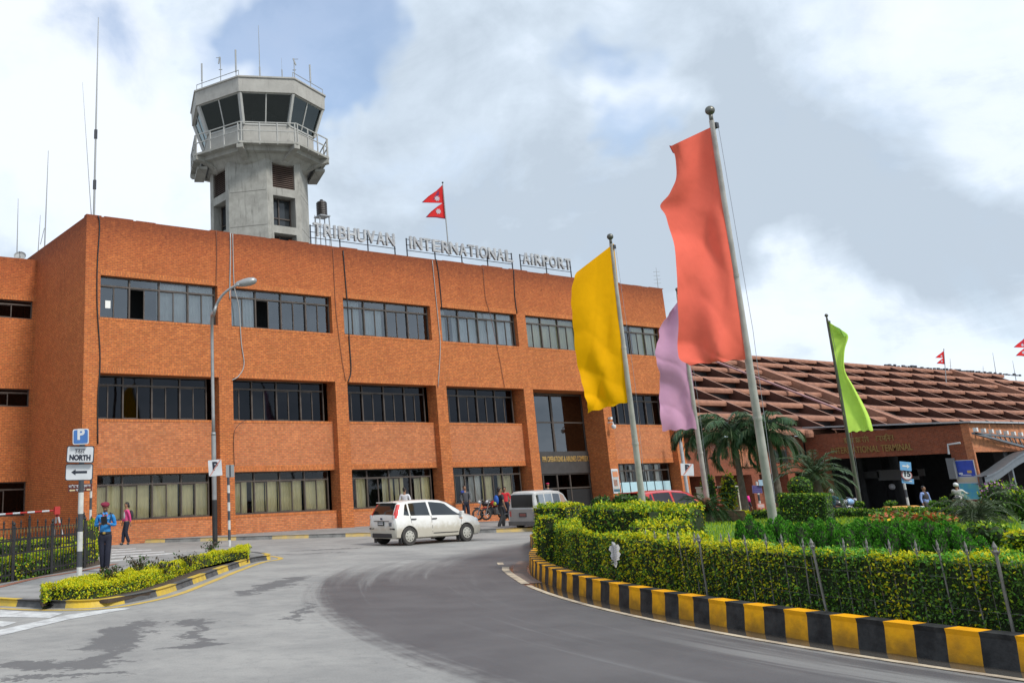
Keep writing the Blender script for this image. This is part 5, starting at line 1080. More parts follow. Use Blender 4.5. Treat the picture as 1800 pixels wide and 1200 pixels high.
def flagpole(u0, v0, u1, v1, zc, r0, r1, label, ballpx, zb=None, m=None):
    top = DP(u1, v1, zc); b = np.array([DP(u0, v0, zc)[0], DP(u0, v0, zc)[1], 0]); g = SB+zg(b[0]); b[2] = g
    t = thing('flagpole', label, 'flagpole', b, group='flagpoles on the roundabout'); s = zc/F; m = m or mat('pole_metal', (.50, .48, .45), .5, metal=.1, var=.3, vs=2)
    q = MB(tuple(b)); L = (top-b); cuts = [0, .3, .62, .97]; rr = np.linspace(r0, r1, 4)*s
    for i in range(3): q.tube([b+L*cuts[i], b+L*cuts[i+1]], [rr[i], rr[i+1]+.0], 14, cap=True); q.tube([b+L*cuts[i], b+L*(cuts[i]+.006)], rr[i]*1.14, 14)
    q.build('pole', m, t, smooth=False); smooth_by_angle(t.children[0])
    q = MB(tuple(b)); q.tube([b+L*.965, b+L*.985], r1*s*.8, 10); q.ball(b+L*.985+(0, 0, ballpx*s*.7), ballpx*s, 16); q.build('finial', mat('finial_metal', (.16, .16, .14), .4, metal=.6, var=.4), t, smooth=True)
    q = MB(tuple(b)); p = b+L*.958; q.cbox(p+CR*(r1*s*1.5), (.09, .09, .12)); q.build('pulley', SM, t)
    q = MB(tuple(b)); q.tube([p+CR*(r1*s*2.4), b+L*.5+CR*(r0*s*2.0), b+L*.12+CR*(r0*s*1.15)], .006, 4); q.build('rope', mat('rope', (.35, .36, .42), .8), t)
    q = MB(tuple(b)); q.cbox((b[0], b[1], g+.06), (r0*s*7, r0*s*7, .14)); q.lathe((b[0], b[1], g+.1), [(r0*s*1.9, 0), (r0*s*1.5, .06)], 12); q.build('base_plate', mat('concrete_base', (.33, .32, .30), .9, var=.3), t)
    return t
# coral
flagpole(1371, 990, 1247, 188, 21., 8.0, 4.3, 'nearest and tallest flagpole, with a ball top, carrying the coral banner', 8.3)
flag_cloth('coral', 'large coral red banner on the tallest flagpole, overlapping the mauve one', (.98, .185, .125), 21.,
  [(1179, 257), (1184, 268), (1189, 290), (1187, 318), (1177, 340), (1161, 361), (1170, 380), (1180, 412), (1188, 450), (1190, 500), (1192, 545), (1192, 590), (1191, 618), (1197, 633), (1212, 641)],
  [(1249, 224), (1254, 248), (1260, 280), (1266, 315), (1271, 350), (1275, 372), (1278, 395), (1285, 440), (1291, 480), (1297, 525), (1302, 560), (1306, 595), (1309, 615), (1311, 626), (1311, 631)], amp=.24, seed=3)
q = MB(); a = DP(1178, 257, 20.95); q.slab([DP(1177, 256, 20.95), DP(1185, 257, 20.95), DP(1190, 272, 20.98), DP(1183, 268, 20.95)], CF, .02); o = q.build('flag_corner_tag', mat('dark_coral', (.30, .02, .02), .8), None); o.parent = bpy.data.objects['banner_flag']; o.data.transform(Matrix.Translation(bpy.data.objects['banner_flag'].location).inverted()); o.name = 'corner_fold'
# yellow
flagpole(1135, 930, 1072, 412, 30., 6.2, 3.0, 'second flagpole, left of the coral one, carrying the golden banner', 5.6)
flag_cloth('golden', 'golden yellow banner flag in front of the brick office facade', (.92, .46, .0), 30.,
  [(1013, 479), (1008, 493), (1004, 520), (1005, 545), (1008, 580), (1011, 615), (1016, 645), (1023, 672), (1028, 695), (1033, 712), (1033, 725)],
  [(1079, 428), (1082, 455), (1085, 485), (1088, 515), (1091, 548), (1096, 580), (1099, 610), (1103, 640), (1107, 668), (1110, 690), (1112, 704)], amp=.20, seed=8)
# mauve
flagpole(1251, 936, 1190, 505, 36.6, 4.6, 3.0, 'third flagpole, thin and partly behind the coral banner, carrying the mauve banner', 3.5)
flag_cloth('mauve', 'mauve pink banner flag half hidden behind the coral one', (.70, .38, .57), 36.6,
  [(1180, 545), (1172, 558), (1160, 575), (1158, 595), (1152, 614), (1154, 635), (1160, 660), (1159, 690), (1160, 720), (1164, 757)],
  [(1193, 528), (1197, 550), (1203, 580), (1208, 605), (1213, 635), (1217, 660), (1220, 685), (1223, 710), (1226, 732), (1228, 753)], amp=.22, seed=5)
# green
flagpole(1519, 925, 1452, 551, 45., 3.9, 1.8, 'farthest flagpole, dark and thin, carrying the lime banner', 3.0, m=mat('dark_pole', (.15, .15, .13), .5, metal=.4))
flag_cloth('lime', 'narrow twisted lime green banner flag before the lattice roof', (.64, .92, .15), 45.,
  [(1455, 565), (1457, 585), (1461, 610), (1467, 640), (1473, 670), (1478, 700), (1484, 730), (1488, 745), (1491, 759)],
  [(1455.5, 565), (1474, 577), (1491, 590), (1485, 615), (1485, 650), (1500, 678), (1515, 705), (1528, 732), (1535, 756)], amp=.12, pole_right=False, seed=11)
q = MB(); q.grid([[DP(1464, 571, 44.8), DP(1478, 586, 44.7)], [DP(1476, 577, 44.75), DP(1484, 592, 44.6)], [DP(1490, 589, 44.85), DP(1478, 593, 44.7)]]); 
o = q.build('fold', mat('lime_fold', (.22, .42, .05), .8, trans=.2), None); fl = [x for x in bpy.data.objects if x.get('label', '').startswith('narrow twisted')][0]; o.data.transform(Matrix.Translation(fl.location).inverted()); o.parent = fl

# ================================================================== VEGETATION
LYEL = mat('leaf_golden', (.66, .60, .012), .5, trans=.32, spec=.25); LLIM = mat('leaf_lime', (.38, .50, .018), .5, trans=.3, spec=.25); LMID = mat('leaf_mid', (.10, .22, .02), .5, trans=.25, spec=.3)
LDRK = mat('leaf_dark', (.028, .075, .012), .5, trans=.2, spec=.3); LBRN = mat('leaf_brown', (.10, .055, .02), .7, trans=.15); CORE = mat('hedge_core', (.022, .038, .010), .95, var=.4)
LCON = mat('leaf_conifer', (.05, .20, .016), .6, trans=.25, spec=.2); LCON2 = mat('leaf_conifer_tip', (.12, .37, .03), .6, trans=.25, spec=.2); GRASSM = mat('grass_blade', (.10, .24, .025), .6, trans=.2); LPALM = mat('palm_leaf', (.035, .085, .03), .45, trans=.15, spec=.4); LPALM2 = mat('palm_leaf_pale', (.10, .15, .06), .5, trans=.2)
LPAT = [LYEL, LLIM, LMID, LDRK, LBRN, mat('leaf_fresh', (.13, .40, .03), .5, trans=.3)]
def ang_at_(u, v, z=.30): p = G(u, v, z); return math.atan2(p[1]-RC[1], p[0]-RC[0])
def leafmesh(name, C_, Nn, size, mi, mats, parent=None, org=(0, 0, 0), asp=.5, droop=.4, up=None):
    """one small folded blade per point; C_ centres, Nn outward normals"""
    n = len(C_); rd = rng.normal(size=(n, 3)); ax = Nn*droop+rd*.75
    if up is not None: ax = np.asarray(up)+rd*.22+Nn*.25
    ax /= np.linalg.norm(ax, axis=1)[:, None]+1e-9; sd = np.cross(ax, Nn+rng.normal(size=(n, 3))*.5); sd /= np.linalg.norm(sd, axis=1)[:, None]+1e-9
    sz = (size*(.65+.7*rng.random(n)))[:, None] if not hasattr(size, '__len__') else size[:, None]
    V = np.empty((n, 4, 3)); V[:, 0] = C_-ax*sz*.5; V[:, 1] = C_+sd*sz*asp*.5; V[:, 2] = C_+ax*sz*.5; V[:, 3] = C_-sd*sz*asp*.5
    V = V.reshape(-1, 3)-np.asarray(org); me = bpy.data.meshes.new(name); me.vertices.add(4*n); me.vertices.foreach_set('co', V.ravel()); me.loops.add(4*n); me.loops.foreach_set('vertex_index', np.arange(4*n, dtype=np.int32))
    me.polygons.add(n); me.polygons.foreach_set('loop_start', np.arange(0, 4*n, 4, dtype=np.int32)); me.polygons.foreach_set('material_index', np.asarray(mi, dtype=np.int32))
    for m in mats: me.materials.append(m)
    me.update(); me.validate(); o = bpy.data.objects.new(name, me); COL.objects.link(o)
    if parent is not None: o.parent = parent
    else: o.location = org
    return o
def vnoise(P, f, seed=0):
    r = np.random.default_rng(seed); a = np.zeros(len(P))
    for k in range(5): d = r.normal(size=3)*f*(1.5**k); a += np.sin(P@d+r.uniform(0, 6))*(.75**k)
    return a/2.4
def pick(w):
    w = np.clip(w, 1e-4, None); c = np.cumsum(w/w.sum(1, keepdims=True), axis=1); return (rng.random(len(w))[:, None] > c).sum(1).clip(0, w.shape[1]-1)
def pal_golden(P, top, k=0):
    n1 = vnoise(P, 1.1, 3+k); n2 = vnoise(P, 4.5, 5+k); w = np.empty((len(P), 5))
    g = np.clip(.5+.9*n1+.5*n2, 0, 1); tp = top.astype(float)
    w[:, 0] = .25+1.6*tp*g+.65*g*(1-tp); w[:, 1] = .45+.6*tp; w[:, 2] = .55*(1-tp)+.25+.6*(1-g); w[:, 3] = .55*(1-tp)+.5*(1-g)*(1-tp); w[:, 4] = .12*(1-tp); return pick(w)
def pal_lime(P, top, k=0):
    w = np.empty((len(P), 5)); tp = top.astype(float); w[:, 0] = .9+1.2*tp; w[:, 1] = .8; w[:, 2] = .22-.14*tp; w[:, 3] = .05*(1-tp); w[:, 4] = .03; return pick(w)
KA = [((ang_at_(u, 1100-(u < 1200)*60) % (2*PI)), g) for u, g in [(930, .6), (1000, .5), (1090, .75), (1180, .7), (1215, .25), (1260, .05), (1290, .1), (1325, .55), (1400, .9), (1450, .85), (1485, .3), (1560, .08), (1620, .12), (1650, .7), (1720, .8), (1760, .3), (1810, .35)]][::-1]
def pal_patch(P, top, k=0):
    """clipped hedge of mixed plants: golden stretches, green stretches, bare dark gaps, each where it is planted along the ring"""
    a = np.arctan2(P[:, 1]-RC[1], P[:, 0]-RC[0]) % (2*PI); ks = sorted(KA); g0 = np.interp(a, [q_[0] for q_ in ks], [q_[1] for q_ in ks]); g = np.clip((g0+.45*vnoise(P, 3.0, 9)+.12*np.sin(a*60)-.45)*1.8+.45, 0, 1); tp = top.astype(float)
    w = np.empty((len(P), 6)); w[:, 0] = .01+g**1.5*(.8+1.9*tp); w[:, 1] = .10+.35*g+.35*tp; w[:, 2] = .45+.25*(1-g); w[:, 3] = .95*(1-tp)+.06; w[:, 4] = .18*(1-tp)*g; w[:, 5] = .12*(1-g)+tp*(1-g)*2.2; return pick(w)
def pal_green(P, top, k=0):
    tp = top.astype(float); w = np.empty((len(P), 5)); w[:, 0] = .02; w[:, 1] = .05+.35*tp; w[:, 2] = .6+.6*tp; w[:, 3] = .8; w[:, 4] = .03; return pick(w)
def hedge(name, label, cat, front, back, z0, z1, dens, leaf, pal, group=None, bump=.06, topdens=1.4, k=0, z1b=None, inset=.07, ends=True, parent=None):
    """hedge between a front line and a back line (same number of xy points), from z0 to z1"""
    Fp = resample(front, .25); n = len(Fp); Bq = np.array([np.asarray(b, float) for b in back]); tb = np.linspace(0, 1, len(Bq)); 
    ff = np.array([np.asarray(p, float)[:2] for p in front]); cum = np.r_[0, np.cumsum(np.linalg.norm(np.diff(ff, axis=0), axis=1))]; cum /= cum[-1]
    Fp = np.array([p[:2] for p in Fp]); cf = np.r_[0, np.cumsum(np.linalg.norm(np.diff(Fp, axis=0), axis=1))]; cf /= cf[-1]
    if len(Bq) == len(cum): tb = cum
    Bp = np.stack([np.interp(cf, tb, Bq[:, 0]), np.interp(cf, tb, Bq[:, 1])], 1)
    zz = (lambda x: z1) if not callable(z1) else z1
    gz = np.array([zg(x) for x in Fp[:, 0]]); Z0 = gz+z0; Z1 = gz+(np.array([z1(c) for c in cf]) if callable(z1) else z1)
    org = (float(Fp[0, 0]), float(Fp[0, 1]), float(Z0[0]))
    t = thing(name, label, cat, org, group=group) if parent is None else parent
    q = MB(org); ins = inset; rows = []
    for i in range(n):
        d = Bp[i]-Fp[i]; L = np.linalg.norm(d)+1e-9; d = d/L; a = Fp[i]+d*min(ins, L*.3); b = Bp[i]-d*min(ins, L*.3); rows.append([(a[0], a[1], Z0[i]-.1), (a[0], a[1], Z1[i]-ins), (b[0], b[1], Z1[i]-ins), (b[0], b[1], Z0[i]-.1)])
    e0 = np.mean(rows[0], axis=0); q.grid(rows); q.add(rows[0], [(0, 1, 2, 3)]); q.add(rows[-1], [(3, 2, 1, 0)]); q.build('branches', CORE, t)
    Pn, Nn, Tp = [], [], []
    def face(A, B, h0, h1, nf, dn, top):                # A,B arrays along the run; vertical or horizontal face
        seg = np.linalg.norm(np.diff(A, axis=0), axis=1) if not top else np.maximum(np.linalg.norm(np.diff(A, axis=0), axis=1), np.linalg.norm(np.diff(B, axis=0), axis=1))
        for i in range(len(A)-1):
            area = seg[i]*((h1[i]-h0[i]) if not top else np.linalg.norm((A[i]-B[i]+A[i+1]-B[i+1])/2)); c = rng.poisson(area*dn)
            if c == 0: continue
            s = rng.random(c)[:, None]; w = rng.random(c)[:, None]; a = A[i]+(A[i+1]-A[i])*s
            if top: b = B[i]+(B[i+1]-B[i])*s; xy = a+(b-a)*w; z = (h1[i]+(h1[i+1]-h1[i])*s)[:, 0]; nn = np.tile([0, 0, 1.], (c, 1))
            else: xy = a; z = (h0[i]+(h1[i]-h0[i])*w)[:, 0]; nn = np.tile([nf[i][0], nf[i][1], 0], (c, 1))
            Pn.append(np.c_[xy, z]); Nn.append(nn); Tp.append(np.full(c, top))
    tn = np.array(normals2([p for p in Fp])); sg = np.sign(((Fp-Bp)*tn).sum(1)); sg[sg == 0] = 1; fn = tn*sg[:, None]
    face(Fp, Fp, Z0, Z1, fn, dens, False); face(Bp, Bp, Z0, Z1, -fn, dens*.5, False); face(Fp, Bp, Z0, Z1, fn, dens*topdens, True)
    if ends:
        for A, B, zi, sgn_ in ((Fp[0], Bp[0], 0, -1), (Fp[-1], Bp[-1], -1, 1)):
            d = Fp[min(1, n-1)]-Fp[0] if zi == 0 else Fp[-1]-Fp[-2]; d = d/np.linalg.norm(d)*sgn_
            face(np.array([A, B]), None, np.array([Z0[zi]]*2), np.array([Z1[zi]]*2), [d], dens, False)
    P_ = np.concatenate(Pn); N_ = np.concatenate(Nn); T_ = np.concatenate(Tp)
    P_ += N_*(bump*vnoise(P_, 2.2, 21+k)+bump*.8*vnoise(P_, 7., 31+k)+rng.normal(size=len(P_))*.018-rng.random(len(P_))**2*.06)[:, None]
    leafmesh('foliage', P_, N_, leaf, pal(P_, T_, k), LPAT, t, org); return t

# low lime hedge on the island
fr = smoothpath([G(u, v, .13)[:2] for u, v in [(72, 1052), (135, 1053), (190, 1047), (250, 1034), (300, 1017), (345, 1000), (390, 987), (430, 974), (437, 971)]], 3)
bk = smoothpath([G(u, v, .40)[:2] for u, v in [(76, 1029), (110, 1019), (150, 1011), (205, 1001), (255, 993), (300, 985), (350, 975), (400, 966), (436, 963)]], 3)
hedge('low_hedge', 'low clipped lime yellow hedge on the kerbed island', 'hedge', fr, bk, .12, .38, 2000, .044, pal_lime, bump=.03, topdens=1.2)
q = MB(); q.prism([(p[0], p[1]) for p in ([np.asarray(a) for a in [G(u, v, .13)[:2] for u, v in [(70, 1054), (190, 1052), (262, 1038), (340, 1012), (395, 994), (436, 977), (440, 975)]]]+[np.asarray(b) for b in bk[::-1]])], .06, .124); tag(q.build('hedge_soil', SOIL), kind='structure')
def twig_shrub(u, v, h, label, cm=LBRN):
    b = G(u, v, .38); t = thing('shrub', label, 'shrub', b, group='dark shrubs poking out of the lime hedge'); q = MB(); P_ = []
    for k in range(16):
        a = random.uniform(0, 2*PI); r = random.uniform(.1, .36); e = np.array([r*math.cos(a), r*math.sin(a), h*random.uniform(.5, 1)]); q.tube([(0, 0, -.1), e*.5+(0, 0, .05), e], [.007, .005, .003], 4)
        for j in range(9): P_.append(e*random.uniform(.35, 1)+np.random.default_rng(k*9+j).normal(size=3)*.045)
    q.build('stem', mat('bark', (.07, .05, .035), .9), t); P_ = np.array(P_); leafmesh('foliage', P_, np.tile([0, 0, 1.], (len(P_), 1)), .07, rng.integers(0, 2, len(P_)), [LDRK, mat('leaf_purple', (.05, .035, .02), .6)], t)
twig_shrub(368, 971, .30, 'dark twiggy shrub near the right tip of the lime hedge'); twig_shrub(243, 1003, .30, 'dark shrub in the middle of the lime hedge'); twig_shrub(334, 987, .16, 'flat dark shrub left of the hedge tip'); twig_shrub(190, 1016, .22, 'dark shrub at the policeman feet'); twig_shrub(290, 998, .12, 'smallest dark shrub between its neighbours in the hedge')
# lime hedge behind the fence
fr = [G(u, v, .13)[:2] for u, v in [(-80, 1026), (28, 1019), (60, 1012), (110, 1000), (150, 989), (170, 984)]]; bk = [G(u, v, .5)[:2] for u, v in [(-80, 988), (28, 978), (60, 972), (110, 964), (150, 958), (170, 955)]]
hedge('fence_hedge', 'ragged lime green hedge growing along the iron fence', 'hedge', fr, bk, .1, .52, 420, .085, pal_golden, bump=.12)
fr = [G(u, v, .13)[:2] for u, v in [(138, 985), (168, 979)]]; bk = [G(u, v, .13)[:2] for u, v in [(140, 977), (168, 973)]]
hedge('fence_bush', 'taller lime bush at the right end of the iron fence', 'bush', fr, bk, .1, 1.05, 420, .085, pal_golden, bump=.12)
fr = [G(u, v, .13)[:2] for u, v in [(-80, 986), (40, 979), (130, 972), (160, 970)]]; bk = [G(u, v, .13)[:2] for u, v in [(-80, 978), (40, 972), (130, 966.5), (160, 965)]]
hedge('back_fence_hedge', 'thin dark hedge behind the farther iron fence', 'hedge', fr, bk, .1, .55, 320, .08, pal_golden, bump=.1, k=4)

# roundabout hedge behind the striped kerb
def ringpt(a, r): return np.array([RC[0]+r*math.cos(a), RC[1]+r*math.sin(a)])
def ang_at(u, v, z=.38): p = G(u, v, z); return math.atan2(p[1]-RC[1], p[0]-RC[0])
A0 = PI+.40; A1 = ang_at(1000, 1030); A2 = ang_at(930, 975); A1 = A1 % (2*PI); A2 = A2 % (2*PI)
A0 = ang_at(1860, 1100) % (2*PI)
aa = np.linspace(A0, A1, 40); hedge('roundabout_hedge', 'long clipped green and yellow hedge behind the striped kerb', 'hedge', [ringpt(a, RK-.56) for a in aa], [ringpt(a, RK-1.12) for a in aa], SB, .92, 3000, .038, pal_patch, bump=.04, topdens=.95)
aa = np.linspace(A1, A2-.03, 14)
ex = [ringpt(a, RK-.5) for a in np.linspace(A2-.02, A2+.0, 2)]+[np.array(p) for p in [(20.6, 19.75), (22.8, 21.7), (27, 24.1), (32, 25.7)]]; exb = [p+np.array(d)*1.2 for p, d in zip(ex, [(.8, -.6)]*3+[(.7, -.7), (.3, -.95), (.1, -1)])]
hedge('roundabout_hedge', 'green hedge turning away behind the square left hedge block', 'hedge', ex, exb, SB, .55, 420, .09, pal_golden, bump=.08, k=12)
hedge('roundabout_hedge', 'low golden green hedge at the far left end of the striped kerb', 'hedge', [ringpt(a, RK-.5) for a in aa], [ringpt(a, RK-1.3) for a in aa], SB, lambda c: .93+.05*c, 1500, .05, pal_golden, bump=.07, k=2)
def pxhedge(name, label, cat, u0, u1, zc0, zc1, vtop, zbot, width, dens, leaf, pal, **k):
    """hedge spanning photo columns u0..u1 at camera depths zc0..zc1 whose front top edge sits at row vtop"""
    a, b = DP(u0, 870, zc0), DP(u1, 870, zc1); vt = vtop if hasattr(vtop, '__len__') else (vtop, vtop)
    za, zb_ = ZH(a[0], a[1], vt[0]), ZH(b[0], b[1], vt[1]); d = (b-a)[:2]; L = np.linalg.norm(d); n = np.array([-d[1], d[0]])/L
    if n@FV[:2] < 0: n = -n
    ga, gb = zg(a[0]), zg(b[0])
    return hedge(name, label, cat, [a[:2], b[:2]], [a[:2]+n*width, b[:2]+n*width], zbot, (lambda c: (za-ga)*(1-c)+(zb_-gb)*c), dens, leaf, pal, **k)
pxhedge('tall_hedge', 'tall flat topped golden hedge block on the roundabout', 'hedge', 1013, 1132, 17.2, 16.0, (889, 893), SB, 1.6, 1300, .052, pal_golden, bump=.05, k=1)
pxhedge('tall_hedge', 'second flat topped hedge block, joined right of the tall golden one', 'hedge', 1133, 1203, 16.3, 16.0, (894, 896), SB, 1.3, 1200, .052, pal_golden, bump=.05, k=6)
pxhedge('hedge_step', 'lower golden hedge step right of the tall blocks', 'hedge', 1128, 1212, 15.0, 15.0, (921, 916), SB, .8, 1100, .052, pal_golden, bump=.09, k=7)
pxhedge('hedge_step', 'lowest rounded golden hedge step before the lawn', 'hedge', 1192, 1226, 14.4, 14.6, (934, 938), SB, .7, 1100, .052, pal_golden, bump=.1, k=8)
pxhedge('tall_hedge', 'square golden hedge block at the far left of the roundabout', 'hedge', 934, 989, 20.6, 20.2, (889, 887), SB, 1.3, 950, .06, pal_golden, bump=.04, k=9)
pxhedge('hedge_step', 'small golden hedge step in front of the square left block', 'hedge', 942, 975, 19.6, 19.5, (906, 904), SB, .6, 950, .06, pal_golden, bump=.1, k=10)
pxhedge('low_hedge', 'low green hedge between the two golden blocks', 'hedge', 988, 1022, 20, 19.6, (917, 915), SB, 1.2, 500, .075, pal_green, bump=.05, k=11)
# leaf shaped white emblem on the hedge
b = DP(1080, 975, 14.25); t = thing('leaf_emblem', 'white leaf shaped cut out board fixed on the golden hedge', 'emblem', b); q = MB(tuple(b))
ol = [(1075, 951), (1080, 953), (1081, 958), (1086, 957), (1089, 963), (1086, 968), (1090, 973), (1087, 979), (1088, 983), (1083, 984), (1084, 990), (1082, 997), (1079, 993), (1080, 986), (1076, 983), (1073, 977), (1075, 971), (1070, 966), (1072, 959), (1076, 959)]
q.slab([DP(u, v, 14.2) for u, v in ol], -CF, .03); q.build('board', mat('emblem_white_paint', (.74, .74, .74), .6, var=.25, vs=9), t)
q = MB(tuple(b))
for v in range(957, 992, 4): q.bar(DP(1074, v+2, 14.16), DP(1086, v-1, 14.16), .012, .004)
q.bar(DP(1077, 955, 14.155), DP(1081, 992, 14.155), .014, .004); q.build('vein', mat('vein_grey', (.28, .28, .30), .6), t)
# spear fence around the roundabout
SPM = mat('weathered_spear_metal', (.22, .22, .20), .6, metal=.2, var=.4, vs=6)
fence = thing('spear_fence', 'low weathered spear fence threaded through the roundabout hedge', 'fence', tuple(ringpt(A0, RK-.45))+(SB,)); fo = np.array(fence.location)
def spear(h, r, big=False):
    q = MB(); q.tube([(0, 0, 0), (0, 0, h)], r, 6); q.lathe((0, 0, h), [(r, 0), (r*1.7, .02), (r*1.1, .04), (r*1.6, .065), (.002, .12)], 6)
    for s in (-1, 1): q.tube([(0, 0, h-.03), (s*.035, 0, h+.02), (s*.05, 0, h+.07)], [r*.6, r*.5, .001], 4)
    return q
pr = None; pq = None; thin = None
a = ang_at(1830, 1110) % (2*PI); i = 0
while i < 64 and a > A1-.05:
    p = ringpt(a, RK-.53 if i % 14 == 4 else RK-.60); rot = a+PI/2
    if i % 14 == 4:
        if pq is None: o = pq = spear(.84, .015).build('post', SPM, fence)
        else: o = pq.copy(); COL.objects.link(o)
    elif i % 2 == 0:
        if pr is None: o = pr = spear(.84, .0085).build('spear', SPM, fence)
        else: o = pr.copy(); COL.objects.link(o)
    else:
        if thin is None: q = MB(); q.tube([(0, 0, 0), (0, 0, .74)], .0035, 5); o = thin = q.build('picket', SPM, fence)
        else: o = thin.copy(); COL.objects.link(o)
    o.parent = fence; o.location = Vector((p[0], p[1], SB+random.uniform(-.015, .02)))-fence.location; o.rotation_euler = (random.gauss(0, .035), random.gauss(0, .035), rot); i += 1; a -= .15/RK
for z in (.30, .60): q = MB(tuple(fo)); q.tube([tuple(ringpt(x, RK-.585))+(SB+z+.008*math.sin(x*60),) for x in np.linspace(A0, A1+.1, 60)], .0028, 4); q.build('rail', SPM, fence)
# lawn
lawn = [ringpt(a, RK-1.1) for a in np.linspace(A0, A2, 60)]
q = MB(); 
lp = [(p[0], p[1]) for p in lawn]+[(23, 21), (28, 23.6), (34, 25), (44, 25.2), (58, 24), (75, 20), (80, 10), (50, -2)]
q.add([(x, y, SB+.14+zg(x)) for x, y in lp]+[(38, 8, SB+.16+zg(38))], [(i, len(lp), (i+1) % len(lp)) for i in range(len(lp))]); tag(q.build('lawn', mat('lawn_green', (.09, .20, .028), .9, col2=(.06, .13, .02), vs=1.5, bump=.8, bs=25)), kind='structure')
n = 26000; us = rng.uniform(1190, 1790, n); zz_ = rng.uniform(16, 37, n); P_ = np.array([DP(u, 900, z) for u, z in zip(us, zz_)]); P_[:, 2] = [SB+.17+zg(x) for x in P_[:, 0]]
inr = np.hypot(P_[:, 0]-RC[0], P_[:, 1]-RC[1]); P_ = P_[(inr < RK-1.3) | (P_[:, 0] > 26)]; P_ = P_[P_[:, 1] < 24.5]; o = leafmesh('grass', P_, np.tile([0, 0, 1.], (len(P_), 1)), .12, rng.integers(0, 2, len(P_)), [GRASSM, LLIM], None, (0, 0, 0), asp=.16, up=(0, 0, 1)); tag(o, 'short green lawn grass inside the roundabout', 'grass', kind='stuff')

# row of small conifers: flame shaped plants of upright sprays
def conifer_mesh(seed, h=.95, r=.25, n=5200):
    """a plume of five or six upright flames, each a dense skin of small sprays"""
    rs = np.random.default_rng(seed); lob = [(0, 0, 1., r*.62)]+[(math.cos(a)*r*.72, math.sin(a)*r*.72, rs.uniform(.62, .9), r*rs.uniform(.40, .52)) for a in rs.uniform(0, .5)+np.arange(5)*1.257]; P_ = []; N_ = []; H_ = []
    for cx, cy, hh, lr in lob:
        m_ = n//6; t_ = rs.random(m_); rad = lr*np.sin(np.clip(t_*.80+.20, 0, 1)*PI)**.6; a = rs.random(m_)*2*PI; rad = rad*(1+.10*rs.normal(size=m_)+.13*np.sin(a*3+t_*9))
        P_.append(np.stack([cx+rad*np.cos(a), cy+rad*np.sin(a), t_*h*hh], 1)); N_.append(np.stack([np.cos(a), np.sin(a), .4+t_], 1)); H_.append(t_)
    P_ = np.concatenate(P_); N_ = np.concatenate(N_); N_ /= np.linalg.norm(N_, axis=1)[:, None]; H_ = np.concatenate(H_)
    mi = np.where(rs.random(len(P_)) < .10+.35*(H_ > .7), 1, 0); mi = np.where((rs.random(len(P_)) < .55*(H_ < .5)+.12), 2, mi); return P_, N_, mi, [(a, b, c*h, d) for a, b, c, d in lob]  # more dark leaves low down: the plumes' inner shade put into leaf colour
cps = []
for k in range(4):
    t = thing('conifer', 'x', 'conifer'); P_, N_, mi, lob = conifer_mesh(50+k); leafmesh('foliage', P_, N_, .05, mi, [LCON, LCON2, LDRK], t, asp=.45, up=(N_*.45+np.array([0, 0, .8])))
    q = MB(); q.tube([(0, 0, -.05), (0, 0, .45)], [.03, .012], 6)
    for a, b, c, d in lob: q.ball((a, b, c*.46), 1, 10, (d*.86, d*.86, c*.46), mi=1)
    q.build('trunk', [MT['bark'], CORE], t, smooth=True); cps.append(t)
cl = [(1322, 911, 16.5), (1338, 925, 16), (1360, 918, 17.2), (1374, 912, 16.2), (1392, 921, 16.6), (1411, 924, 16.), (1432, 916, 16.8), (1446, 918, 16.1), (1466, 917, 15.8), (1480, 926, 16.4), (1497, 928, 15.7), (1514, 917, 16.3), (1529, 916, 15.7), (1546, 921, 16.2), (1563, 922, 15.4), (1584, 915, 15.8), (1600, 921, 15.2), (1617, 921, 15.8), (1634, 916, 15.1), (1650, 924, 15.6), (1668, 921, 14.9), (1684, 928, 15.3), (1702, 940, 14.8), (1713, 957, 14.6)]
ordn = 'leftmost second third fourth fifth sixth seventh eighth ninth tenth eleventh twelfth'.split()
def conlab(i): return ('bright green conifer, '+(ordn[i]+(' of the dense row' if i == 0 else ' from the left in the dense row') if i < 12 else (ordn[23-i].replace('leftmost', 'rightmost and lowest')+(' of the dense row' if i == 23 else ' from the right in the dense row'))))
for i, (u, v, z) in enumerate(cl):
    o = cps[i] if i < 4 else copy_tree(cps[i % 4]); p = DP(u, v+30, z); gz = SB+.12; hh = ZH(p[0], p[1], v-5)-gz; k = hh/.93
    o.location = (p[0], p[1], gz); o.scale = (1.1, 1.1, k); o.rotation_euler = (0, 0, i*1.7)
    o['label'] = conlab(i); o['group'] = 'conifers in the dense row'
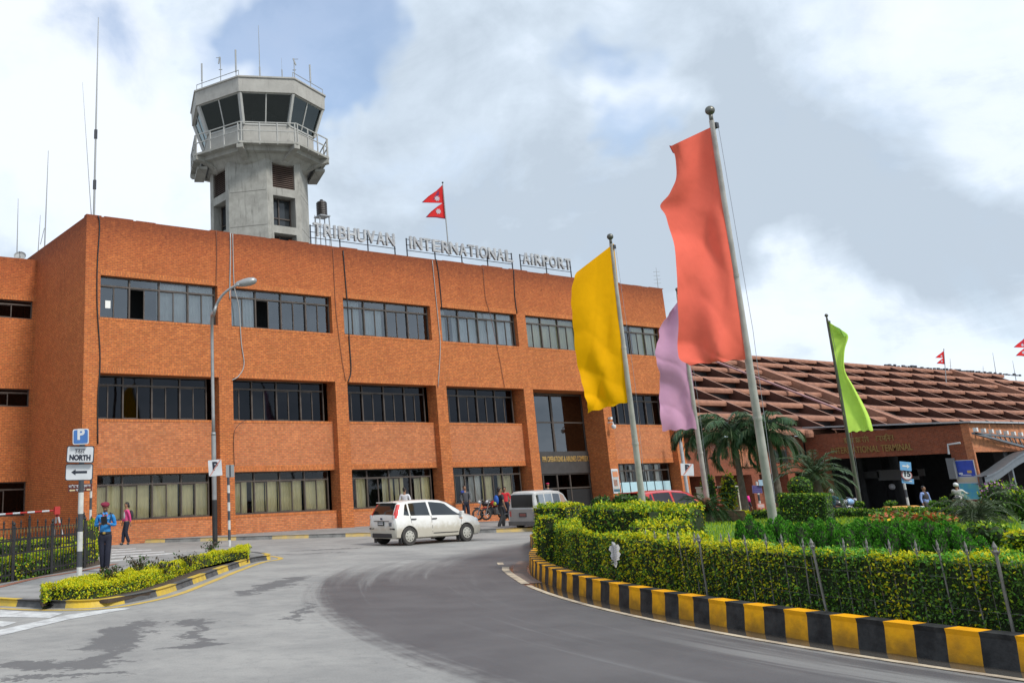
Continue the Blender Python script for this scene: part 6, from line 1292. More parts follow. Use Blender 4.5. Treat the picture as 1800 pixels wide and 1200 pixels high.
# ================================================================== PLANTING FARTHER BACK
pxhedge('topiary_hedge', 'dark green hedge clipped as a tall cube right of the coral flagpole', 'hedge', 1366, 1449, 31, 30.2, (869, 869), SB, 1.5, 700, .08, pal_green, bump=.02, k=13, group='topiary cube')
c = DP(1406, 853, 31.4); t = thing('topiary_ball', 'dark green bush clipped as a ball on top of the cube', 'topiary', (c[0], c[1], c[2]-.36)); n = 900; v_ = rng.normal(size=(n, 3)); v_ /= np.linalg.norm(v_, axis=1)[:, None]
leafmesh('foliage', v_*np.array([.37, .37, .32])+(0, 0, .33), v_, .08, pick(np.tile([.02, .12, .6, .8, .02], (n, 1))), LPAT, t); q = MB(); q.ball((0, 0, .33), .31, 14, (1, 1, .9)); q.build('branches', CORE, t, smooth=True)
def bush(u, v, w_px, h_px, zc, label, pal, leaf=.1, dens=500, name='bush', seed=0, lumps=7, flower=None):
    """rounded bush of several lobes; (u, v) is the middle of its foot"""
    b = DP(u, v, zc); s = zc/F; w, h_ = w_px*s, h_px*s; b[2] = max(b[2], zg(b[0])); t = thing(name, label, 'bush', b); rs = np.random.default_rng(seed+int(u)); P_, N_ = [], []; q = MB()
    for k in range(lumps):
        a = rs.uniform(0, 2*PI); d = rs.uniform(0, .30)*w*(k > 0); c_ = np.array([d*math.cos(a), d*math.sin(a)*.7, h_*rs.uniform(.3, .62)]); r = np.array([w*.28, w*.26, h_*.40])*rs.uniform(.75, 1.05); m_ = int(dens*4*r[0]*r[2])+60
        d3 = rs.normal(size=(m_, 3)); d3 /= np.linalg.norm(d3, axis=1)[:, None]; P_.append(c_+d3*r*(1+.12*rs.normal(size=(m_, 1)))); N_.append(d3); q.ball(c_, 1, 10, r*.8)
    q.tube([(0, 0, -.4), (0, 0, h_*.3)], w*.06, 6); q.build('branches', CORE, t, smooth=True); P_ = np.concatenate(P_); N_ = np.concatenate(N_); ok = P_[:, 2] > 0; P_, N_ = P_[ok], N_[ok]
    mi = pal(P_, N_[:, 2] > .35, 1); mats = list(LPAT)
    if flower is not None: mats.append(flower); f = (rs.random(len(mi)) < .22) & (N_[:, 2] > .2); mi[f] = len(mats)-1
    leafmesh('foliage', P_, N_, leaf, mi, mats, t); return t
# low clipped hedge along the far side of the roundabout
pxhedge('back_hedge', 'long low clipped green hedge along the far side of the roundabout', 'hedge', 1450, 1790, 37, 33.5, (897, 891), SB, 1.1, 300, .11, pal_green, bump=.03, k=14, topdens=1.6)
pxhedge('back_hedge', 'short low green hedge left of the topiary cube', 'hedge', 1312, 1366, 38, 37, (899, 897), SB, 1.0, 300, .11, pal_green, bump=.03, k=15)
pxhedge('back_hedge', 'small yellow leaved hedge end beside the stone planter', 'hedge', 1301, 1316, 36.5, 36.5, (899, 898), SB, .8, 400, .1, pal_lime, bump=.05, k=16)
for i, (u, v, w, h_, lab) in enumerate([(1566, 889, 24, 9, 'low green bush left of the orange road block'), (1645, 888, 22, 8, 'low green bush right of the man in the blue shirt'), (1662, 888, 20, 15, 'rounder green bush beside the white shirted rider'), (1512, 890, 22, 9, 'small green bush left of the dark opening'), (1372, 898, 30, 6, 'thin green bush behind the topiary cube')]): bush(u, v, w, h_, 39, lab, pal_green, .12, 160)
# orange and yellow flower bed
FO = mat('flower_orange', (.50, .11, .035), .6, trans=.2); FY = mat('flower_yellow', (.80, .55, .02), .6, trans=.2); t = None
for (u0, u1, z0, z1, n, lab) in [(1527, 1680, 25.5, 29.5, 5200, 'bed of orange and yellow flowers behind the conifers'), (1465, 1490, 22, 24, 500, 'small clump of orange flowers behind the conifers')]:
    us = rng.uniform(u0, u1, n); zz_ = rng.uniform(z0, z1, n); P_ = np.array([DP(u, 900, z) for u, z in zip(us, zz_)]); hgt = .22+.12*vnoise(P_, 2.0, 77); P_[:, 2] = [SB+.12+zg(x) for x in P_[:, 0]]+np.maximum(hgt, .05)*rng.random(n)**.4*1.25
    yel = vnoise(P_, 1.6, 41) > .25; r_ = rng.random(n); mi = np.where(r_ < .55, 0, np.where(yel & (r_ < .75), 2, np.where(r_ < .88, 1, 3))); og = tuple(P_.mean(0)*[1, 1, 0]+[0, 0, SB])
    tag(leafmesh('flower_bed', P_, np.tile([0, 0, 1.], (n, 1)), .11, mi, [LMID, FO, FY, LBRN], None, og, asp=.8), lab, 'flowers', kind='stuff')
# rounded bushes on the right
bush(1742, 962, 100, 52, 15.5, 'large round dark green bush at the right behind the hedge', pal_green, .07, 900, lumps=9)
bush(1796, 966, 62, 38, 14., 'golden green bush at the right edge behind the hedge', pal_golden, .07, 900, lumps=6)
bush(1765, 905, 84, 60, 30, 'big dark bush with purple flowers before the curved canopy', pal_green, .11, 300, flower=mat('flower_purple', (.26, .10, .25), .6), lumps=8)
bush(1805, 915, 60, 66, 28, 'tall dark hedge bush at the right edge below the canopy', pal_green, .10, 400, lumps=7)
for i, (u, v, w, h_, lab) in enumerate([(1056, 892, 40, 22, 'dark bush left of the yellow flagpole foot'), (1092, 890, 44, 21, 'dark bush around the yellow flagpole foot'), (1130, 890, 40, 21, 'dark bush between the yellow flagpole and red car')]): bush(u, v, w, h_, 33, lab, lambda P, tp, k: pick(np.tile([.0, .05, .35, 1., .05], (len(P), 1))), .12, 240)
bush(1011, 912, 15, 21, 24, 'dark round bush in the gap beside the white van', pal_green, .1, 400)
bush(1252, 895, 34, 62, 41, 'leafy green bush behind the mauve flagpole', pal_green, .13, 160)
bush(1287, 896, 44, 62, 41.5, 'leafy bush behind the white cart, touched with yellow', pal_golden, .13, 150)
# palms
def frond(P_, idx, base, azim, L, el0, droop, nl, w, leaf, rs, sag=.0, rachis=None):
    d = np.array([math.cos(azim), math.sin(azim), 0]); pts = []; e = el0; p = np.array(base, float); st = L/14
    for k in range(15): pts.append(p.copy()); p = p+(d*math.cos(e)+np.array([0, 0, math.sin(e)]))*st; e -= droop/14*(1+k*.08)
    rachis.append(pts); side = np.array([-d[1], d[0], 0]); V = []
    for k in range(nl):
        t_ = .12+.88*k/nl; f = t_*14; i = min(int(f), 13); c = pts[i]+(pts[i+1]-pts[i])*(f-i); tg = pts[i+1]-pts[i]; tg = tg/np.linalg.norm(tg); ll = w*math.sin(min(1, t_*.95+.12)*PI)**.5*rs.uniform(.85, 1.1)
        for s in (-1, 1):
            dr = side*s*.75+tg*.65+np.array([0, 0, .22-sag+rs.normal()*.12]); dr /= np.linalg.norm(dr); m1 = c+dr*ll*.5; e_ = c+dr*ll+np.array([0, 0, -ll*(.15+sag*.8)]); n_ = np.cross(dr, np.array([0, 0, 1.])); n_ = np.cross(n_, dr); wv = np.cross(dr, n_)*leaf*.5
            V += [c, m1+wv, e_, m1-wv]
    return V
def palm(loc, h, nf, L, w, leaf, label, seed, trunk_r=.14, el=(.2, 1.2), droop=1.9, nl=26, name='palm_tree', cat='palm tree', sag=.3, mats=None, group=None):
    rs = np.random.default_rng(seed); t = thing(name, label, cat, loc, group=group); q = MB(); lean = rs.normal(size=2)*.04*h; TP = [(lean[0]*(k/6)**2, lean[1]*(k/6)**2, h*k/6) for k in range(7)]
    q.tube([(0, 0, -.5)]+TP, [trunk_r*1.25]+list(np.linspace(trunk_r*1.2, trunk_r*.75, 7)), 10)
    for k in range(1, int(h/.22)): z = k*.22; f = (z/h); q.tube([(lean[0]*f*f, lean[1]*f*f, z), (lean[0]*f*f, lean[1]*f*f, z+.05)], trunk_r*(1.24-.42*f), 10)
    q.build('trunk', mat('palm_trunk', (.16, .13, .10), .9, var=.4, vs=5, bump=.5, bs=12), t); V = []; rch = []
    for k in range(nf): V += frond(None, 0, TP[-1], k*2.399+rs.normal()*.15, L*rs.uniform(.8, 1.1), el[0]+(el[1]-el[0])*((k+.5)/nf)**.8, droop*rs.uniform(.85, 1.15), nl, w, leaf, rs, sag, rch)
    me = bpy.data.meshes.new('fronds'); me.from_pydata([tuple(v) for v in V], [], [tuple(range(i, i+4)) for i in range(0, len(V), 4)])
    for m in (mats or [LPALM, LPALM2]): me.materials.append(m)
    me.polygons.foreach_set('material_index', (rs.random(len(me.polygons)) < .16).astype(np.int32)); o = bpy.data.objects.new('fronds', me); COL.objects.link(o); o.parent = t
    q = MB(); [q.tube(r, np.linspace(leaf*.55, leaf*.2, 15), 4, cap=False) for r in rch]; q.build('frond_stalk', (mats or [LPALM, LPALM2])[1], t); return t
def at_depth(u, v, z): p = DP(u, v, z); return p
for (u, vt, z, L, lab, sd, nf) in [(1290, 766, 41, 2.2, 'leafy palm tree between the mauve and coral flagpoles', 4, 17), (1352, 762, 40, 2.0, 'palm tree directly behind the coral flagpole', 9, 15), (1232, 762, 44, 1.8, 'shaded palm tree behind the mauve banner foot', 15, 12)]:
    p = DP(u, vt, z); g = zg(p[0])+SB; palm((p[0], p[1], g), p[2]-g, nf+6, L, .60, .06, lab, sd, trunk_r=.13, el=(-.5, 1.4), droop=1.4, nl=46)
p = DP(1437, 838, 35); g = zg(p[0])+SB; palm((p[0], p[1], g), p[2]-g, 34, 1.55, .42, .04, 'short bushy fan of palm leaves left of the green flagpole', 21, trunk_r=.16, el=(-.5, 1.45), droop=1.0, nl=30, sag=.1, mats=[mat('palm_dusty', (.055, .10, .045), .5, trans=.2), LPALM2])
# cycads
for (u, v, z, L, lab, sd, m) in [(1246, 905, 33.5, 1.30, 'dark cycad with arching leaves above the stone planter', 31, [LPALM, LDRK]), (1722, 915, 27, 1.35, 'pale arching cycad right of the flower bed', 35, [mat('cycad_pale', (.13, .17, .09), .5, trans=.1), mat('cycad_mid', (.06, .09, .045), .5)])]:
    p = DP(u, v, z); g = p[2]-.25; palm((p[0], p[1], g), .35, 46, L, .20, .022, lab, sd, trunk_r=.17, el=(-.35, 1.35), droop=1.5, nl=44, name='cycad', cat='cycad', sag=-.05, mats=m)
    if u < 1400: q = MB(); q.ball((0, 0, .62), .22, 12, (1, 1, 1.15)); q.build('cone', mat('cycad_cone', (.14, .06, .03), .9, var=.4, bump=.6), bpy.context.scene.objects[-1] if False else [o for o in bpy.data.objects if o.get('label') == lab][0])
# stone planter
b = DP(1262, 935, 34.5); PSM = brick('planter_stone', (.34, .25, .16), (.22, .13, .08), (.16, .12, .09), bw=.4, rh=.14); t = thing('stone_planter', 'low brown stone planter edging below the dark cycad', 'planter', (b[0], b[1], b[2])); q = MB((b[0], b[1], b[2]))
pl = [DP(u, v, z) for u, v, z in [(1214, 936, 34.2), (1246, 937, 34.5), (1296, 938, 33.6), (1312, 931, 33.)]]
for a_, b_ in zip(pl[:-1], pl[1:]): z0 = SB+zg(a_[0]); q.obox(((a_[0]+b_[0])/2, (a_[1]+b_[1])/2, z0+.2), ((b_[0]-a_[0])/2, (b_[1]-a_[1])/2, 0), tuple(CF*.1), (0, 0, .36))
q.build('edging', PSM, t)

# ================================================================== VEHICLES
TYRE = mat('tyre_rubber', (.028, .027, .026), .8, col2=(.06, .055, .05), vs=8, bump=.2); CARG = glass('car_glass', (.16, .17, .18), .04, .02); PLT = mat('black_plastic_trim', (.03, .03, .032), .6); UND = mat('underbody_dark', (.010, .010, .010), .9); CHR = mat('chrome_trim', (.45, .46, .48), .25, metal=.9)
LR = mat('lamp_red', (.55, .015, .012), .2, coat=.6); LWc = mat('lamp_clear', (.55, .57, .60), .15, coat=.6)
def evaluated(o):
    bpy.context.view_layer.update(); me = bpy.data.meshes.new_from_object(o.evaluated_get(bpy.context.evaluated_depsgraph_get())); o.modifiers.clear(); o.data = me; return o
class Car:
    """body lofted from stations: x -> (half width sill, mid, belt, roof edge; z sill, belt, roof)"""
    def __init__(s, st): s.x = np.array([a[0] for a in st], float); s.d = np.array([a[1:] for a in st], float)
    def at(s, x): return np.array([np.interp(x, s.x, s.d[:, k]) for k in range(s.d.shape[1])])
    def prof(s, x):
        ws, wm, wb, wr, z0, zb, zt = s.at(x); return [(0, z0), (ws*.86, z0), (ws, z0+.05), (wm, z0+(zb-z0)*.35), (wm, z0+(zb-z0)*.62), (wm*.3+wb*.7, zb-.07), (wb, zb), (wr+.0, zb+(zt-zb)*.90), (wr*.86, zb+(zt-zb)*.985), (wr*.5, zt+.008), (0, zt+.014)]
    def mesh(s, name, m, parent, nx=70):
        xs = np.unique(np.r_[np.linspace(s.x[0], s.x[-1], nx), s.x]); R_ = []
        for x in xs: p = s.prof(x); R_.append([(x, -y, z) for y, z in p]+[(x, y, z) for y, z in p[-2:0:-1]])
        q = MB(); k = len(R_[0]); V = [v for r in R_ for v in r]
        q.add(V, [(i*k+j, (i+1)*k+j, (i+1)*k+(j+1) % k, i*k+(j+1) % k) for i in range(len(xs)-1) for j in range(k)][::1]+[tuple(range(k)), tuple((len(xs)-1)*k+j for j in range(k))[::-1]]); return q.build(name, m, parent)
    def pt(s, x, f, side, off=0.):
        """f runs 0 at the belt line to 1 at the roof edge, <0 down the door; side = -1 or 1"""
        ws, wm, wb, wr, z0, zb, zt = s.at(x); z = zb+(zt-zb)*.9*f if f >= 0 else zb+(zb-z0)*f; 
        if f >= 0: y = wb+(wr-wb)*f
        else: p = s.prof(x)[1:7]; y = np.interp(z, [a[1] for a in p], [a[0] for a in p])
        return (x, side*(y+off), z)
    def panel(s, name, poly, m, parent, off=.008, sides=(-1, 1), nu=10):
        """poly: four corners (x, f) bl br tr tl on the flank"""
        for sd in sides:
            (x0, f0), (x1, f1), (x2, f2), (x3, f3) = poly; g = []
            for j in range(5):
                v = j/4; r = []
                for i in range(nu+1): u = i/nu; x = (x0*(1-u)+x1*u)*(1-v)+(x3*(1-u)+x2*u)*v; f = (f0*(1-u)+f1*u)*(1-v)+(f3*(1-u)+f2*u)*v; r.append(s.pt(x, f, sd, off))
                g.append(r)
            q = MB(); q.grid(g if sd < 0 else g[::-1]); q.build(name, m, parent, smooth=True)
def wheel(parent, x, y, r, w, rim_m, side, hub=True):
    q = MB(); q.lathe((x, y, r), [(r*.60, -w/2), (r*.92, -w/2), (r, -w*.36), (r, w*.36), (r*.92, w/2), (r*.60, w/2)], 28, axis=(0, 1, 0), cap=False); q.lathe((x, y, r), [(r*.6, 0), (.01, 0.001)], 20, axis=(0, 1, 0)); wh = q.build('wheel', TYRE, parent, smooth=False); smooth_by_angle(wh)
    q = MB(); o = side*w*.42; q.lathe((x, y+o, r), [(r*.64, 0), (r*.62, side*.015), (r*.5, side*.02), (r*.2, side*.035), (.01, side*.04)][::1], 24, axis=(0, 1, 0), cap=False)
    for k in range(8): a = k*PI/4; q.lathe((x+r*.44*math.cos(a), y+o+side*.026, r+r*.44*math.sin(a)), [(r*.075, 0), (.002, side*.002)], 8, axis=(0, 1, 0), mi=1, cap=False)
    q.build('rim', [rim_m, PLT], wh); return wh
def arches(body, xs, r, yw):
    for x in xs:
        for sd in (-1, 1):
            q = MB(); q.lathe((x, sd*yw, r*.98), [(r*1.17, -.16), (r*1.17, .16)], 28, axis=(0, 1, 0)); c = q.build('cut', UND, None); c.parent = None; m_ = body.modifiers.new('c', 'BOOLEAN'); m_.object = c; m_.solver = 'EXACT'; m_.operation = 'DIFFERENCE'; body['_c'] = 1
            yield c
def finish_body(body, cutters):
    import itertools
    pl = body.parent.matrix_basis.copy(); body.parent.location, body.parent.rotation_euler, lc, rt = (0, 0, 0), (0, 0, 0), Vector(body.parent.location), body.parent.rotation_euler.copy()
    evaluated(body); body.parent.location = lc; body.parent.rotation_euler = rt
    for c in cutters: bpy.data.objects.remove(c, do_unlink=True)
    if '_c' in body: del body['_c']
    smooth_by_angle(body, 32)
def hatchback(loc, rz, label, paint, full=True, name='parked_car'):
    t = thing(name, label, 'car', loc, rz); c = Car([  # x, half widths sill mid belt roof, z sill belt roof
        (-1.92, .60, .66, .62, .56, .34, .58, .60), (-1.90, .70, .76, .70, .62, .26, .80, .84), (-1.86, .76, .80, .72, .60, .23, .93, .97), (-1.76, .78, .82, .75, .60, .22, .945, 1.16), (-1.62, .79, .835, .77, .59, .21, .95, 1.37), (-1.55, .79, .84, .775, .60, .21, .95, 1.405), (-1.0, .80, .84, .785, .62, .20, .94, 1.45), (-.3, .80, .84, .79, .63, .20, .925, 1.46),
        (.2, .80, .84, .79, .62, .20, .91, 1.43), (.5, .80, .84, .79, .60, .20, .90, 1.36), (.85, .80, .84, .785, .60, .20, .895, 1.17), (1.15, .80, .84, .77, .64, .20, .90, .985), (1.25, .79, .84, .76, .62, .20, .89, .955), (1.55, .78, .83, .73, .55, .21, .83, .89), (1.78, .72, .79, .66, .45, .22, .73, .79), (1.88, .62, .68, .56, .40, .26, .62, .66), (1.92, .50, .54, .45, .3, .32, .52, .54)])
    body = c.mesh('body', paint, t); cs = list(arches(body, (-1.36, 1.13), .30, .80)); finish_body(body, cs)
    q = MB(); q.box(-1.6, 1.6, -.66, .66, .24, .62); q.build('underbody', UND, t)
    c.panel('window', [(-1.52, .10), (-1.30, .04), (-1.28, .94), (-1.36, .90)], CARG, t, .006); c.panel('window', [(-1.24, .04), (-.42, .03), (-.46, .96), (-1.22, .95)], CARG, t, .006); c.panel('window', [(-.34, .03), (.98, .05), (.36, .90), (-.36, .96)], CARG, t, .006)
    c.panel('door_gap', [(-1.27, -.95), (-1.255, -.95), (-1.245, .0), (-1.26, .0)], PLT, t, .004); c.panel('door_gap', [(-.385, -.95), (-.37, -.95), (-.375, .0), (-.39, .0)], PLT, t, .004); c.panel('door_gap', [(.86, -.6), (.875, -.6), (.96, -.02), (.945, -.02)], PLT, t, .004)
    c.panel('side_moulding', [(-.34, -.80), (.75, -.80), (.75, -.765), (-.34, -.765)], PLT, t, .012); c.panel('side_indicator', [(.86, -.16), (1.0, -.16), (1.0, -.12), (.86, -.12)], mat('lamp_amber', (.6, .2, .03), .3), t, .008)
    for x in (-1.14, -.26):
        for sd in (-1, 1): p = c.pt(x, -.13, sd, .02); q = MB(); q.cbox(p, (.2, .03, .035)); q.build('door_handle', PLT, t)
    # windscreen and rear window
    for nm, xs, ys in (('windscreen', (1.10, .50), (.60, .52)), ('rear_window', (-1.84, -1.60), (.60, .50))):
        g = []
        for i in range(7): x = xs[0]+(xs[1]-xs[0])*i/6; zt = c.at(x)[6]; g.append([(x+(.02 if nm[0] == 'w' else -.012), (ys[0]+(ys[1]-ys[0])*i/6)*k, zt+.014-.02*k*k) for k in np.linspace(-1, 1, 9)])
        q = MB(); q.grid(g if nm[0] == 'w' else [r[::-1] for r in g]); q.build(nm, CARG, t, smooth=True)
    q = MB(); q.box(-1.74, -1.52, -.52, .52, 1.39, 1.42); q.build('spoiler', paint, t, bevel=.01)
    for sd in (-1, 1):
        q = MB(); P0 = []; 
        for x, yo, z, w in ((-1.635, .0, 1.34, .05), (-1.70, .0, 1.22, .06), (-1.80, .0, 1.05, .09), (-1.875, .0, .90, .14)):
            ya = np.interp(z, [.80, 1.4], [.765, .60]); P0.append([(x-.02, sd*(ya-w), z), (x+.0, sd*(ya+.004), z), (x+.06+w*.35, sd*(ya+.020), z)])
        q.grid(P0 if sd > 0 else [r[::-1] for r in P0], 0); q.cbox((-1.885, sd*.66, .93), (.03, .10, .13), 1); q.build('tail_lamp', [LR, LWc], t)
        q = MB(); q.ball((1.66, sd*.62, .70), .13, 12, (1.3, .9, .8)); q.build('headlamp', LWc, t, smooth=True)
        q = MB(); q.cbox((.92, sd*.87, .98), (.12, .16, .12)); q.build('mirror', paint, t, bevel=.02)
        q = MB(); q.cbox((-1.905, sd*.6, .55), (.03, .28, .05)); q.build('bumper_strip', PLT, t)
        for x in (-1.70, .79): q = MB(); q.cbox((x, sd*.72, .17), (.015, .17, .2)); q.build('mud_flap', PLT, t)
        for x in (-1.36, 1.13): wheel(t, x, sd*.735, .30, .19, mat('hubcap', (.50, .49, .43), .45, metal=.2, var=.15), sd)
    q = MB(); q.box(-1.945, -1.78, -.56, .56, .26, .40); q.build('bumper', PLT, t, bevel=.02)
    q = MB(); q.cbox((-1.925, .0, .80), (.01, .9, .02), 0); q.build('tailgate_line', PLT, t)
    q = MB(); q.cbox((-1.93, .02, .73), (.02, .36, .16), 0); q.cbox((-1.942, .02, .76), (.003, .28, .02), 1); q.cbox((-1.942, .02, .71), (.003, .28, .04), 1); q.build('number_plate', [mat('plate_black', (.03, .035, .03), .5), SWH], t)
    q = MB(); q.ball((-1.925, 0, .88), .045, 10, (.3, 1.5, .8)); q.build('badge', mat('badge_dark', (.02, .03, .07), .3), t); q = MB(); q.cbox((-1.915, -.50, .70), (.01, .16, .13)); q.build('sticker', mat('sticker_grey', (.25, .26, .28), .6, var=.6, vs=20), t)
    q = MB(); q.box(-1.2, .75, -.5, .5, .5, .78, 0); q.cbox((-.1, .32, 1.0), (.14, .42, .52), 0); q.cbox((-.1, -.32, 1.0), (.14, .42, .52), 0); q.cbox((-1.1, 0, .95), (.14, 1.1, .4), 0); q.lathe((.45, .34, .98), [(.17, -.01), (.19, 0), (.17, .01)], 16, axis=(-.9, 0, .4), mi=0); q.ball((.0, .0, .9), .16, 8, (1, .8, 1), mi=1); q.build('interior', [UND, mat('seat_cover', (.2, .28, .32), .8)], t)
    return t
PW = mat('white_car_paint', (.74, .735, .71), .3, coat=.5, col2=(.68, .67, .63), vs=1.2, dirt=((.42, .38, .29), .55))
wr = G(720, 956.5); wf = G(824, 951.5); z_m = depth((wr+wf)/2)
mid = DP(775, 950, z_m-.2); mid[2] = 0
# orientation: project wheelbase so it spans the same columns as in the photograph
def solve_car(u_r, u_f, v_mid, wb):
    best = None
    for zc in [depth(G((u_r+u_f)/2, v_mid))]:
        for a in np.linspace(0, 2*PI, 721):
            d = np.array([math.cos(a), math.sin(a), 0])*wb/2; m_ = G((u_r+u_f)/2, v_mid)
            pr, pf = proj(m_-d), proj(m_+d); e = (pr[0]-u_r)**2+(pf[0]-u_f)**2
            if pr[1] > pf[1] and (best is None or e < best[0]): best = (e, a, m_)
    return best[1], best[2]
ang, mm = solve_car(721, 824.5, 954.5, 2.49); side = np.array([-math.sin(ang), math.cos(ang), 0])
ctr = mm+side*.80+np.array([math.cos(ang), math.sin(ang), 0])*.115
hatchback((ctr[0], ctr[1], 0), ang, 'dusty white hatchback car driving past the brick office block', PW).scale = (.97, .97, .97)
def van(loc, rz, label, paint, paint2):
    t = thing('van', label, 'van', loc, rz); c = Car([
        (-2.2, .70, .76, .74, .68, .38, .60, .62), (-2.18, .76, .82, .80, .70, .32, 1.02, 1.10), (-2.12, .78, .83, .81, .68, .30, 1.05, 1.55), (-2.0, .80, .84, .82, .68, .28, 1.06, 1.86), (-1.8, .80, .84, .82, .70, .28, 1.06, 1.93), (0, .80, .84, .82, .72, .28, 1.06, 1.95), (1.0, .80, .84, .82, .71, .28, 1.05, 1.90), (1.35, .80, .84, .82, .70, .28, 1.05, 1.80), (1.9, .80, .84, .80, .72, .28, 1.05, 1.30), (2.1, .78, .82, .78, .70, .28, .98, 1.08), (2.25, .74, .78, .74, .6, .32, .80, .84), (2.3, .7, .74, .7, .5, .4, .6, .62)])
    body = c.mesh('body', paint, t); cs = list(arches(body, (-1.15, 1.3), .31, .80)); finish_body(body, cs); q = MB(); q.box(-1.9, 1.9, -.66, .66, .28, .7); q.build('underbody', UND, t)
    for a, b in ((-2.0, -1.15), (-1.05, -.2), (-.1, .75)): c.panel('window', [(a, .12), (b, .12), (b, .9), (a+.04, .9)], CARG if a > -.5 else glass('van_side_glass', (.4, .42, .42), .22), t, .006)
    c.panel('window', [(.85, .12), (1.75, .15), (1.3, .88), (.85, .9)], mat('windscreen_blind', (.40, .26, .20), .6), t, .006)
    g = [[(x-.015, y, c.at(x)[6]+.012) for y in np.linspace(-.58, .58, 7)][::-1] for x in np.linspace(-2.17, -2.03, 6)]; q = MB(); q.grid(g); q.build('rear_window', CARG, t, smooth=True)
    q = MB(); q.box(-2.212, -2.19, -.60, .60, 1.16, 1.76); q.build('rear_glass', mat('dark_rear_glass', (.025, .022, .022), .1), t)
    q = MB(); q.box(-2.208, -2.186, -.76, .76, .42, 1.08); q.build('tailgate', paint2, t, bevel=.02)
    q = MB(); q.box(-2.30, -2.17, -.82, .82, .30, .50); q.build('bumper', mat('van_bumper', (.09, .085, .085), .6, var=.3), t, bevel=.02); q = MB(); q.cbox((-2.215, 0, .80), (.02, .42, .2), 0); q.cbox((-2.225, 0, .80), (.01, .34, .13), 1); q.build('number_plate', [PLT, mat('plate_maroon', (.16, .05, .04), .5)], t)
    for sd in (-1, 1):
        q = MB(); q.cbox((-2.21, sd*.70, .86), (.03, .1, .26)); q.build('tail_lamp', mat('lamp_dull_red', (.30, .05, .04), .4), t); q = MB(); q.ball((2.2, sd*.55, .78), .12, 10); q.build('headlamp', LWc, t); q = MB(); q.cbox((1.55, sd*.95, 1.18), (.10, .14, .22)); q.build('mirror', paint, t)
        for x in (-1.15, 1.3): wheel(t, x, sd*.72, .31, .2, mat('steel_rim', (.25, .25, .25), .5, metal=.4), sd)
    return t
PV = mat('van_white_paint', (.50, .50, .49), .4, coat=.3, var=.1); PV2 = mat('van_grey_paint', (.23, .215, .205), .45, coat=.2, var=.12)
zz_ = depth(G(918, 934)); vm = DP(961, 925, zz_+1.3); sc_ = 46
vr = G(902, 934); bx = np.array([vr[0], vr[1]]); va = math.atan2(CR[1]*.64+CF[1]*.77, CR[0]*.64+CF[0]*.77); dd = np.array([math.cos(va), math.sin(va)]); rt = np.array([dd[1], -dd[0]])
rear_mid = np.array(DP(921, 930, zz_)[:2]); vc = rear_mid+dd*1.75
vv = van((vc[0], vc[1], 0), va, 'grey and white passenger van seen from behind, left of the golden hedge block', PV, PV2); vv.scale = (.78, .76, .79)
def red_car():
    p = DP(1175, 890, 35.5); a = math.atan2(CR[1], CR[0])+.35; z = zg(p[0]); t = hatchback((p[0], p[1], z-.02), a, 'glossy red car mostly hidden behind the dark bushes', mat('red_car_paint', (.50, .022, .022), .25, coat=.6)); return t
red_car()
# small white cart behind the cycad
p = DP(1268, 905, 42); t = thing('utility_cart', 'small cream roofed cart parked behind the dark cycad', 'cart', (p[0], p[1], zg(p[0])), math.atan2(CR[1], CR[0])+.3); CW = mat('cart_cream', (.52, .50, .40), .5, var=.15)
q = MB(); q.box(-.8, .8, -.5, .5, 1.52, 1.6); q.build('roof', CW, t, bevel=.03); q = MB(); q.box(-.78, -.70, -.46, .46, .5, 1.52); q.box(.68, .76, -.46, .46, .5, 1.52, 0); q.build('side_panel', CW, t); q = MB(); q.box(-.9, .95, -.52, .52, .28, .55); q.build('body', CW, t, bevel=.04)
q = MB(); q.box(-.45, .1, -.4, .4, .55, .8); q.box(-.5, -.4, -.4, .4, .8, 1.15); q.build('seat', mat('orange_seat', (.60, .10, .03), .5), t)
for x in (-.6, .62):
    for sd in (-1, 1): wheel(t, x, sd*.45, .24, .14, CW, sd)
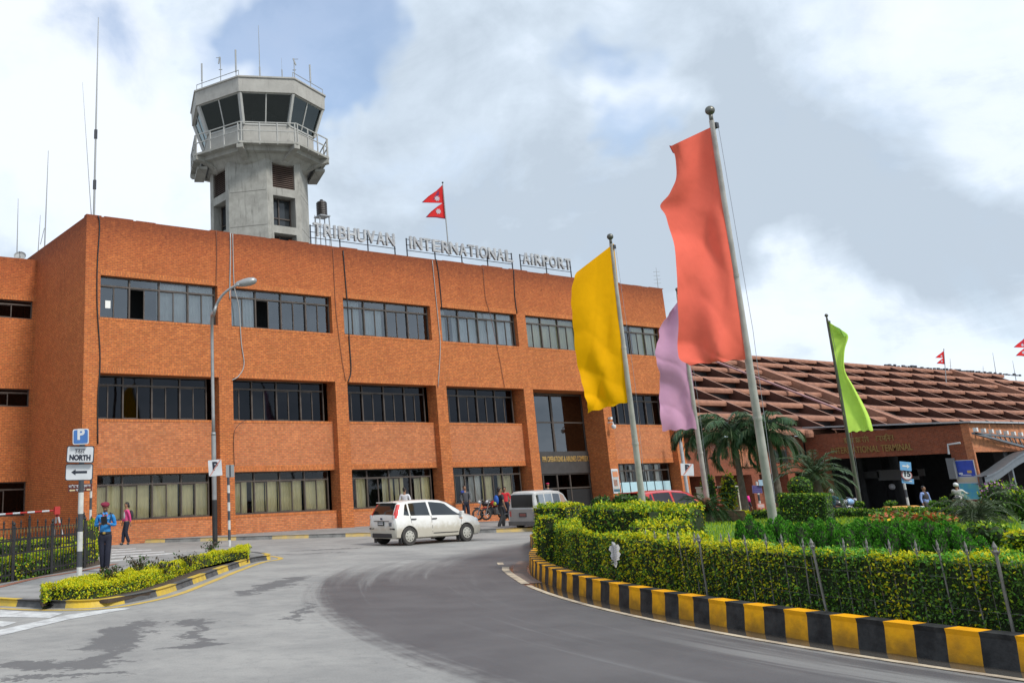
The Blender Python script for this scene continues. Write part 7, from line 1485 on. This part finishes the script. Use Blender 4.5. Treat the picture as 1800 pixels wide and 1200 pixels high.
# orange road block
p = DP(1592, 897, 45); t = thing('road_block', 'orange painted slanted road block in front of the dark entrance', 'road block', (p[0], p[1], zg(p[0])-.1), math.atan2(CR[1], CR[0])); q = MB(); q.add([(-.95, -.3, 0), (.95, -.3, 0), (.95, .5, 0), (-.95, .5, 0), (-.75, -.1, .62), (.75, -.1, .62), (.8, .4, .66), (-.8, .4, .66)], [(0, 3, 2, 1), (4, 5, 6, 7), (0, 1, 5, 4), (1, 2, 6, 5), (2, 3, 7, 6), (3, 0, 4, 7)])
q.build('body', mat('orange_block_paint', (.62, .28, .03), .6, var=.25, vs=2), t); q = MB(); q.obox((.70, -.27, .36), (.09, 0, 0), (0, .01, 0), (0, .07, .28)); q.build('reflector', SWH, t)
def motorbike(loc, rz, label, col, name='motorbike', group=None):
    t = thing(name, label, 'motorbike', loc, rz, group=group); r = .29
    for x in (-.62, .64):
        q = MB(); q.lathe((x, 0, r), [(r*.70, -.06), (r*.93, -.065), (r, -.03), (r, .03), (r*.93, .065), (r*.70, .06)], 22, axis=(0, 1, 0), cap=False); w = q.build('wheel', TYRE, t, smooth=True); q = MB(); q.lathe((x, 0, r), [(r*.8, -.02), (r*.8, .02)], 22, axis=(0, 1, 0), cap=False); q.lathe((x, 0, r), [(.05, -.06), (.05, .06)], 10, axis=(0, 1, 0))
        for k in range(6): a = k*PI/3; q.tube([(x, 0, r), (x+r*.8*math.cos(a), 0, r+r*.8*math.sin(a))], .012, 5)
        q.build('rim', CHR, w)
    q = MB(); q.tube([(-.62, .09, r), (-.1, .08, .35), (.15, .05, .4), (.42, 0, .82)], .025, 6); q.tube([(-.62, -.09, r), (-.1, -.08, .35), (.15, -.05, .4)], .025, 6); q.tube([(-.6, .08, .72), (.0, .05, .68), (.42, 0, .82)], .025, 6); q.tube([(-.55, .1, r+.02), (-.4, .1, .7)], .03, 6); q.tube([(-.55, -.1, r+.02), (-.4, -.1, .7)], .03, 6); q.build('frame', PLT, t)
    q = MB(); q.tube([(.64, .07, r), (.42, .07, .9)], .025, 6); q.tube([(.64, -.07, r), (.42, -.07, .9)], .025, 6); q.tube([(.36, .34, 1.0), (.42, .12, .95), (.42, -.12, .95), (.36, -.34, 1.0)], .016, 6); q.build('fork', CHR, t)
    q = MB(); q.ball((.12, 0, .80), .19, 12, (1.5, .8, .8)); q.build('tank', mat(name+'_'+col[0], col[1], .25, coat=.5), t, smooth=True); q = MB(); q.ball((-.42, 0, .62), .17, 12, (1.7, .6, .8)); q.build('side_cover', PLT, t, smooth=True); q = MB(); q.ball((.66, 0, .60), .11, 10, (1.7, .7, .35)); q.build('mudguard', mat(name+'_'+col[0], col[1], .25, coat=.5), t, smooth=True)
    q = MB(); q.ball((-.30, 0, .80), .14, 12, (2.1, .8, .45)); q.build('seat', PLT, t, smooth=True); q = MB(); q.ball((0, 0, .44), .21, 10, (1.3, .8, 1)); q.tube([(.1, .12, .35), (-.2, .15, .26), (-.7, .16, .32)], .035, 8); q.build('engine', mat('engine_grey', (.12, .12, .12), .4, metal=.6), t)
    q = MB(); q.ball((.52, 0, .88), .09, 10); q.build('headlamp', LWc, t); q = MB(); q.cbox((-.82, 0, .70), (.05, .12, .06)); q.build('tail_lamp', LR, t); return t
ar = math.atan2(CR[1], CR[0])
p = PLY(878, 918, D-1.6); p[2] = .13; motorbike((p[0], p[1], .13), ar+PI-.35, 'red motorbike parked against the brick wall left of the van', ('red', (.35, .02, .02)))
p = PLY(864, 917, D-1.1); motorbike((p[0], p[1], .13), ar+PI-.1, 'dark motorbike parked just left of the red one', ('dark', (.03, .03, .035)))

# ================================================================== PEOPLE
def skin(name, V, E_, Rd, m, parent, sub=2, root=0):
    me = bpy.data.meshes.new(name); me.from_pydata([tuple(map(float, v)) for v in V], E_, []); o = bpy.data.objects.new(name, me); COL.objects.link(o)
    o.modifiers.new('s', 'SKIN'); 
    for i, d in enumerate(me.skin_vertices[0].data): r = Rd[i]; d.radius = (r, r) if not hasattr(r, '__len__') else r; d.use_root = (i == root)
    s = o.modifiers.new('u', 'SUBSURF'); s.levels = s.render_levels = sub
    evaluated(o); o.data.materials.clear(); o.data.materials.append(m); o.data.polygons.foreach_set('use_smooth', [True]*len(o.data.polygons)); o.data.name = name; o.parent = parent; return o
SK = mat('skin_tan', (.30, .155, .085), .55, var=.12, vs=6); SK2 = mat('skin_brown', (.27, .135, .075), .55, var=.12, vs=6); HAIR = mat('black_hair', (.012, .010, .010), .5); SHOE = mat('black_shoe', (.018, .018, .02), .4); EYE = mat('eye_dark', (.01, .01, .01), .3); LIP = mat('lip', (.22, .08, .06), .5)
def person(loc, rz, h, label, shirt, trousers, skinm=SK, arms=None, legs=None, sleeve=1., hair='short', head_pitch=0., shoe=SHOE, group=None, head_yaw=0., torso_lean=0., seated=False, sub=2):
    """local frame: faces -y, x to the figure's left ... arms/legs give joint positions for a 1.75 m figure"""
    k = h/1.75; t = thing('person', label, 'person', loc, rz, group=group); J = {}
    hz_ = .92 if not seated else .46; L = torso_lean
    J['pel'] = (0, 0, hz_); J['sp'] = (0, -.01+L*.3, hz_+.16); J['ch'] = (0, -.0+L*.7, hz_+.36); J['nk'] = (0, .01+L, hz_+.54); J['hb'] = (0, -.0+L, hz_+.60)
    A = arms or [dict(el=(.27, .02, hz_+.20), wr=(.29, -.05, hz_-.04)), dict(el=(-.27, .02, hz_+.20), wr=(-.29, -.05, hz_-.04))]
    Lg = legs or [dict(kn=(.11, -.02, .50), an=(.12, .03, .09), toe=(.13, -.12, .05)), dict(kn=(-.11, -.02, .50), an=(-.12, .03, .09), toe=(-.13, -.12, .05))]
    V, E_, Rr = [], [], []
    def add(p, r, par=None): V.append((p[0]*k, p[1]*k, p[2]*k)); Rr.append(r*k if not hasattr(r, '__len__') else (r[0]*k, r[1]*k)); (E_.append((par, len(V)-1)) if par is not None else None); return len(V)-1
    pel = add(J['pel'], (.14, .10)); sp = add(J['sp'], (.12, .09), pel); ch = add(J['ch'], (.15, .10), sp); nk = add(J['nk'], .052, ch); hb = add(J['hb'], .055, nk)
    cp, sp_ = math.cos(head_pitch), math.sin(head_pitch); cy, sy_ = math.cos(head_yaw), math.sin(head_yaw); HB = np.array(J['hb'])
    def hd(p): x, y, z = p; y, z = y*cp+z*(-sp_), y*sp_*1.+z*cp; x, y = x*cy-y*sy_, x*sy_+y*cy; return tuple(HB+np.array([x, y, z]))
    j1 = add(hd((0, -.022, .045)), (.062, .072), hb); j2 = add(hd((0, -.012, .115)), (.077, .088), j1); j3 = add(hd((0, .0, .175)), (.066, .076), j2)
    ns = add(hd((0, -.098, .085)), .012, j1)
    hands = []
    for a, sg in zip(A, (1, -1)):
        sh = add((sg*.185, J['ch'][1], hz_+.48), .052, ch); e = add(a['el'], .041, sh); w = add(a['wr'], .028, e); d = np.array(a.get('hd', np.array(a['wr'])-np.array(a['el'])), float); d /= np.linalg.norm(d)
        side = np.array(a.get('sd', (0, -1, 0)), float); side -= d*(side@d); side /= np.linalg.norm(side); W_ = np.array(a['wr'], float); curl = np.cross(d, side)*sg*a.get('cs', 1)
        pm = add(W_+d*.05, (.030, .020), w); pe = add(W_+d*.085, (.032, .016), pm)
        for f, (o, ln) in enumerate(((-.028, .055), (-.009, .068), (.010, .075), (.028, .068))):
            b0 = W_+d*.09+side*o; f1 = add(b0+d*ln*.25+side*o*.1, .0088, pe); f2 = add(b0+d*ln*.68+curl*ln*.22, .0082, f1); add(b0+d*ln*.92+curl*ln*.55, .0070, f2)
        th = add(W_+d*.045+side*.034, .0105, pm); add(W_+d*.080+side*.054+curl*.02, .0088, th); hands.append(W_+d*.1)
    for g, sg in zip(Lg, (1, -1)):
        hp = add((sg*.09, 0, hz_-.05), .085, pel); kn = add(g['kn'], .056, hp); an = add(g['an'], .038, kn); add(g['toe'], .030, an)
    body = skin('body', V, E_, Rr, skinm, t, sub)
    # face
    for sx in (-1, 1):
        q = MB(); q.ball(tuple(c*k for c in hd((sx*.028, -.082, .105))), .0105*k, 8, (1.3, .6, .7)); q.build('eye', EYE, t)
        q = MB(); q.ball(tuple(c*k for c in hd((sx*.078, .005, .095))), .022*k, 8, (.4, .8, 1.3)); q.build('ear', skinm, t)
    q = MB(); q.ball(tuple(c*k for c in hd((0, -.086, .045))), .018*k, 8, (1.2, .5, .3)); q.build('mouth', LIP, t)
    # clothes: shells over the limbs
    def cloth(name, pts, m_, sub_=2):
        idx = {}; v2, e2, r2 = [], [], []
        for nm, p, r, par in pts: idx[nm] = len(v2); v2.append([c*k for c in p]); r2.append(r*k if not hasattr(r, '__len__') else (r[0]*k, r[1]*k)); (e2.append((idx[par], idx[nm])) if par else None)
        return skin(name, v2, e2, r2, m_, t, sub_)
    lerp = lambda a, b, f: tuple(np.array(a)+(np.array(b)-np.array(a))*f)
    P_ = [('p', (0, 0, hz_-.06), (.170, .128), None), ('s', J['sp'], (.150, .112), 'p'), ('c', J['ch'], (.178, .122), 's'), ('n', (J['nk'][0], J['nk'][1], J['nk'][2]-.035), .070, 'c')]
    for i, (a, sg) in enumerate(zip(A, (1, -1))):
        s0 = (sg*.19, J['ch'][1], hz_+.475); P_ += [('sh%d' % i, s0, .066, 'c')]
        if sleeve > .5: P_ += [('el%d' % i, a['el'], .053, 'sh%d' % i), ('wr%d' % i, lerp(a['el'], a['wr'], .93), .040, 'el%d' % i)]
        else: P_ += [('el%d' % i, lerp(s0, a['el'], .75), .060, 'sh%d' % i)]
    cloth('shirt', P_, shirt)
    P_ = [('p', (0, 0, hz_+.08), (.172, .130), None), ('q', (0, 0, hz_-.06), (.135, .112), 'p')]
    for i, (g, sg) in enumerate(zip(Lg, (1, -1))): P_ += [('h%d' % i, (sg*.095, 0, hz_-.11), .102, 'q'), ('k%d' % i, g['kn'], .086, 'h%d' % i), ('a%d' % i, lerp(g['kn'], g['an'], 1.04), .072, 'k%d' % i)]
    cloth('trousers', P_, trousers)
    for g in Lg: cl = [('h', (g['an'][0], g['an'][1]+.03, g['an'][2]-.045), .058, None), ('m', lerp(g['an'], g['toe'], .5)[:2]+(max(.035, g['toe'][2]),), (.060, .054), 'h'), ('t', g['toe'], (.058, .046), 'm')]; cloth('shoe', cl, shoe, 1)
    def cap(name, c, r, sc, m_, cut=-9):
        q = MB(); q.ball((0, 0, 0), r*k, 16, sc); V2 = [hd((v[0]/k+c[0], v[1]/k+c[1], max(v[2]/k, cut)+c[2])) for v in q.v]; q.v = [tuple(x*k for x in v) for v in V2]; return q.build(name, m_, t, smooth=True)
    if hair == 'short': cap('hair', (0, .018, .135), .095, (.90, .98, .88), HAIR, -.01); cap('hair', (0, .05, .09), .075, (.98, .75, 1.), HAIR)
    if hair == 'tied': cap('hair', (0, .018, .135), .096, (.92, 1.0, .90), HAIR, -.01); cap('hair', (0, .055, .075), .078, (1.0, .8, 1.2), HAIR); cap('hair', (0, .11, .03), .03, (1, 1, 2.2), HAIR)
    if hair == 'beret': cap('hair', (0, .03, .10), .084, (.98, .9, .9), HAIR)
    if hair == 'helmet': cap('helmet', (0, .01, .13), .128, (.95, 1.08, .98), mat('helmet_white', (.55, .55, .56), .25, coat=.5), -.07); cap('visor', (0, -.045, .10), .10, (.9, .9, .4), mat('visor_dark', (.02, .02, .025), .15))
    t['k'] = k; del t['k']; return t, J, hd, k, cap
NAVY = mat('navy_trousers', (.010, .012, .028), .8, var=.2); JEAN = mat('dark_jeans', (.015, .018, .03), .85, var=.3)
def look(az_toward_cam=0.): return math.atan2(RV[1], RV[0])    # local x across the view, local -y toward the viewer
YAW = math.atan2(CR[1], CR[0])
# policeman
USH = mat('bright_blue_shirt', (.02, .22, .55), .65, var=.2, vs=7, bump=.2, bs=10)
b = G(184, 1005, .12); hp_ = ZH(b[0], b[1], 881)-.12
arm = [dict(el=(.250, .04, 1.15), wr=(.10, -.20, 1.19), hd=(-.75, -.45, .15), sd=(0, 0, 1), cs=-1), dict(el=(-.250, .04, 1.15), wr=(-.12, -.18, 1.19), hd=(.8, -.45, .05), sd=(0, 0, 1), cs=-1)]
lg = [dict(kn=(.075, -.05, .50), an=(.055, -.02, .09), toe=(.09, -.15, .05)), dict(kn=(-.075, -.01, .50), an=(-.05, .05, .09), toe=(-.10, -.09, .05))]
pm, J, hd, k, cap = person(b, YAW+.08, hp_/1.0, 'policeman in bright blue shirt and maroon beret reading a black notebook', USH, NAVY, SK2, arm, lg, hair='beret', head_pitch=.42)
BER = mat('maroon_beret', (.17, .008, .03), .8, bump=.2); cap('beret', (0, .012, .165), .108, (1.05, 1.1, .50), BER, -.022); cap('beret', (-.03, -.02, .19), .085, (1.15, 1.0, .45), BER)
q = MB(); q.obox((0, -.335*k, 1.285*k), (.075*k, 0, .01*k), (0, .012*k, .004*k), (-.006*k, -.03*k, .10*k)); q.build('notebook', mat('black_notebook', (.012, .012, .014), .5), pm)
q = MB(); q.lathe((0, .0, .945*k), [(.160*k, 0), (.166*k, .01), (.166*k, .045*k), (.160*k, .05*k)], 24, cap=False); q.v = [(x, y*.80, z) for x, y, z in q.v]; q.build('belt', mat('belt_black', (.02, .02, .02), .4), pm); q = MB(); q.cbox((-.015*k, -.137*k, .97*k), (.065*k, .02, .05*k)); q.build('buckle', mat('brass', (.55, .36, .08), .35, metal=.7), pm)
LAN = mat('pink_lanyard', (.55, .12, .30), .6); q = MB()
for sx in (-1, 1): q.tube([(sx*.055*k, -.075*k, 1.43*k), (sx*.04*k, -.128*k, 1.36*k), (.0, -.150*k, 1.25*k)], .010*k, 5)
q.build('lanyard', LAN, pm)
for sx in (-1, 1): q = MB(); q.obox((sx*.145*k, -.0, 1.452*k), (.055*k, 0, -.012*k*sx), (0, .03*k, 0), (0, 0, .008)); q.build('epaulette', NAVY, pm); q = MB(); q.cbox((sx*.09*k, -.136*k, 1.335*k), (.05*k, .012, .012)); q.build('badge', mat('badge_pale', (.5, .5, .35), .4), pm)
q = MB(); q.tube([(.13*k, -.06*k, 1.47*k), (.17*k, -.12*k, 1.38*k), (.13*k, -.13*k, 1.26*k), (.15*k, -.10*k, 1.2*k)], .012*k, 5); q.build('cord', NAVY, pm)
for sx in (-1, 1): q = MB(); q.obox((sx*.035*k, -.062*k, 1.455*k), (.03*k, .01*k, -.012*k), (.0, .008*k, .004*k), (0, .01*k, .022*k)); q.build('collar', USH, pm)
# woman walking left with a pink jacket and black backpack
b = G(222, 957, .13); PINK = mat('pink_jacket', (.62, .055, .20), .7, var=.15); lgw = [dict(kn=(.06, -.05, .50), an=(.05, .10, .10), toe=(.05, .0, .05)), dict(kn=(-.06, -.10, .51), an=(-.05, -.14, .09), toe=(-.05, -.28, .045))]
awk = [dict(el=(.22, .08, 1.14), wr=(.2, .12, .90), hd=(0, 0, -1)), dict(el=(-.22, -.02, 1.14), wr=(-.20, -.12, .92), hd=(0, -.2, -1))]
wm, J, hd, k, cap = person((b[0], b[1], .13), YAW-PI/2+.45, 1.56, 'woman in a pink jacket with a black backpack walking by the office wall', PINK, NAVY, SK, awk, lgw, hair='tied')
q = MB(); q.ball((0, .20*k, 1.20*k), .15*k, 12, (.95, .65, 1.35)); q.build('backpack', mat('black_bag', (.02, .02, .024), .7), wm, smooth=True); q = MB(); q.ball((0, -.07*k, 1.17*k), .13*k, 12, (.75, .55, 1.5)); q.build('top', mat('pale_top', (.50, .48, .47), .8, var=.2), wm, smooth=True)
def quick(u, v, Y, h, rz, label, sc, tc_, z=.13, **kw):
    p = PLY(u, v, Y) if Y else G(u, v, z); return person((p[0], p[1], z), YAW+rz, h, label, sc, tc_, **kw)
WSH = mat('white_shirt', (.62, .62, .64), .7, var=.1); GRY = mat('grey_sweater', (.075, .075, .085), .85, var=.3, vs=5); BLS = mat('blue_shoulder', (.03, .06, .28), .8)
quick(716, 940, D-1.6, 1.74, PI*.86, 'man in a white shirt behind the white hatchback, seen from behind', WSH, NAVY, sub=1)
lean = [dict(el=(.25, .03, 1.12), wr=(.18, -.12, .98), hd=(-.3, -.3, -.8)), dict(el=(-.25, .03, 1.12), wr=(-.2, -.08, .93), hd=(.2, -.3, -.9))]
mn, J, hd, k, cap = quick(821, 915, D-.65, 1.74, .15, 'man in a dark grey sweater leaning on the window ledge', GRY, NAVY, arms=lean, skinm=SK2, sub=1)
q = MB(); q.obox((-.14*k, -.04*k, 1.43*k), (.075*k, 0, .02), (0, .085*k, .02), (0, .0, .03)); q.build('shoulder_patch', BLS, mn)
wk = [dict(kn=(.09, -.16, .53), an=(.09, -.10, .12), toe=(.09, -.24, .09)), dict(kn=(-.09, .03, .50), an=(-.09, .24, .12), toe=(-.09, .12, .05))]
b = G(884, 930, .0); mw_, J, hd, k, cap = person((b[0], b[1], 0), YAW+PI*.60, 1.74, 'man walking with a blue backpack beside the red motorbike', mat('black_shirt', (.018, .018, .022), .8), mat('charcoal_trousers', (.03, .03, .032), .8), SK, legs=wk, sleeve=.4, shoe=mat('white_shoe', (.6, .6, .6), .5), sub=1)
q = MB(); q.ball((0, .19*k, 1.20*k), .16*k, 12, (.95, .6, 1.3), mi=0); q.ball((0, .27*k, 1.06*k), .09*k, 10, (1.2, .5, .9), mi=1); q.build('backpack', [mat('blue_bag', (.015, .09, .38), .7), mat('lime_pocket', (.45, .5, .06), .7)], mw_, smooth=True)
quick(892, 915, D-2.0, 1.60, -.5, 'person in a bright red top behind the walking man', mat('red_top', (.55, .02, .03), .7), NAVY, sub=1)
g_, J, hd, k, cap = quick(967, 895, D+1.2, 1.72, .1, 'guard in dark clothes and a pink cap inside the glass doorway', mat('guard_dark', (.03, .035, .04), .8), NAVY, hair='beret', sub=1); cap('cap', (0, .0, .165), .10, (1.05, 1.15, .5), mat('pink_cap', (.50, .02, .10), .7), -.02)
def farman(u, vtop, z, h, rz, label, sc, tc_, **kw):
    p = DP(u, vtop, z); return person((p[0], p[1], p[2]-h), YAW+rz, h, label, sc, tc_, sub=1, **kw)
p_, J, hd, k, cap = farman(1307, 859, 43, 1.62, PI*.6, 'woman in a black dress with pink sleeves walking right', mat('black_dress', (.02, .02, .03), .8), mat('navy_skirt', (.02, .025, .05), .8), hair='tied')
PKS = mat('hot_pink_sleeve', (.75, .03, .28), .7); q = MB()
for sx in (-1, 1): q.tube([(sx*.19*k, 0, 1.40*k), (sx*.24*k, .015*k, 1.25*k), (sx*.27*k, .02*k, 1.13*k)], [.075*k, .066*k, .056*k], 10)
q.build('sleeve', PKS, p_, smooth=True)
farman(1228, 862, 43, 1.68, PI*.8, 'person in white with a blue bag near the office corner', WSH, NAVY)
farman(1364, 852, 44, 1.65, .3, 'person in dark clothes just right of the coral flagpole foot', mat('dark_coat', (.03, .03, .035), .8), NAVY)
lb, J, hd, k, cap = farman(1622, 853, 47, 1.74, .25, 'man in a pale blue shirt and dark waistcoat standing before the entrance', mat('pale_blue_shirt', (.22, .30, .58), .7), mat('grey_trousers', (.05, .045, .045), .8), skinm=SK2)
q = MB(); q.ball((0, -.01*k, 1.23*k), .17*k, 14, (.98, .78, 1.5)); q.build('waistcoat', mat('dark_waistcoat', (.045, .035, .04), .8), lb, smooth=True)
# riders on scooters
def rider(u, vtop, z, rz, label, lab2, sc, colr):
    p = DP(u, vtop, z); hh = 1.42; base = (p[0], p[1], p[2]-hh); d = YAW+rz
    sit = [dict(kn=(.16, -.36, .56), an=(.15, -.28, .20), toe=(.15, -.42, .16)), dict(kn=(-.16, -.36, .56), an=(-.15, -.28, .20), toe=(-.15, -.42, .16))]; am = [dict(el=(.27, -.2, 1.0), wr=(.30, -.45, .98), hd=(0, -1, 0), sd=(-1, 0, 0)), dict(el=(-.27, -.2, 1.0), wr=(-.30, -.45, .98), hd=(0, -1, 0), sd=(1, 0, 0))]
    person((base[0], base[1], base[2]+.24), d, 1.70, label, sc, NAVY, SK2, [dict(a, el=(a['el'][0], a['el'][1], .80), wr=(a['wr'][0], a['wr'][1], .76)) for a in am], [dict(kn=(g['kn'][0], g['kn'][1], .36), an=(g['an'][0], g['an'][1], .06), toe=(g['toe'][0], g['toe'][1], .03)) for g in sit], hair='helmet', seated=True, sub=1)
    motorbike(base, d-PI/2, lab2, colr, name='scooter')
rider(1680, 851, 46, PI*.72, 'rider in a white shirt and white helmet, seen from behind', 'dark scooter under the white helmeted rider', mat('dusty_white_shirt', (.48, .47, .45), .8), ('dark', (.03, .03, .035)))
rider(1462, 862, 47, PI*.4, 'rider in a teal jacket and white helmet beside the palm leaves', 'dark scooter under the teal jacketed rider', mat('teal_jacket', (.03, .12, .16), .8), ('grey', (.06, .06, .07)))
p = DP(1493, 892, 48); motorbike((p[0], p[1], p[2]-.5), YAW+.4, 'parked scooter with a pale blue shell in the dark forecourt', ('blue', (.22, .38, .60)), name='scooter')
